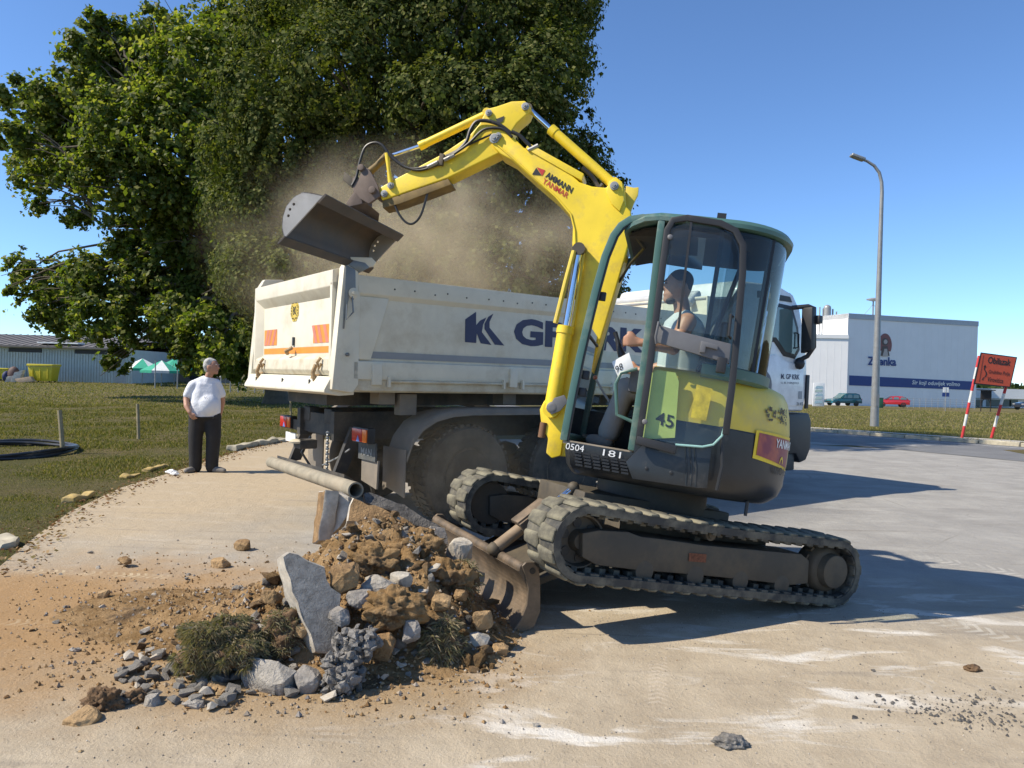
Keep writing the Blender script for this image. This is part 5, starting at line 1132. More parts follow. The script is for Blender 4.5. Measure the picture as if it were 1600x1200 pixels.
def lump(name, c, r, sq, seed, m, label, amp=.32, cat='asphalt', sub=4, fr=3.0):
    bm = bmesh.new(); bmesh.ops.create_icosphere(bm, subdivisions=sub, radius=1)
    for v in bm.verts:
        p = v.co.copy(); f = 1 + amp * .8 * noise.noise(p * fr * .5 + Vector((seed, 0, 0))) + amp * .55 * noise.noise(p * fr * 1.1 + Vector((0, seed, 0))) - amp * .6 * max(0, noise.noise(p * fr * 1.9 + Vector((3, seed, 0)))) + amp * .14 * noise.noise(p * fr * 4) + amp * .16 * noise.noise(p * fr * 8)
        v.co = Vector((p.x * sq[0], p.y * sq[1], p.z * sq[2])) * r * f
    me = bpy.data.meshes.new(name); bm.to_mesh(me); bm.free(); me.materials.append(m)
    for p in me.polygons: p.use_smooth = sub > 3
    o = bpy.data.objects.new(name, me); COL.objects.link(o); o.location = tuple(c); return tag(o, label, cat)
def rock(px, py, w, h, d, m, label, cat='stone', seed=0, name='rubble_stone', deep=.8, sub=2, rough=.22, n=22, grp='large pieces of rubble'):
    """stone whose outline spans w x h photo pixels at depth d"""
    if m in (m_soil, m_dkb):
        p = at(px, py, d); o = lump('soil_clod', p, (w + h) / 4 / FPX * d, (2 * w / (w + h), .8, 2 * h / (w + h)), seed, m, label, .55, cat, 5, 3.2); o['group'] = grp; return o
    p = at(px, py, d); rx, rz = w / 2 / FPX * d, h / 2 / FPX * d; r = (rx + rz) / 2
    me = hull_mesh(name, r, (rx / r, max(rx, rz) / r * deep, rz / r), n, seed, rough, m, sub)
    o = bpy.data.objects.new(name, me); COL.objects.link(o); o.location = tuple(p); o.rotation_euler = (0, 0, random.uniform(-.4, .4))
    return tag(o, label, cat, grp)
def gd(px, py, z=0.): p = G(px, py, z); return float((p - CAM) @ FW)
rock(129, 1126, 64, 42, gd(129, 1140) + .08, m_tan, 'orange brown stone at the far left tip of the heap', seed=1)
rock(161, 1098, 58, 48, gd(161, 1118) + .08, m_dkb, 'dark brown soil clod behind the leftmost orange stone', 'soil clod', seed=2)
rock(208, 1096, 42, 34, gd(208, 1112) + .1, m_dkb, 'crumbly brown clod between the dark clod and a grey stone', 'soil clod', seed=3)
rock(236, 1098, 36, 30, gd(236, 1110) + .06, m_conc, 'angular grey stone right of the crumbly brown clod', seed=4)
rock(302, 1102, 40, 22, gd(302, 1112) + .05, m_conc, 'flat grey stone at the front edge of the heap', seed=5)
rock(337, 1079, 46, 32, gd(337, 1096) + .12, m_tan, 'orange brown stone behind the small orange pebble', seed=6)
rock(357, 1096, 24, 18, gd(357, 1105) + .05, m_tan, 'small orange stone beside the big grey slab', seed=7)
rock(417, 1062, 110, 76, gd(417, 1098) + .16, m_conc, 'big rounded grey concrete slab at the front of the heap', 'concrete', seed=8, n=16, deep=.45, name='concrete_chunk')
rock(479, 1070, 50, 62, gd(479, 1098) + .14, m_gry, 'grey brown block between the big slab and the asphalt lump', seed=9)
rock(630, 1034, 66, 46, gd(630, 1058) + .12, m_bro, 'flat brown block lying right of the asphalt lump', seed=10, deep=.45, n=14)
rock(780, 1017, 34, 28, gd(780, 1032) + .07, m_tan, 'orange stone at the right end of the heap', seed=11)
rock(753, 968, 38, 44, 4.32, m_tan, 'tan block standing against the dozer blade', seed=12, n=14)
rock(710, 1037, 28, 15, gd(710, 1045) + .04, m_tan, 'small flat orange stone in front of the heap', seed=13)
rock(540, 905, 58, 62, 4.15, m_bro, 'large brown stone behind the standing concrete slab', seed=14)
rock(612, 950, 92, 60, 4.05, m_soil, 'soil covered boulder in the middle of the heap', seed=15)
rock(590, 920, 66, 44, 4.2, m_conc, 'grey stone above the soil covered boulder', seed=16)
rock(627, 906, 40, 30, 4.3, m_conl, 'pale stone near the top of the heap', seed=17)
rock(690, 941, 40, 30, 4.25, m_tan, 'orange brown stone left of the blade', seed=18)
rock(720, 930, 26, 20, 4.4, m_bro, 'small brown stone beside the blade face', seed=19)
rock(600, 1010, 46, 46, 3.95, m_bro, 'brown stone right of the porous asphalt', seed=20)
rock(745, 1000, 46, 24, 4.25, m_conl, 'pale flat stone under the tan block', seed=21)
rock(640, 985, 40, 40, 4.0, m_gry, 'grey stone below the soil covered boulder', seed=22)
rock(470, 985, 30, 26, 3.95, m_tan, 'orange stone left of the standing slab', seed=23)
rock(425, 930, 40, 30, 4.25, m_bro, 'brown stone on the left slope of the heap', seed=24)
rock(380, 852, 30, 24, gd(380, 862) + .05, m_bro, 'brown stone on the back slope of the heap', seed=25)
rock(345, 880, 34, 20, gd(345, 889) + .05, m_tan, 'tan stone lying left of the heap', seed=26)
rock(195, 877, 26, 18, gd(195, 886), m_bro, 'lone brown stone left on the soil covered yard', seed=27)
rock(160, 928, 24, 18, gd(160, 936), m_tan, 'lone tan stone on the soil stained concrete', seed=28)
rock(720, 860, 50, 44, 4.85, m_conl, 'pale stone against the top of the blade', seed=29)
rock(700, 905, 70, 60, 4.55, m_soil, 'soil clod with roots beside the blade', 'soil clod', seed=30)
rock(650, 860, 90, 60, 4.75, m_soil, 'big soil clod below the long tilted slab', 'soil clod', seed=31)
rock(585, 875, 80, 50, 4.5, m_soil, 'soil clod at the top of the heap', 'soil clod', seed=32)
rock(540, 860, 60, 40, 4.7, m_soil, 'soil clod under the white edged slabs', 'soil clod', seed=33)
rock(565, 935, 50, 34, 4.1, m_gry, 'dark grey stone in a gap of the heap', seed=34)
rock(670, 985, 60, 40, 4.2, m_dkb, 'dark clod in front of the blade', 'soil clod', seed=35)
rock(530, 965, 40, 40, 3.95, m_gry, 'grey stone behind the porous asphalt lump', seed=36)
rock(410, 985, 40, 26, 3.95, m_conl, 'pale stone on the left side of the heap', seed=37)
# broken slabs: outline drawn on a tilted plane, real thickness
def slab(name, pts, d, tilt, th, m, label, cat='concrete', mside=None, jit=.012):
    """tilt = unit normal of the visible face"""
    P0 = at(*pts[0], d); n_ = nrm(tilt); P = [onpl(px, py, P0, n_) for px, py in pts]
    Q = []
    random.seed(int(pts[0][0]))
    for i, p in enumerate(P):                                       # ragged outline
        q = P[(i + 1) % len(P)]; L = np.linalg.norm(q - p); k_ = max(1, int(L / .05))
        for j in range(k_): Q.append(p + (q - p) * j / k_ + np.array([random.uniform(-1, 1) for _ in range(3)]) * jit * (j > 0))
    c = sum(Q) / len(Q); b = MB()
    rows = [[c + (q - c) * s_ - n_ * (t * th) + np.array([noise.noise(Vector(tuple(q * 9 + t))) for _ in range(3)]) * .01 for q in Q] for s_, t in ((.965, 0), (1, .08), (1.0, .5), (.985, .92), (.95, 1))]
    b.quadmesh(rows, True, True); o = b.build(name, m, None, ang=30); tag(o, label, cat, 'broken slabs of paving')
    if mside:
        o.data.materials.append(mside)
        for f in o.data.polygons:
            if abs(np.dot(np.array(f.normal), n_)) < .75: f.material_index = 1
    return o
slab('concrete_slab', [(441, 868), (450, 862), (466, 864), (508, 885), (512, 903), (520, 916), (534, 928), (531, 946), (531, 975), (526, 1000), (521, 1026), (492, 1020), (484, 995), (470, 960), (452, 905)], 3.98, (.52, -.76, .38), .14, m_conc, 'tall pale grey concrete slab standing in the heap', mside=m_conl)
slab('concrete_slab', [(497, 768), (507, 766), (503, 800), (497, 845), (487, 850)], 5.25, (-.9, -.42, .1), .10, m_bro, 'narrow broken slab leftmost of the upright slabs', mside=m_conl, jit=.004)
slab('concrete_slab', [(516, 775), (527, 768), (545, 776), (546, 800), (533, 822), (512, 838), (505, 836)], 5.15, (-.1, -.96, .2), .09, m_conl, 'upright slab with white edge beside the narrow one', jit=.006)
slab('concrete_slab', [(550, 778), (563, 782), (600, 793), (635, 812), (664, 832), (672, 858), (650, 868), (610, 850), (575, 835), (553, 815), (540, 815)], 4.95, (.15, -.80, .55), .16, m_bro, 'long tilted slab caked with brown soil on top of the heap', mside=m_conl)
slab('asphalt_slab', [(566, 770), (590, 772), (640, 795), (692, 825), (690, 838), (668, 832), (636, 812), (600, 794), (570, 785)], 5.3, (.1, -.85, .5), .12, m_asc, 'black broken asphalt slab behind the long tilted slab', 'asphalt')
slab('concrete_slab', [(672, 822), (694, 826), (700, 850), (690, 868), (668, 856)], 5.05, (.2, -.9, .3), .1, m_gry, 'short dark slab wedged at the left end of the blade')
# porous asphalt lump, standing
m_por = mat('porous_asphalt', (.20, .185, .165), .95, var=.5, scale=26, bump=1, bscale=60, dust=.35, dustcol=(.33, .31, .28), dscale=9)
def broken(name, c, size, n, r0, r1, seed, m, label):
    '''porous broken asphalt: angular aggregate pieces stuck together in one lump'''
    random.seed(seed); bm = bmesh.new()
    for i in range(n):
        u = Vector((random.gauss(0, 1), random.gauss(0, 1), random.gauss(0, 1))).normalized() * random.random() ** .4; q = Vector((u.x * size[0], u.y * size[1], u.z * size[2])); r = random.uniform(r0, r1); vs = []
        for k_ in range(11):
            v = Vector((random.gauss(0, 1), random.gauss(0, 1), random.gauss(0, 1))).normalized() * r * random.uniform(.7, 1.1); vs.append(bm.verts.new(q + v))
        res = bmesh.ops.convex_hull(bm, input=vs); bmesh.ops.delete(bm, geom=[v for v in res['geom_interior'] if isinstance(v, bmesh.types.BMVert)], context='VERTS')
    me = bpy.data.meshes.new(name); bm.to_mesh(me); bm.free(); me.materials.append(m); o = bpy.data.objects.new(name, me); COL.objects.link(o); o.location = tuple(c); return tag(o, label, 'asphalt')
broken('asphalt_lump', at(535, 1062, 3.72), (.10, .10, .145), 230, .014, .042, 4, m_por, 'lower lump of porous grey asphalt at the front of the heap')
broken('asphalt_lump', at(556, 1004, 3.84), (.125, .09, .085), 170, .014, .038, 9, m_por, 'upper lump of porous grey asphalt leaning on the slab')
# small stones: countable pieces, one shape shared by several
SM = {}
for ci, (cn, m) in enumerate((('grey', m_conc), ('brown', m_bro), ('pale', m_conl))):
    SM[cn] = [hull_mesh('small_stone', 1.0, (1, random.uniform(.7, 1), random.uniform(.55, .8)), 12, 100 + ci * 10 + j, .3, m) for j in range(5)]
random.seed(21)
LBL = {'grey': 'small grey rubble stone among the heap', 'brown': 'small brown rubble stone among the heap', 'pale': 'small pale rubble stone among the heap'}
def small(x, y, r, cn, sink=.35, zone='on the heap'):
    o = bpy.data.objects.new('small_stone', random.choice(SM[cn])); COL.objects.link(o); z = heap_z(x, y)
    o.location = (x, y, z + r * sink); o.scale = (r * random.uniform(.8, 1.3), r * random.uniform(.8, 1.2), r * random.uniform(.7, 1.1)); o.rotation_euler = [random.uniform(-.5, .5), random.uniform(-.5, .5), random.uniform(0, 6.3)]
    tag(o, 'small %s rubble stone %s' % (cn, zone), 'stone', 'small %s stones %s' % (cn, zone))
for i in range(95):                                                 # grey bank at the front left
    t = random.random(); px = 195 + 260 * t + random.gauss(0, 14); py = 1085 - 95 * random.random() * (1 - .35 * t) + random.gauss(0, 6)
    p = G(px, py, .05); small(p[0], p[1], random.uniform(.018, .05), random.choices(['grey', 'brown', 'pale'], (7, 2, 2))[0], .6, 'in the loose bank %s' % ('below the large turf clod' if px > 300 else 'left of the large turf clod'))
for i in range(120):                                                # all over the heap
    x = random.gauss(-.85, .5); y = random.gauss(4.5, .4)
    if y < 3.55 or x > .05 or x < -2.1: continue
    small(x, y, random.choice((.02, .025, .03, .04, .055)), random.choices(['grey', 'brown', 'pale'], (4, 5, 2))[0], .35, 'on the slope %s' % ('left of the standing slab' if x < -1.15 else 'right of the standing slab' if y < 4.6 else 'near the top of the heap'))
CH = {cn: [hull_mesh('rubble_chunk', 1.0, (1, random.uniform(.7, 1), random.uniform(.6, .85)), 16, 400 + ci * 10 + j, .25, m, 1) for j in range(4)] for ci, (cn, m) in enumerate((('grey', m_conc), ('brown', m_bro), ('soil', m_soil), ('dark', m_asc)))}
CL = {'grey': 'fist sized grey concrete chunk in the heap', 'brown': 'fist sized brown stone chunk in the heap', 'soil': 'lump of compacted soil in the heap', 'dark': 'dark asphalt chunk in the heap'}
for i in range(75):
    px = random.uniform(400, 770); py = 860 + (px - 400) * .12 + random.random() * (180 - (px - 400) * .16); d_ = 4.9 - (py - 830) / 250 * 1.15 + random.uniform(-.08, .08); p = at(px, py, d_)
    cn = random.choices(['grey', 'brown', 'soil', 'dark'], (4, 2, 6, 2))[0]; r_ = random.uniform(.025, .065); zz = heap_z(p[0], p[1])
    o = bpy.data.objects.new('rubble_chunk', random.choice(CH[cn])); COL.objects.link(o); o.location = (p[0], p[1], zz + r_ * .3); o.scale = (r_, r_ * random.uniform(.8, 1.2), r_ * random.uniform(.7, 1.1)); o.rotation_euler = [random.uniform(-.6, .6), random.uniform(-.6, .6), random.uniform(0, 6.3)]; zn = ' left of the porous asphalt' if px < 520 else ' between asphalt lump and blade' if py > 930 else ' on the upper slope'; tag(o, CL[cn] + zn, 'soil clod' if cn == 'soil' else 'stone', '%s chunks%s' % (cn, zn))
for i in range(30):
    px = random.uniform(600, 800); p = G(px, 1052 - (px - 600) * .13 + random.gauss(0, 8)); small(p[0], p[1], random.uniform(.012, .03), random.choice(['grey', 'brown', 'pale']), .35, 'along the front foot of the heap')
for i in range(30):
    px, py = random.uniform(20, 420), random.uniform(860, 1040); p = G(px, py); small(p[0], p[1], random.uniform(.012, .03), random.choices(['grey', 'brown', 'pale'], (3, 4, 1))[0], .35, 'strewn on the soil left of the heap')
# loose gravel and crumbs (uncountable)
def crumbs(name, x, y, r, m, label, zf=None):
    n = len(x); z = np.array([heap_z(a, b_) for a, b_ in zip(x, y)]) if zf else np.zeros(n)
    base = np.array([(1, 0, 0), (-1, 0, 0), (0, 1, 0), (0, -1, 0), (0, 0, 1), (0, 0, -.6)]); Fo = np.array([(0, 2, 4), (2, 1, 4), (1, 3, 4), (3, 0, 4), (2, 0, 5), (1, 2, 5), (3, 1, 5), (0, 3, 5)])
    ang = rng.uniform(0, 2 * pi, n); s = r[:, None] * rng.uniform(.6, 1.3, (n, 3)); B = base[None] * s[:, None] * rng.uniform(.7, 1.2, (n, 6, 1))
    V = np.stack([B[..., 0] * np.cos(ang)[:, None] - B[..., 1] * np.sin(ang)[:, None] + x[:, None], B[..., 0] * np.sin(ang)[:, None] + B[..., 1] * np.cos(ang)[:, None] + y[:, None], B[..., 2] + z[:, None] + r[:, None] * .3 + .005], -1).reshape(-1, 3)
    F = (Fo[None] + (np.arange(n) * 6)[:, None, None]).reshape(-1, 3)
    return tag(fast_mesh(name, V, F, 3, m), label, 'gravel', kind='stuff')
n = 9000; x = rng.normal(-1.0, .6, n); y = rng.normal(4.4, .5, n); q = (y > 3.4) & (x < .1); x, y = x[q], y[q]
crumbs('soil_crumbs', x, y, .002 + .016 * rng.random(len(x)) ** 3, leafmat('crumb_soil', [(.16, .09, .04), (.27, .17, .08), (.34, .24, .13), (.28, .26, .24)], 0, .95), 'loose brown soil crumbs on and around the heap', True)
n = 4200; x = rng.normal(-2.2, .8, n); y = rng.normal(4.9, .75, n); q = x > -3.9; x, y = x[q], y[q]
crumbs('scattered_soil', x, y, .0015 + .012 * rng.random(len(x)) ** 4, leafmat('crumb_soil', []), 'brown soil scattered left of the heap', True)
n = 3200; x = rng.uniform(-1.8, 3.2, n); y = 2.3 + 3.0 * rng.random(n) ** .8
crumbs('yard_grit', x, y, rng.uniform(.0015, .006, n), leafmat('grit', [(.14, .13, .12), (.30, .27, .22), (.45, .40, .33), (.2, .17, .13)], 0, .9), 'fine grit strewn over the dusty concrete')
n = 520; t = rng.random(n) ** .6; P_ = [G(px, py) for px, py in zip(1360 + 240 * t + rng.normal(0, 20, n), 1100 + 45 * t - 70 * rng.random(n) ** 2 * t + rng.normal(0, 9, n))]
crumbs('asphalt_crumbs', np.array([p[0] for p in P_]), np.array([p[1] for p in P_]), (.002 + .011 * rng.random(n) ** 3), m_asc, 'dark asphalt crumbs at the lower right of the yard')
lump('asphalt_lump', at(1141, 1160, gd(1141, 1172) + .03), .05, (1.4, .9, .65), 13, m_por, 'small dark asphalt lump lying alone in the foreground', .5, sub=4)
lump('turf_scrap', at(1519, 1045, gd(1519, 1051) + .02), .035, (1.3, .9, .7), 15, m_dkb, 'small brown soil scrap alone on the right side of the yard', .5, 'soil clod', sub=3)
for i, (px, py, r, lb) in enumerate(((837, 1136, .018, 'small grey stone alone in front of the heap'), (735, 1066, .016, 'pale pebble alone just right of the heap'), (1364, 1050, .014, 'small black stone right of the foreground lump'), (1372, 1090, .016, 'small black stone nearest the asphalt crumbs'), (1335, 1125, .018, 'flat dark stone left of the asphalt crumbs'), (120, 1018, .03, 'grey stone alone left of the heap'), (785, 1005, .02, 'white pebble at the blade corner'))):
    p = G(px, py); me = hull_mesh('loose_stone', r, (1.2, 1, .7), 12, 300 + i, .3, (m_asc if 'black' in lb or 'dark' in lb else m_conc)); o = bpy.data.objects.new('loose_stone', me); COL.objects.link(o); o.location = (p[0], p[1], r * .55); tag(o, lb, 'stone')
# uprooted turf
def turf(c, r, sq, seed, label, nb, hl=.07):
    o = lump('turf_clod', c, r, sq, seed, m_dkb, label, .6, 'turf', 5, 2.4)
    n = nb; u = rng.normal(0, 1, (n, 3)); u[:, 2] = np.abs(u[:, 2]) * .9 - .15; u[:, 1] -= .5; u /= np.linalg.norm(u, axis=1)[:, None]
    V_ = np.array([v.co[:] for v in o.data.vertices]); N_ = np.array([v.normal[:] for v in o.data.vertices]); tuft = np.array([noise.noise(Vector(tuple(v * 16))) for v in V_]); ok = np.where((N_ @ np.array([-.3, -.55, .75]) > .1) & (tuft > -.15))[0]; pick = ok[rng.integers(0, len(ok), n)]; u = N_[pick]; P = np.array(c) + V_[pick] + rng.normal(0, .006, (n, 3)); d = u * .25 + rng.normal(0, .8, (n, 3)) + np.array([.1, -.1, -.1]); d /= np.linalg.norm(d, axis=1)[:, None]
    sd = np.cross(d, rng.normal(0, 1, (n, 3))); sd /= np.linalg.norm(sd, axis=1)[:, None]; L = rng.uniform(.4, 1.1, (n, 1)) * hl
    V = np.stack([P - sd * .0014, P + sd * .0014, P + d * L * .6 + np.array([0, 0, -.1]) * L, P + d * L + np.array([0, 0, -.45]) * L], 1).reshape(-1, 3)
    g = fast_mesh('grass_blades', V, np.concatenate([np.arange(4 * n).reshape(n, 4)[:, [0, 1, 2]], np.arange(4 * n).reshape(n, 4)[:, [0, 2, 3]]]), 3, leafmat('turf_grass', [(.14, .14, .07), (.20, .185, .10), (.26, .22, .13), (.33, .27, .18), (.2, .15, .09)], .2, .8)); g['kind'] = 'stuff'
    attach(g, o); return o
turf(at(350, 1008, 3.85), .175, (1.15, .8, .72), 3, 'large uprooted turf clod with dull green grass at the left of the heap', 15000, .05)
turf(at(440, 990, 3.98), .13, (.9, .8, .9), 5, 'smaller dark turf clod between the large clod and the slab', 2200, .04)
turf(at(690, 1002, 4.12), .12, (1.0, .8, .85), 7, 'turf clod with brown roots near the right end of the heap', 2600, .06)
turf(at(715, 905, 4.6), .11, (1.0, .8, .9), 8, 'grassy clod against the dozer blade face', 1500, .06)
# old pipe lying on the slabs
p0, p1 = at(556, 766, 5.25), at(424, 722, 7.35); d = nrm(p1 - p0); b = MB(); n = 20; x_ = nrm(np.cross(d, ZU)); y_ = np.cross(d, x_); rows = []
for (q, r) in ((p0 + d * .25, .044), (p0, .046), (p0 - d * .0, .058), (p0 + (p1 - p0) * .33, .055), (p0 + (p1 - p0) * .66, .057), (p1, .055), (p1, .044), (p1 - d * .25, .044)):
    rows.append([q + (x_ * cos(2 * pi * i / n) + y_ * sin(2 * pi * i / n)) * r for i in range(n)])
b.quadmesh(rows, True, True); tag(b.build('pipe', mat('old_pipe', (.27, .235, .17), .85, var=.25, scale=9, bump=.4, bscale=40, dust=.3), None, ang=50), 'old round pipe lying across the top of the slabs', 'pipe')
# ================================================================ trees
def leaves(P, size, seed, droop=.3, shape=1.35, out=None, wo=.8):
    """one leaf-shaped quad pair per point"""
    r = np.random.default_rng(seed); n = len(P); d = r.normal(0, 1, (n, 3)); d[:, 2] -= droop; d /= np.linalg.norm(d, axis=1)[:, None]
    
    if out is not None:
        nn = out * wo + r.normal(0, .42, (n, 3)) + np.array([0, 0, .25]); nn /= np.linalg.norm(nn, axis=1)[:, None]; d = d - nn * (d * nn).sum(1)[:, None]; d /= np.linalg.norm(d, axis=1)[:, None]
    s_ = np.cross(d, nn) if out is not None else np.cross(d, r.normal(0, 1, (n, 3))); s_ /= np.linalg.norm(s_, axis=1)[:, None]; L = (size * r.uniform(.45, 1.5, n))[:, None]
    V = np.stack([P - d * L * .5, P + s_ * L * .5 / shape, P + d * L * .5, P - s_ * L * .5 / shape], 1).reshape(-1, 3)
    return V, np.arange(4 * n).reshape(n, 4)
def limb(b, p, q, r0, r1, wig=.3, n=6):
    p, q = np.array(p, float), np.array(q, float); pts = []; L = np.linalg.norm(q - p)
    for i in range(n + 1):
        t = i / n; pts.append(p + (q - p) * t + np.array([random.uniform(-1, 1), random.uniform(-1, 1), random.uniform(-.4, .8)]) * wig * L * .1 * sin(pi * t) + np.array([0, 0, .12 * L * sin(pi * t)]))
    b.tube(pts, [r0 + (r1 - r0) * i / n for i in range(n + 1)], 8)
m_bark = mat('bark', (.12, .095, .065), .95, var=.3, scale=5, bump=.8, bscale=18)
def tree(name, base, lobes, leaf, per, seed, lm, label, trunk_r, hub, shell=.6, extra=0, dl=.25, flat_=1.0, wo=.8, gap=.12, lr=1.0):
    random.seed(seed); r = np.random.default_rng(seed); t = empty(name, base, label, 'tree', 'trees behind the truck')
    base = np.array(base, float); hub = np.array(hub, float); b = MB()
    b.tube([base - ZU * .1, base + ZU * .6, base + (hub - base) * .5, hub], [trunk_r * 1.5, trunk_r * 1.1, trunk_r * .9, trunk_r * .7], 14)
    pts = []; outs = []
    for i, (c, rad) in enumerate(lobes):
        c = np.array(c, float); rad = rad * lr
        st = hub if (c[2] > hub[2] - 1) else base + (hub - base) * .75
        limb(b, st + (c - st) * .0, c, trunk_r * .26, .03, .8)
        for q in range(3):
            e = c + r.normal(0, 1, 3) * rad * .5; limb(b, st + (c - st) * .7, e, .05, .012, .5, 4)
        n = int(per * (rad / 1.6) ** 2); u = r.normal(0, 1, (n, 3)); u /= np.linalg.norm(u, axis=1)[:, None]
        lump_ = np.array([1 + .34 * noise.noise(Vector(tuple(v * 2.2 + i * 7))) + .2 * noise.noise(Vector(tuple(v * 5.5 + i)) ) for v in u])
        rr = rad * lump_ * (shell + (1.04 - shell) * r.random(n) ** .5)
        p = c + u * rr[:, None] * np.array([1, 1, flat_])
        # gather leaves into sprigs so that gaps open between them
        RM = np.linalg.qr(r.normal(0, 1, (3, 3)))[0]; pw_ = p @ RM + np.sin(p[:, [1, 2, 0]] * 2.1 / dl * .35) * dl * .5; cell = np.floor(pw_ / (dl * 1.9)); hsh = np.sin(cell @ np.array([12.9898, 78.233, 37.719])) * 43758.5453; hsh -= np.floor(hsh)
        cen = ((cell + .5) * dl * 1.9 - (pw_ - p @ RM)) @ RM.T; p = cen + (p - cen) * (.55 + .4 * hsh[:, None]); pts.append(p[hsh > gap]); outs.append(u[hsh > gap])
    b.build('trunk', m_bark, t)
    P = np.concatenate(pts); O_ = np.concatenate(outs); q = P[:, 2] > .4; P, O_ = P[q], O_[q]
    V, F = leaves(P, leaf, seed, out=O_, wo=wo); cr = fast_mesh('crown', V, F, 4, lm, t); return t
DP = 34.0
pl_l = [(140, 78, 36), (200, 78, 46), (262, 72, 48), (330, 70, 52), (400, 40, 70), (470, 0, 80), (150, 35, 18), (240, 30, 22), (150, 130, 58), (222, 125, 68), (300, 120, 75), (385, 115, 80), (440, -70, 90), (28, 150, 30), (72, 165, 42), (20, 215, 30), (68, 240, 50), (130, 200, 58), (112, 262, 46), (48, 285, 30),
        (200, 205, 68), (282, 205, 72), (355, 205, 75), (165, 275, 50), (235, 295, 55), (300, 300, 55), (372, 305, 65), (205, 345, 40), (248, 375, 48), (302, 380, 55), (352, 400, 60), (195, 395, 30), (275, 440, 52), (345, 455, 58), (215, 440, 42), (135, 432, 38), (85, 445, 38), (40, 425, 30), (100, 495, 36), (60, 478, 30), (165, 490, 46), (228, 505, 42), (285, 500, 46), (335, 528, 50), (385, 480, 60), (182, 562, 22), (385, 555, 45), (18, 445, 16), (120, 330, 26), (60, 318, 18), (295, 555, 28), (345, 575, 26)]
random.seed(11); lob = []
for i, (x, y, rr) in enumerate(pl_l):
    d = DP + random.uniform(-3.2, 3.0) * min(1, rr / 50); lob.append((at(x, y, d), rr / FPX * d * 1.08))
bx = at(432, 600, DP); zb = float(terrain(bx[0], bx[1])); hubp = np.array([bx[0] - 1.2, bx[1], 6.0])
lm1 = leafmat('plane_leaves', [(.05, .08, .018), (.085, .12, .024), (.125, .16, .034), (.18, .20, .05), (.28, .27, .10)], .5, .5, .15)
tree('broadleaf_tree', (bx[0], bx[1], zb), lob, .215, 4600, 5, lm1, 'tall spreading broadleaf tree with loose hanging branches at the left', .45, hubp, .25, dl=.5, wo=.6, gap=.30, lr=1.0)
dn_l = [(560, -70, 120), (700, -90, 120), (840, -50, 105), (450, 55, 85), (520, 115, 88), (600, 55, 105), (700, 45, 105), (800, 55, 92), (878, 25, 58), (850, 125, 78), (886, 92, 46), (402, 150, 75), (375, 240, 62), (450, 220, 88), (540, 218, 88), (622, 175, 85), (662, 160, 66), (722, 180, 95), (800, 195, 92), (866, 215, 66), (893, 265, 58), (928, 302, 48), (384, 325, 60), (440, 322, 88), (522, 322, 98), (622, 302, 98), (722, 310, 98), (820, 322, 98), (895, 350, 78), (935, 385, 55), (392, 430, 55), (422, 430, 78), (502, 430, 88), (602, 420, 98), (702, 430, 98), (802, 430, 98), (880, 442, 78), (436, 522, 60), (482, 530, 78), (582, 530, 88), (702, 530, 88), (822, 530, 88), (925, 480, 60), (958, 300, 26)]
DD = 21.5; lob = []
random.seed(13)
for i, (x, y, rr) in enumerate(dn_l):
    e = max(0, 1 - ((x - 660) / 330) ** 2); d = DD - 3.4 * sqrt(e) + random.uniform(-1.3, 1.3) + (1.2 if y < 60 else 0); lob.append((at(x, y, d), rr / FPX * d * .96))
    if i % 2 == 0: lob.append((at(x, y, d + 4.5 * sqrt(e)), rr / FPX * d * 1.2))
lm2 = leafmat('small_leaves', [(.032, .047, .013), (.054, .074, .018), (.084, .105, .027), (.125, .14, .042), (.19, .185, .075)], .3, .7, .04)
bx = at(650, 600, DD + .5)
tree('dense_tree', (bx[0], bx[1], 0), lob, .10, 9500, 8, lm2, 'huge dense dark green tree directly behind the tipper', .55, (bx[0], bx[1], 3.5), .62, dl=.34, wo=1.0, gap=.10)
# ================================================================ left background: shed, bins, parasols, fence
m_sheet = mat('corrugated_cladding', (.42, .47, .45), .5, metal=.2, var=.06, scale=2, dust=.15); m_roofs = mat('dark_roof_sheet', (.13, .12, .115), .7, var=.25, scale=3)
SD = 58.
def sp(px, py, d=SD): return at(px, py, d)
L0, L1 = sp(-260, 596), sp(206, 600); L0[2] = L1[2] = float(terrain(L0[0], L0[1])) - .1; wdir = nrm(L1 - L0); wn = np.array([wdir[1], -wdir[0], 0]); Lw = np.linalg.norm(L1 - L0)
shed = empty('shed', L1, 'long low grey green shed with corrugated walls behind the lawn', 'building')
MB().prism([L0, L1, L1 - wn * 9, L0 - wn * 9], ZU * 2.75).build('wall', m_sheet, shed)
b = MB(); i = 0
while i * .22 < Lw - .2:
    p = L0 + wdir * (i * .22 + .1) + wn * .02; b.box(p + ZU * 1.3, wdir * .045, wn * .022, ZU * 1.28); i += 1
o = b.build('cladding_ribs', m_sheet, shed); o['kind'] = 'stuff'
b = MB(); b.prism([L0 + wn * .7 + ZU * 2.72, L1 + wn * .7 + wdir * .4 + ZU * 2.72, L1 - wn * 4.5 + wdir * .4 + ZU * 3.75, L0 - wn * 4.5 + ZU * 3.75], ZU * .14); rf = b.build('roof', m_roofs, shed)
b = MB(); b.prism([L0 - wn * 4.5 + ZU * 3.75, L1 - wn * 4.5 + wdir * .4 + ZU * 3.75, L1 - wn * 9.5 + wdir * .4 + ZU * 2.7, L0 - wn * 9.5 + ZU * 2.7], ZU * .14); b.build('roof', m_roofs, shed)
for i in range(40):
    q = L1 + wdir * (.3 - i * .6) + wn * .68 + ZU * 2.88; MB().bar(q, q - wn * 5.1 + ZU * 1.02, .07, .05).build('roof_rib', m_roofs, rf)
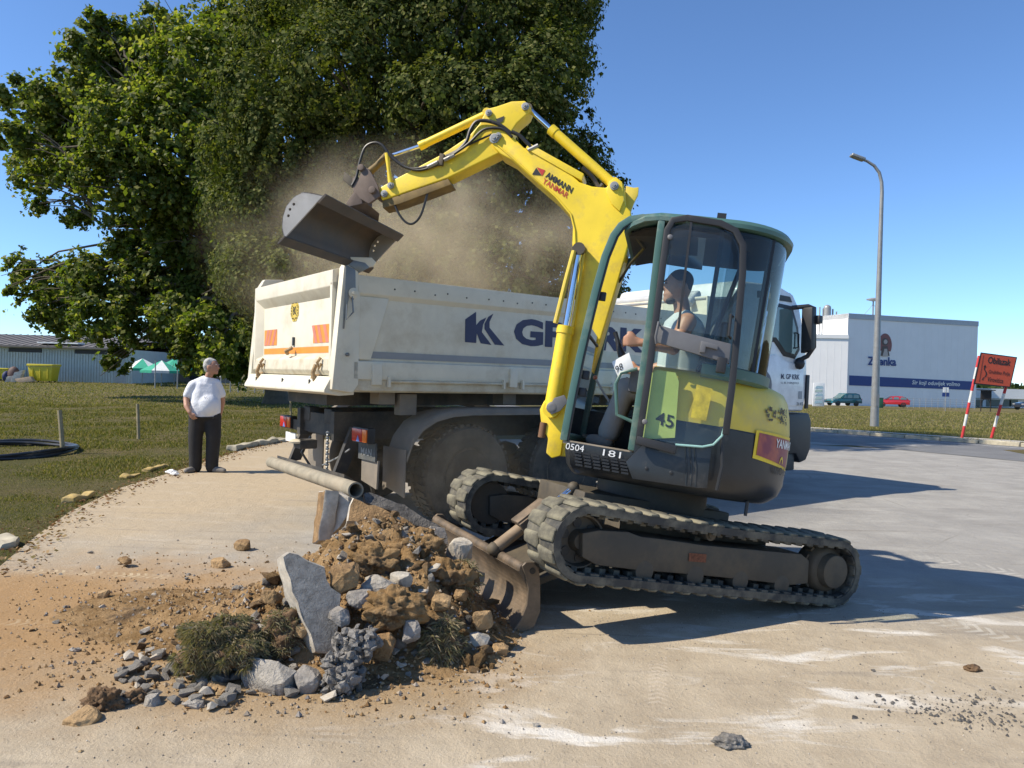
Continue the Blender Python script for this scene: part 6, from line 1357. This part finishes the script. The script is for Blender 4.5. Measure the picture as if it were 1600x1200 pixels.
q = L1 - wdir * 5.6 + wn * .0 + ZU * 3.12; MB().box(q, wdir * 1.6, wn * .5, ZU * .05 + wn * -.0).build('skylight', m_white, rf)
for s in (3.2, 8.4): MB().box(L1 - wdir * s + wn * .03 + ZU * 2.5, wdir * 1.3, wn * .03, ZU * .16).build('window_strip', m_ink, shed)
MB().box(L1 - wdir * .9 + wn * .03 + ZU * 1.0, wdir * .45, wn * .03, ZU * .95).build('door', mat('grey_door', (.30, .33, .33), .5), shed)
MB().cyl(L1 - wdir * 4.7 - wn * 2 + ZU * 4.2, ZU, .05, 1.8, 8).build('flue', m_dark, shed)
def bin_(px0, px1, py0, py1, d, lb, m, sg=1):
    p = at((px0 + px1) / 2, py1, d); w = (px1 - px0) / FPX * d; h = (py1 - py0) / FPX * d; z = float(terrain(p[0], p[1])); c = np.array([p[0], p[1], z])
    e = empty('waste_container', c, lb, 'container', 'yellow waste containers by the shed'); X_ = np.array([1., 0, 0]); Y_ = np.array([0, 1., 0])
    b = MB(); b.quadmesh([[c + X_ * sx * w * s / 2 + Y_ * sy * .5 * s + ZU * zz for sx, sy in ((-1, -1), (1, -1), (1, 1), (-1, 1))] for s, zz in ((.84, .12), (.92, h * .55), (.98, h * .86))], True, True); b.build('tub', m, e, bevel=.03)
    MB().box(c + ZU * h * .93, X_ * w * .52, Y_ * .56, ZU * h * .06).build('lid', m, e, bevel=.05)
    for sx in (-1, 1):
        for sy in (-1, 1): MB().cyl(c + X_ * sx * w * .33 + Y_ * sy * .33 + ZU * .07, (1, 0, 0), .07, .05, 12).build('castor', m_dark, e)
    for t in (-.3, 0, .3): MB().box(c + X_ * w * t - Y_ * .485 + ZU * h * .5, X_ * .03, Y_ * .02, ZU * h * .28).build('tub_rib', m, e)
m_ybin = mat('yellow_plastic', (.56, .46, .02), .5, var=.06)
bin_(49, 88, 566, 595, 55., 'large yellow lidded waste container beside the corrugated shed wall', m_ybin); bin_(-8, 19, 572, 592, 56.5, 'yellow waste container at the left edge partly behind rubbish', m_ybin)
rb = empty('rubbish_pile', at(28, 594, 54), 'pile of discarded boards and bags between the yellow containers', 'rubbish')
zz = float(terrain(*at(28, 594, 54)[:2])); random.seed(2)
for i, (px, w, h, c, mm) in enumerate(((22, .9, .5, (.45, .42, .38), 'board'), (28, .5, .8, (.62, .58, .5), 'board'), (40, 1.0, .35, (.40, .30, .2), 'board'), (10, .7, .5, (.05, .08, .04), 'bag'), (14, .8, 1.15, (.10, .06, .05), 'bag'), (3, .5, .8, (.02, .03, .10), 'bag'))):
    p = at(px, 590, 54); q = MB()
    if mm == 'bag': q.ball((p[0], p[1] + .5, zz + h * .5), .5, 3, (w, .7, h))
    else: q.box((p[0], p[1], zz + h * .5), (w / 2, .1, .1), (0, .15, 0), (random.uniform(-.15, .15), 0, h / 2))
    q.build('bin_bag' if mm == 'bag' else 'loose_board', mat('rubbish_%d' % i, c, .7, var=.2), rb, bevel=.01 if mm == 'board' else 0)
def parasol(px, pyt, d, w, cols, lb):
    p = at(px, 600, d); z = float(terrain(p[0], p[1])); c = np.array([p[0], p[1], z]); top = at(px, pyt, d)[2]; e = empty('parasol', c, lb, 'parasol', 'market parasols by the shed')
    MB().cyl(c + ZU * (top - z) / 2, ZU, .03, top - z, 8).build('pole', m_lgrey, e)
    for i in range(8):
        t0, t1 = 2 * pi * i / 8, 2 * pi * (i + 1) / 8; q0, q1 = [np.array([c[0] + w * cos(t), c[1] + w * sin(t), top - .75]) for t in (t0, t1)]; a = np.array([c[0], c[1], top])
        b = MB(); b.poly([a, q0, q1]); b.poly([q0, q1, q1 - ZU * .18, q0 - ZU * .18]); b.build('canopy_panel', cols[i % 2], e, smooth=False)
m_pg = mat('green_canvas', (.03, .32, .20), .8); m_pw = mat('white_canvas', (.62, .64, .62), .8)
parasol(222, 560, 56, 1.5, (m_pg, m_pw), 'green and white parasol nearest the shed door'); parasol(252, 563, 54, 1.5, (m_pw, m_pg), 'pale parasol in the middle of the three'); parasol(272, 560, 57, 1.4, (m_pg, m_pg), 'all green parasol right of the pale one')
parasol(352, 571, 60, 1.0, (mat('red_canvas', (.4, .05, .04), .8), m_pw), 'red and white parasol seen to the right of the standing man')
# hut behind the parasols
p0, p1 = at(200, 602, 66), at(345, 606, 66); z = float(terrain(p0[0], p0[1])); p0[2] = p1[2] = z - .1
hut = empty('hut', p0, 'low brown refreshment hut behind the parasols', 'building')
MB().prism([p0, p1, p1 + np.array([0, 5., 0]), p0 + np.array([0, 5., 0])], ZU * 2.6).build('wall', mat('brown_plaster', (.22, .17, .13), .9), hut)
MB().prism([p0 - np.array([.4, .8, 0]) + ZU * 2.55, p1 + np.array([.4, -.8, 0]) + ZU * 2.55, p1 + np.array([.4, 3, 0]) + ZU * 3.5, p0 + np.array([-.4, 3, 0]) + ZU * 3.5], ZU * .12).build('roof', mat('tile_roof', (.16, .09, .06), .9), hut)
for t, m in ((.18, m_ink), (.45, m_white), (.75, m_ink)):
    MB().box(p0 + (p1 - p0) * t + np.array([0, -.03, 1.3]), (.7, 0, 0), (0, .02, 0), (0, 0, .9)).build('opening', m, hut)
# wire fence beyond the man
fn = empty('wire_fence', at(370, 606, 46), 'thin wire mesh fence on pale posts left of the truck tail', 'fence')
for i, px in enumerate((242, 277, 345, 360, 372, 384, 398, 412)):
    p = at(px, 606, 46 + (3 if px < 300 else 0)); z = float(terrain(p[0], p[1])); MB().cyl((p[0], p[1], z + .95), ZU, .04, 1.9, 8).build('post', m_lgrey, fn)
pa, pb = at(342, 606, 46), at(416, 606, 46)
for h in (.15, .5, .9, 1.3, 1.7):
    z = float(terrain(pa[0], pa[1])); MB().tube([(pa[0], pa[1], z + h), (pb[0], pb[1], z + h)], .012, 5).build('wire', m_lgrey, fn)
# stakes and pipe coil on the lawn
m_stake = mat('wooden_stake', (.30, .25, .15), .9, var=.25, bump=.4, bscale=30)
for (a, t, r, lb) in (((99, 709), (93, 641), .04, 'thick wooden stake beside the black pipe coil'), ((217, 686), (215, 631), .035, 'slim wooden stake standing midway on the lawn'), ((455, 660), (454, 622), .035, 'slim pale wooden stake behind the truck tail')):
    p = G(*a); d = float((p - CAM) @ FW); q = at(*t, d); tag(MB().tube([p - ZU * .1, (p + q) / 2, q], [r, r * 1.02, r * .95], 9).build('wooden_stake', m_stake, None), lb, 'stake', 'wooden stakes in the lawn')
cc = G(0, 708); coil = empty('pipe_coil', cc, 'coil of black plastic water pipe lying on the lawn', 'pipe coil')
m_pipe = mat('black_plastic_pipe', (.03, .032, .035), .35, dust=.15)
for i, (rx, ry, h, ox, oy) in enumerate(((1.15, 1.35, .04, 0, 0), (1.08, 1.28, .06, .02, .03), (1.17, 1.38, .09, -.03, .02))):
    pts = [(cc[0] + ox + rx * cos(t) * 1.0, cc[1] + oy + ry * sin(t), h + .025 * sin(3 * t + i)) for t in np.linspace(0, 2 * pi, 49)]; MB().tube(pts, .028, 8, False).build('pipe_turn', m_pipe, coil)
# scraps of paper at the kerb
for (px, py, s, lb) in ((268, 741, .07, 'crumpled white paper scrap at the kerb left of the man'), (273, 744, .05, 'small white litter scrap right beside the crumpled paper')):
    p = G(px, py); lump('litter', (p[0], p[1], .035), s, (1.2, .8, .5), 4, m_white, lb, .5, 'litter', 3)
# ================================================================ right background: factory, cars, signs, lamp
m_fac = mat('pale_grey_cladding', (.80, .79, .77), .55, var=.03, scale=.4); m_facw = mat('white_cladding', (.70, .71, .70), .55, var=.04, scale=.5); m_blue = mat('blue_band', (.02, .05, .20), .5, var=.05)
FA, FB = at(1321, 633, 106), at(1524, 641, 113); zt = at(1321, 490, 106)[2]; zb = min(FA[2], FB[2]) - .3; FA[2] = FB[2] = zb; fd = nrm(FB - FA); fn_ = np.array([fd[1], -fd[0], 0]); FL = np.linalg.norm(FB - FA)
fac = empty('factory', FA, 'large pale grey factory hall with blue slogan band', 'building')
MB().prism([FA, FB, FB - fn_ * 30, FA - fn_ * 30], ZU * (zt - zb)).build('wall', m_fac, fac)
def fo(px, py, o=.06): return onpl(px, py, FA + fn_ * o, fn_)
MB().prism([FA + fn_ * .1 + ZU * (zt - zb - .7), FB + fn_ * .1 + ZU * (zt - zb - .7), FB - fn_ * 30 + ZU * (zt - zb - .7), FA - fn_ * 30 + ZU * (zt - zb - .7)], ZU * .75).build('parapet', mat('parapet_grey', (.40, .43, .46), .5), fac)
for i in range(1, 19): MB().box(FA + fd * (FL * i / 19) + fn_ * .0 + ZU * (zt - zb) * .47, fd * .02, fn_ * .012, ZU * (zt - zb) * .46).build('panel_joint', m_fac, fac)
flat('slogan_band', [[fo(1327, 602), fo(1519, 609.5), fo(1519, 596), fo(1327, 586.5)]], m_blue, fac)
text('slogan_lettering', 'Sir koji oduvijek volimo', fo(1425, 602.5, .1), fo(1500, 605.5, .1), fo(1425, 594, .1), m_wink, fac, .02, .2)
text('company_lettering', 'Zdenka', fo(1356, 570.5, .1), fo(1400.5, 572, .1), fo(1356, 557, .1), m_blue, fac, .03)
ec = (1383, 539)
def oval(rx, ry, n=22, a0=0, a1=2 * pi, cx=0, cy=0): return [(ec[0] + cx + rx * cos(a0 + (a1 - a0) * i / n), ec[1] + cy - ry * sin(a0 + (a1 - a0) * i / n)) for i in range(n + 1)]
m_emb = mat('emblem_brown', (.24, .10, .09), .6); m_emd = mat('emblem_dark', (.10, .08, .07), .6); m_eml = mat('emblem_pale', (.45, .40, .36), .6)
flat('emblem_oval', [[fo(*p, .08) for p in oval(10.5, 18, 24, -.6, pi + .5)]], m_emb, fac)
flat('emblem_figure', [[fo(*p, .11) for p in oval(5, 6, 16, cy=-5)], [fo(*p, .11) for p in ((1376, 556), (1379, 541), (1387, 541), (1390, 556))]], m_emd, fac); flat('emblem_figure', [[fo(*p, .13) for p in oval(3, 3.6, 14, cy=-5, cx=.8)], [fo(*p, .13) for p in ((1379, 557), (1382, 545), (1386, 545), (1388, 557))]], m_eml, fac)
pq = fo(1412, 494) - fn_ * 6; mast = MB(); mast.cyl(pq + ZU * 1.2, ZU, .12, 3.2, 8); mast.lathe(pq + ZU * 2.7, ZU, [(.1, 0), (1.0, .25), (1.0, .4), (.3, .55)], 16); mast.build('roof_vent', m_lgrey, fac)
for s in (-1, 1): MB().tube([pq + ZU * 2.3, pq + fd * 2.4 * s + ZU * -.2], .03, 5).build('stay_wire', m_lgrey, fac)
AA, AB = at(1150, 630, 108), FA + fn_ * .3 - fd * .1; AA[2] = AB[2] = zb; za = at(1290, 523, 106)[2]
anx = empty('factory_annex', AB, 'lower white annex of the factory with silver tanks on its roof', 'building')
ad = nrm(AB - AA); an = np.array([ad[1], -ad[0], 0]); AL = np.linalg.norm(AB - AA)
MB().prism([AA, AB, AB - an * 12, AA - an * 12], ZU * (za - zb)).build('wall', m_fac, anx)
MB().prism([AA + an * .15 + ZU * (za - zb - .5), AB + an * .15 + ZU * (za - zb - .5), AB - an * 12 + ZU * (za - zb - .5), AA - an * 12 + ZU * (za - zb - .5)], ZU * .55).build('eaves', m_facw, anx)
for i in range(1, 16): MB().box(AA + ad * AL * i / 16 + ZU * (za - zb) * .47, ad * .02, an * .015, ZU * (za - zb) * .46).build('panel_joint', m_fac, anx)
MB().prism([AB - ad * 4.6 - an * 9 + ZU * (za - zb), AB - ad * .0 - an * 9 + ZU * (za - zb), AB - an * 14 + ZU * (za - zb), AB - ad * 4.6 - an * 14 + ZU * (za - zb)], ZU * (zt - za - .2)).build('roof_house', m_facw, anx)
for px, r, py in ((1300, .55, 482), (1309, .12, 483), (1315, .1, 487), (1288, .1, 480), (1293, .07, 482)):
    p = at(px, 520, 108) - an * 3; h = at(px, py, 111)[2] - za; q = MB(); q.cyl((p[0], p[1], za + h / 2), ZU, r, h, 14)
    if r > .3: q.ball((p[0], p[1], za + h), r * 1.02, 2)
    q.build('roof_tank' if r > .3 else 'roof_pipe', m_lgrey, anx)
MB().box(at(1269, 572, 107) + an * .3, ad * .5, an * .25, ZU * .4).build('air_conditioner', m_white, anx, bevel=.05); MB().lathe(at(1271, 572, 107) + an * .56, an, [(.25, 0), (.25, .03)], 14).build('fan_grille', m_dark, anx)
# notice board with map
p0, p1 = at(1270, 632, 96), at(1288, 632.5, 96); z = float(terrain(p0[0], p0[1])); h = at(1270, 598, 96)[2] - z; p0[2] = p1[2] = z
nb = empty('notice_board', p0, 'tall white notice board with a map beside the factory annex', 'sign')
MB().prism([p0, p1, p1 + np.array([0, .15, 0]), p0 + np.array([0, .15, 0])], ZU * h).build('panel', m_white, nb, bevel=.02)
for i in range(5): flat('map_area', [[p0 + (p1 - p0) * a + np.array([0, -.02, h * (.12 + i * .16 + q)]) for a, q in ((.12, 0), (.85 - .1 * (i % 2), .02), (.8, .11), (.2 + .1 * (i % 3), .12))]], mat('map_blue_%d' % (i % 2), ((.40, .55, .60), (.50, .60, .52))[i % 2], .6), nb)
# cars far off
def car(name, px0, px1, py0, py1, d, yaw, m, label, kind='suv'):
    p = at((px0 + px1) / 2, py1, d); z = float(terrain(p[0], p[1])); H = (py1 - py0) / FPX * d; L = 4.5 if kind == 'suv' else 4.0; Wd = 1.78; o = np.array([p[0], p[1], p[2]])
    cf, cs_ = np.array([cos(yaw), sin(yaw), 0]), np.array([-sin(yaw), cos(yaw), 0]); e = empty(name, o, label, 'car')
    def cp_(s, t, zz): return o + cf * s + cs_ * t + ZU * zz
    low = [(-L * .5, .38), (-L * .49, .85), (-L * .46, .98), (L * .18, .98), (L * .42, .86), (L * .49, .68), (L * .5, .36)]
    b = MB(); b.quadmesh([[cp_(s * k_, t, zz) for s, zz in low] for t, k_ in ((-Wd / 2, .97), (-Wd / 2 + .06, 1), (Wd / 2 - .06, 1), (Wd / 2, .97))], False); 
    b.prism([cp_(s * .985, -Wd / 2 + .01, zz) for s, zz in low], cs_ * (Wd - .02)); b.build('body', m, e, bevel=.04)
    top = [(-L * .46, .97), (-L * .42, H * .93), (-L * .30, H), (L * .02, H * .985), (L * .20, .97)] if kind == 'suv' else [(-L * .47, .97), (-L * .36, H * .92), (-L * .22, H), (L * .02, H * .97), (L * .24, .97)]
    b = MB(); b.quadmesh([[cp_(s, t * (1 - .16 * (zz > 1.1)), zz) for s, zz in top] for t in (-Wd / 2 + .05, Wd / 2 - .05)]); b.prism([cp_(s * .97, -Wd / 2 + .13, .97 + (zz - .97) * .96) for s, zz in top], cs_ * (Wd - .26)); b.build('cabin', m, e, bevel=.03)
    for t in (-1, 1):
        for s0, s1 in ((-.40, -.2), (-.18, .0), (.02, .13)):
            zz = H * .9; q = MB(); q.poly([cp_(L * s0, t * (Wd / 2 - .095), 1.02), cp_(L * s1, t * (Wd / 2 - .095), 1.02), cp_(L * (s1 - .03 - (.05 if s0 > 0 else 0)), t * (Wd / 2 - .12), zz), cp_(L * (s0 + .03), t * (Wd / 2 - .12), zz)]); q.build('side_window', g_truck, e, smooth=False)
        q = MB(); q.box(cp_(L * .47, t * Wd * .36, .72), cf * .08, cs_ * .16, ZU * .09); q.build('headlight', m_lgrey, e, bevel=.03)
        q = MB(); q.box(cp_(-L * .485, t * Wd * .42, .85), cf * .05, cs_ * .09, ZU * .12); q.build('tail_light', m_red, e, bevel=.02)
        for s in (-.30, .31): MB().lathe(cp_(L * s, t * (Wd / 2 - .1), .33), cs_ * t, [(.33, -.1), (.33, .1), (.22, .11), (.2, .08), (.02, .1)], 20).build('wheel', m_dark, e)
    q = MB(); q.poly([cp_(L * .225, -Wd * .40, 1.0), cp_(L * .225, Wd * .40, 1.0), cp_(L * .06, Wd * .34, H * .93), cp_(L * .06, -Wd * .34, H * .93)]); q.build('windscreen', g_truck, e, smooth=False)
    MB().box(cp_(L * .495, 0, .5), cf * .03, cs_ * .5, ZU * .1).build('grille', m_dark, e)
car('parked_car', 1291, 1343, 614, 634, 96, pi + .25, mat('teal_car_paint', (.01, .10, .12), .25, coat=.5), 'teal estate car parked in front of the factory', 'suv')
car('parked_car', 1372, 1415, 618.5, 636, 97, pi - .3, mat('red_car_paint', (.50, .02, .03), .25, coat=.5), 'red hatchback parked in front of the factory', 'hatch')
car('parked_car', 1582, 1640, 628, 641, 92, pi + .2, mat('dark_car_paint', (.012, .018, .03), .25, coat=.5), 'dark blue car parked at the right edge of the photo', 'hatch')
def gnd(px, py, d): p = at(px, py, d); p[2] = float(terrain(p[0], p[1])); return p
p = gnd(1375, 636, 94); gb = empty('litter_bin', p, 'dark green litter bin between the lamp post and the red car', 'bin'); MB().box(p + ZU * .65, (.28, 0, 0), (0, .28, 0), (0, 0, .6)).build('tub', mat('green_plastic', (.02, .10, .05), .5), gb, bevel=.05); MB().box(p + ZU * 1.29, (.31, 0, 0), (0, .31, 0), (0, 0, .05)).build('lid', mat('green_plastic', (0, 0, 0)), gb, bevel=.03)
p = gnd(1477, 639, 84); ts = empty('parking_sign', p, 'small blue and white road sign on a thin post before the factory', 'sign'); hh = at(1477, 605, 84)[2] - p[2]
MB().cyl(p + ZU * hh / 2, ZU, .04, hh, 8).build('post', m_lgrey, ts); MB().box(p + ZU * (hh - .3), (.32, 0, 0), (0, .02, 0), (0, 0, .28)).build('white_plate', m_white, ts)
for s in (-1, 1): MB().box(p + ZU * (hh - .85) + np.array([.22 * s, 0, 0]), (.18, 0, 0), (0, .02, 0), (0, 0, .22)).build('blue_plate', m_blue, ts)
fe = empty('mesh_fence', gnd(1460, 638, 100), 'thin grey mesh fence in front of the factory wall', 'fence')
for i in range(12):
    p = gnd(1418 + i * 9.5, 637, 101); MB().cyl(p + ZU * .7, ZU, .03, 1.5, 6).build('post', m_lgrey, fe)
for h in (.1, .4, .7, 1.0, 1.3): MB().tube([gnd(1418, 637, 101) + ZU * h, gnd(1522, 637, 101) + ZU * h], .014, 4).build('wire', m_lgrey, fe)
# white low building and timber board far right
p0, p1 = at(1512, 638, 122), at(1760, 650, 122); z = float(terrain(p0[0], p0[1])) - .4; p0[2] = p1[2] = z; lowb = empty('low_white_building', p0, 'long low white building at the far right behind the detour sign', 'building')
MB().prism([p0, p1, p1 + np.array([0, 10, 0]), p0 + np.array([0, 10, 0])], ZU * (at(1540, 612, 122)[2] - z)).build('wall', m_facw, lowb); MB().prism([p0 + np.array([0, -.6, 0]) + ZU * (at(1540, 622, 122)[2] - z), p1 + np.array([0, -.6, 0]) + ZU * (at(1540, 622, 122)[2] - z), p1 + np.array([0, 10, 0]) + ZU * (at(1540, 622, 122)[2] - z), p0 + np.array([0, 10, 0]) + ZU * (at(1540, 622, 122)[2] - z)], ZU * 1.6).build('roof_fascia', m_facw, lowb)
for px, w in ((1530, 1.2), (1545, .8), (1556, 1.6), (1573, 1.4), (1584, 1.4), (1610, 1.6)):
    q = at(px, 630, 121.9); q[1] = p0[1] - .05; MB().box(q, (w / 2, 0, 0), (0, .03, 0), (0, 0, .55)).build('window', g_truck, lowb)
p = gnd(1540, 639, 90); kb = empty('billboard', p, 'dark timber display board on legs behind the detour sign', 'board'); w = 20 / FPX * 90 / 2
MB().box(p + ZU * 2.0, (w * .8, 0, 0), (0, .08, 0), (0, 0, .55)).build('board', mat('dark_timber', (.02, .017, .016), .8), kb); MB().box(p + ZU * 2.62, (w * 1.25, 0, 0), (0, .3, 0), (0, 0, .06)).build('roof', mat('dark_timber', (0, 0, 0)), kb)
for s in (-1, 1):
    MB().cyl(p + ZU * .75 + np.array([w * .75 * s, 0, 0]), ZU, .06, 1.5, 8).build('leg', mat('dark_timber', (0, 0, 0)), kb); MB().bar(p + ZU * 1.0 + np.array([w * .75 * s, 0, 0]), p + ZU * 1.45 + np.array([w * .35 * s, 0, 0]), .06, .06).build('brace', mat('dark_timber', (0, 0, 0)), kb)
# lamp post
LB = G(1366, 666); d = float((LB - CAM) @ FW); lp = empty('street_lamp', LB, 'tall grey tapered street lamp with curved arm on the right lawn', 'street lamp')
m_lamp = mat('lamp_steel', (.30, .30, .29), .5, metal=.5, var=.12); tz = at(1378, 300, d)
MB().tube([LB, LB + (tz - LB) * .25, LB + (tz - LB) * .62, tz], [.17, .145, .105, .075], 14).build('pole', m_lamp, lp)
MB().tube([tz] + [at(px, py, d) for px, py in ((1377.5, 285), (1374, 270), (1366, 259), (1355, 252), (1345, 248))], [.075, .07, .065, .06, .055, .05], 10).build('arm', m_lamp, lp)
hl = [at(1348, 249, d), at(1332, 243, d)]; hdv = nrm(hl[1] - hl[0]); MB().box((hl[0] + hl[1]) / 2, hdv * .30, np.array([0, .15, 0]), np.cross(hdv, (0, 1, 0)) * .06).build('lamp_head', m_lamp, lp, bevel=.04, seg=3)
MB().box((hl[0] + hl[1]) / 2 - ZU * .065, hdv * .2, np.array([0, .11, 0]), np.cross(hdv, (0, 1, 0)) * .01).build('lamp_glass', m_lgrey, lp)
MB().box(LB + ZU * 1.1 + np.array([0, -.21, 0]), (.07, 0, 0), (0, .02, 0), (0, 0, .25)).build('service_door', m_lamp, lp)
# detour sign, leaning
q0 = G(1503, 684); d = float((q0 - CAM) @ FW); q1 = G(1549, 684); sgn = empty('detour_sign', (q0 + q1) / 2, 'orange detour road sign leaning on two red and white posts', 'sign')
d1 = float((q1 - CAM) @ FW); m_prd = mat('post_red', (.52, .03, .03), .5); m_pwh = mat('post_white', (.60, .60, .57), .5)
SGC = [at(px, py, d) for px, py in ((1523, 605 - 6), (1579, 604), (1588.5, 558), (1533, 551))]
for (qa, top) in ((q0, (1530, 556)), (q1, (1584, 562))):
    tq = at(*top, d); n = 7
    for i in range(n):
        MB().tube([qa + (tq - qa) * (i / n), qa + (tq - qa) * ((i + 1) / n)], .045, 10).build('post_band', m_prd if i % 2 == 0 else m_pwh, sgn)
P0 = at(1523, 599, d - .08); sn = nrm(np.cross(at(1579, 605, d - .08) - P0, at(1533, 551, d - .08) - P0)); sn = sn if sn[1] < 0 else -sn
def so(px, py, o=0.): return onpl(px, py, P0 + sn * o, sn)
MB().prism([so(*p) for p in ((1521.5, 600), (1578.5, 606), (1589.5, 558), (1533, 550.5))], -sn * .03).build('border', m_ink, sgn)
flat('sign_face', [[so(*p, .006) for p in ((1524, 598.5), (1577.5, 604), (1587.5, 559.3), (1534, 552.4))]], mat('sign_orange', (.50, .075, .03), .5, var=.06), sgn)
text('sign_lettering', 'Obilazak', so(1543, 567.5, .012), so(1578.5, 572, .012), so(1545, 557, .012), m_ink, sgn, .02)
text('sign_lettering', 'Grubišno Polje', so(1544, 585, .012), so(1577, 589, .012), so(1545.5, 577.5, .012), m_ink, sgn, .01)
text('sign_lettering', 'Virovitica', so(1542, 596, .012), so(1567, 599, .012), so(1543.5, 588.5, .012), m_ink, sgn, .01)
b = MB(); pth = [(1535, 594), (1536, 591), (1540, 588), (1541.5, 584), (1540, 580), (1538, 577), (1539, 572)]
for i in range(len(pth) - 1):
    (x0, y0), (x1, y1) = pth[i], pth[i + 1]; b.poly([so(x0 - .9, y0, .012), so(x0 + .9, y0, .012), so(x1 + .9, y1, .012), so(x1 - .9, y1, .012)])
b.poly([so(1536.8, 573.5, .012), so(1541.2, 574, .012), so(1539.4, 569.5, .012)]); b.build('arrow', m_ink, sgn, smooth=False)
flat('divider_line', [[so(*p, .012) for p in ((1530, 596.5), (1530.8, 596.5), (1537.5, 555), (1536.8, 555))]], m_ink, sgn)
# distant wooded rise along the horizon
r = np.random.default_rng(4); n = 26000; an = r.uniform(-.75, .75, n); R_ = r.uniform(230, 300, n); x = R_ * np.tan(an) * .9; y = R_; hgt = 3.5 + 3 * np.array([noise.noise(Vector((a * .03, 1.3, 0))) for a in x]) + 2.0 * r.random(n)
P = np.stack([x, y, -1.5 + r.random(n) ** .6 * (hgt + 1.5)], -1); V, F = leaves(P, 2.0, 6); tag(fast_mesh('distant_woodland', V, F, 4, leafmat('far_leaves', [(.02, .04, .012), (.04, .065, .018), (.06, .08, .03)], .2, .7)), 'distant band of woodland on the horizon', 'woodland', kind='stuff')
# ================================================================ dust thrown up by the dumping
def dust(name, c, sq, dens, seed, label, ns=1.1):
    o = MB().ball(c, 1, 3, sq).build(name, mat('dummy_dust', (.5, .4, .3)), None, loc=tuple(c)); o.data.materials.clear()
    m = bpy.data.materials.new(name); m.use_nodes = True; n, l = m.node_tree.nodes, m.node_tree.links; n.remove(n['Principled BSDF'])
    v = n.new('ShaderNodeVolumePrincipled'); v.inputs['Color'].default_value = (.88, .74, .51, 1); v.inputs['Anisotropy'].default_value = .2
    tc = n.new('ShaderNodeTexCoord'); nz = n.new('ShaderNodeTexNoise'); nz.inputs['Scale'].default_value = ns; nz.inputs['Detail'].default_value = 4; nz.inputs['Roughness'].default_value = .55
    mp_ = n.new('ShaderNodeMapping'); mp_.inputs['Location'].default_value = (seed, seed * 2, 0); l.new(tc.outputs['Object'], mp_.inputs[0]); l.new(mp_.outputs[0], nz.inputs[0])
    ml = n.new('ShaderNodeMapping'); ml.inputs['Scale'].default_value = tuple(1 / q for q in sq); l.new(tc.outputs['Object'], ml.inputs[0])
    ln = n.new('ShaderNodeVectorMath'); ln.operation = 'LENGTH'; l.new(ml.outputs[0], ln.inputs[0])
    f = n.new('ShaderNodeMapRange'); f.interpolation_type = 'SMOOTHSTEP'; l.new(ln.outputs['Value'], f.inputs[0])
    for i, q in enumerate((.25, 1.0, 1.0, 0.0)): f.inputs[i + 1].default_value = q
    g = n.new('ShaderNodeMapRange'); l.new(nz.outputs[0], g.inputs[0])
    for i, q in enumerate((.43, .66, 0.02, 1.0)): g.inputs[i + 1].default_value = q
    a = n.new('ShaderNodeMath'); a.operation = 'MULTIPLY'; l.new(f.outputs[0], a.inputs[0]); l.new(g.outputs[0], a.inputs[1])
    a2 = n.new('ShaderNodeMath'); a2.operation = 'MULTIPLY'; l.new(a.outputs[0], a2.inputs[0]); a2.inputs[1].default_value = dens; l.new(a2.outputs[0], v.inputs['Density'])
    l.new(v.outputs[0], n['Material Output'].inputs['Volume']); o.data.materials.append(m); return tag(o, label, 'dust', kind='stuff')
dust('dust_cloud', at(650, 395, 8.9), (2.8, 1.6, 1.45), 1.15, 3, 'brown dust cloud rising above the tipper body')
dust('dust_cloud', at(690, 715, 7.6), (1.6, .9, .8), .30, 8, 'thin dust hanging around the rear wheels of the truck', .8)
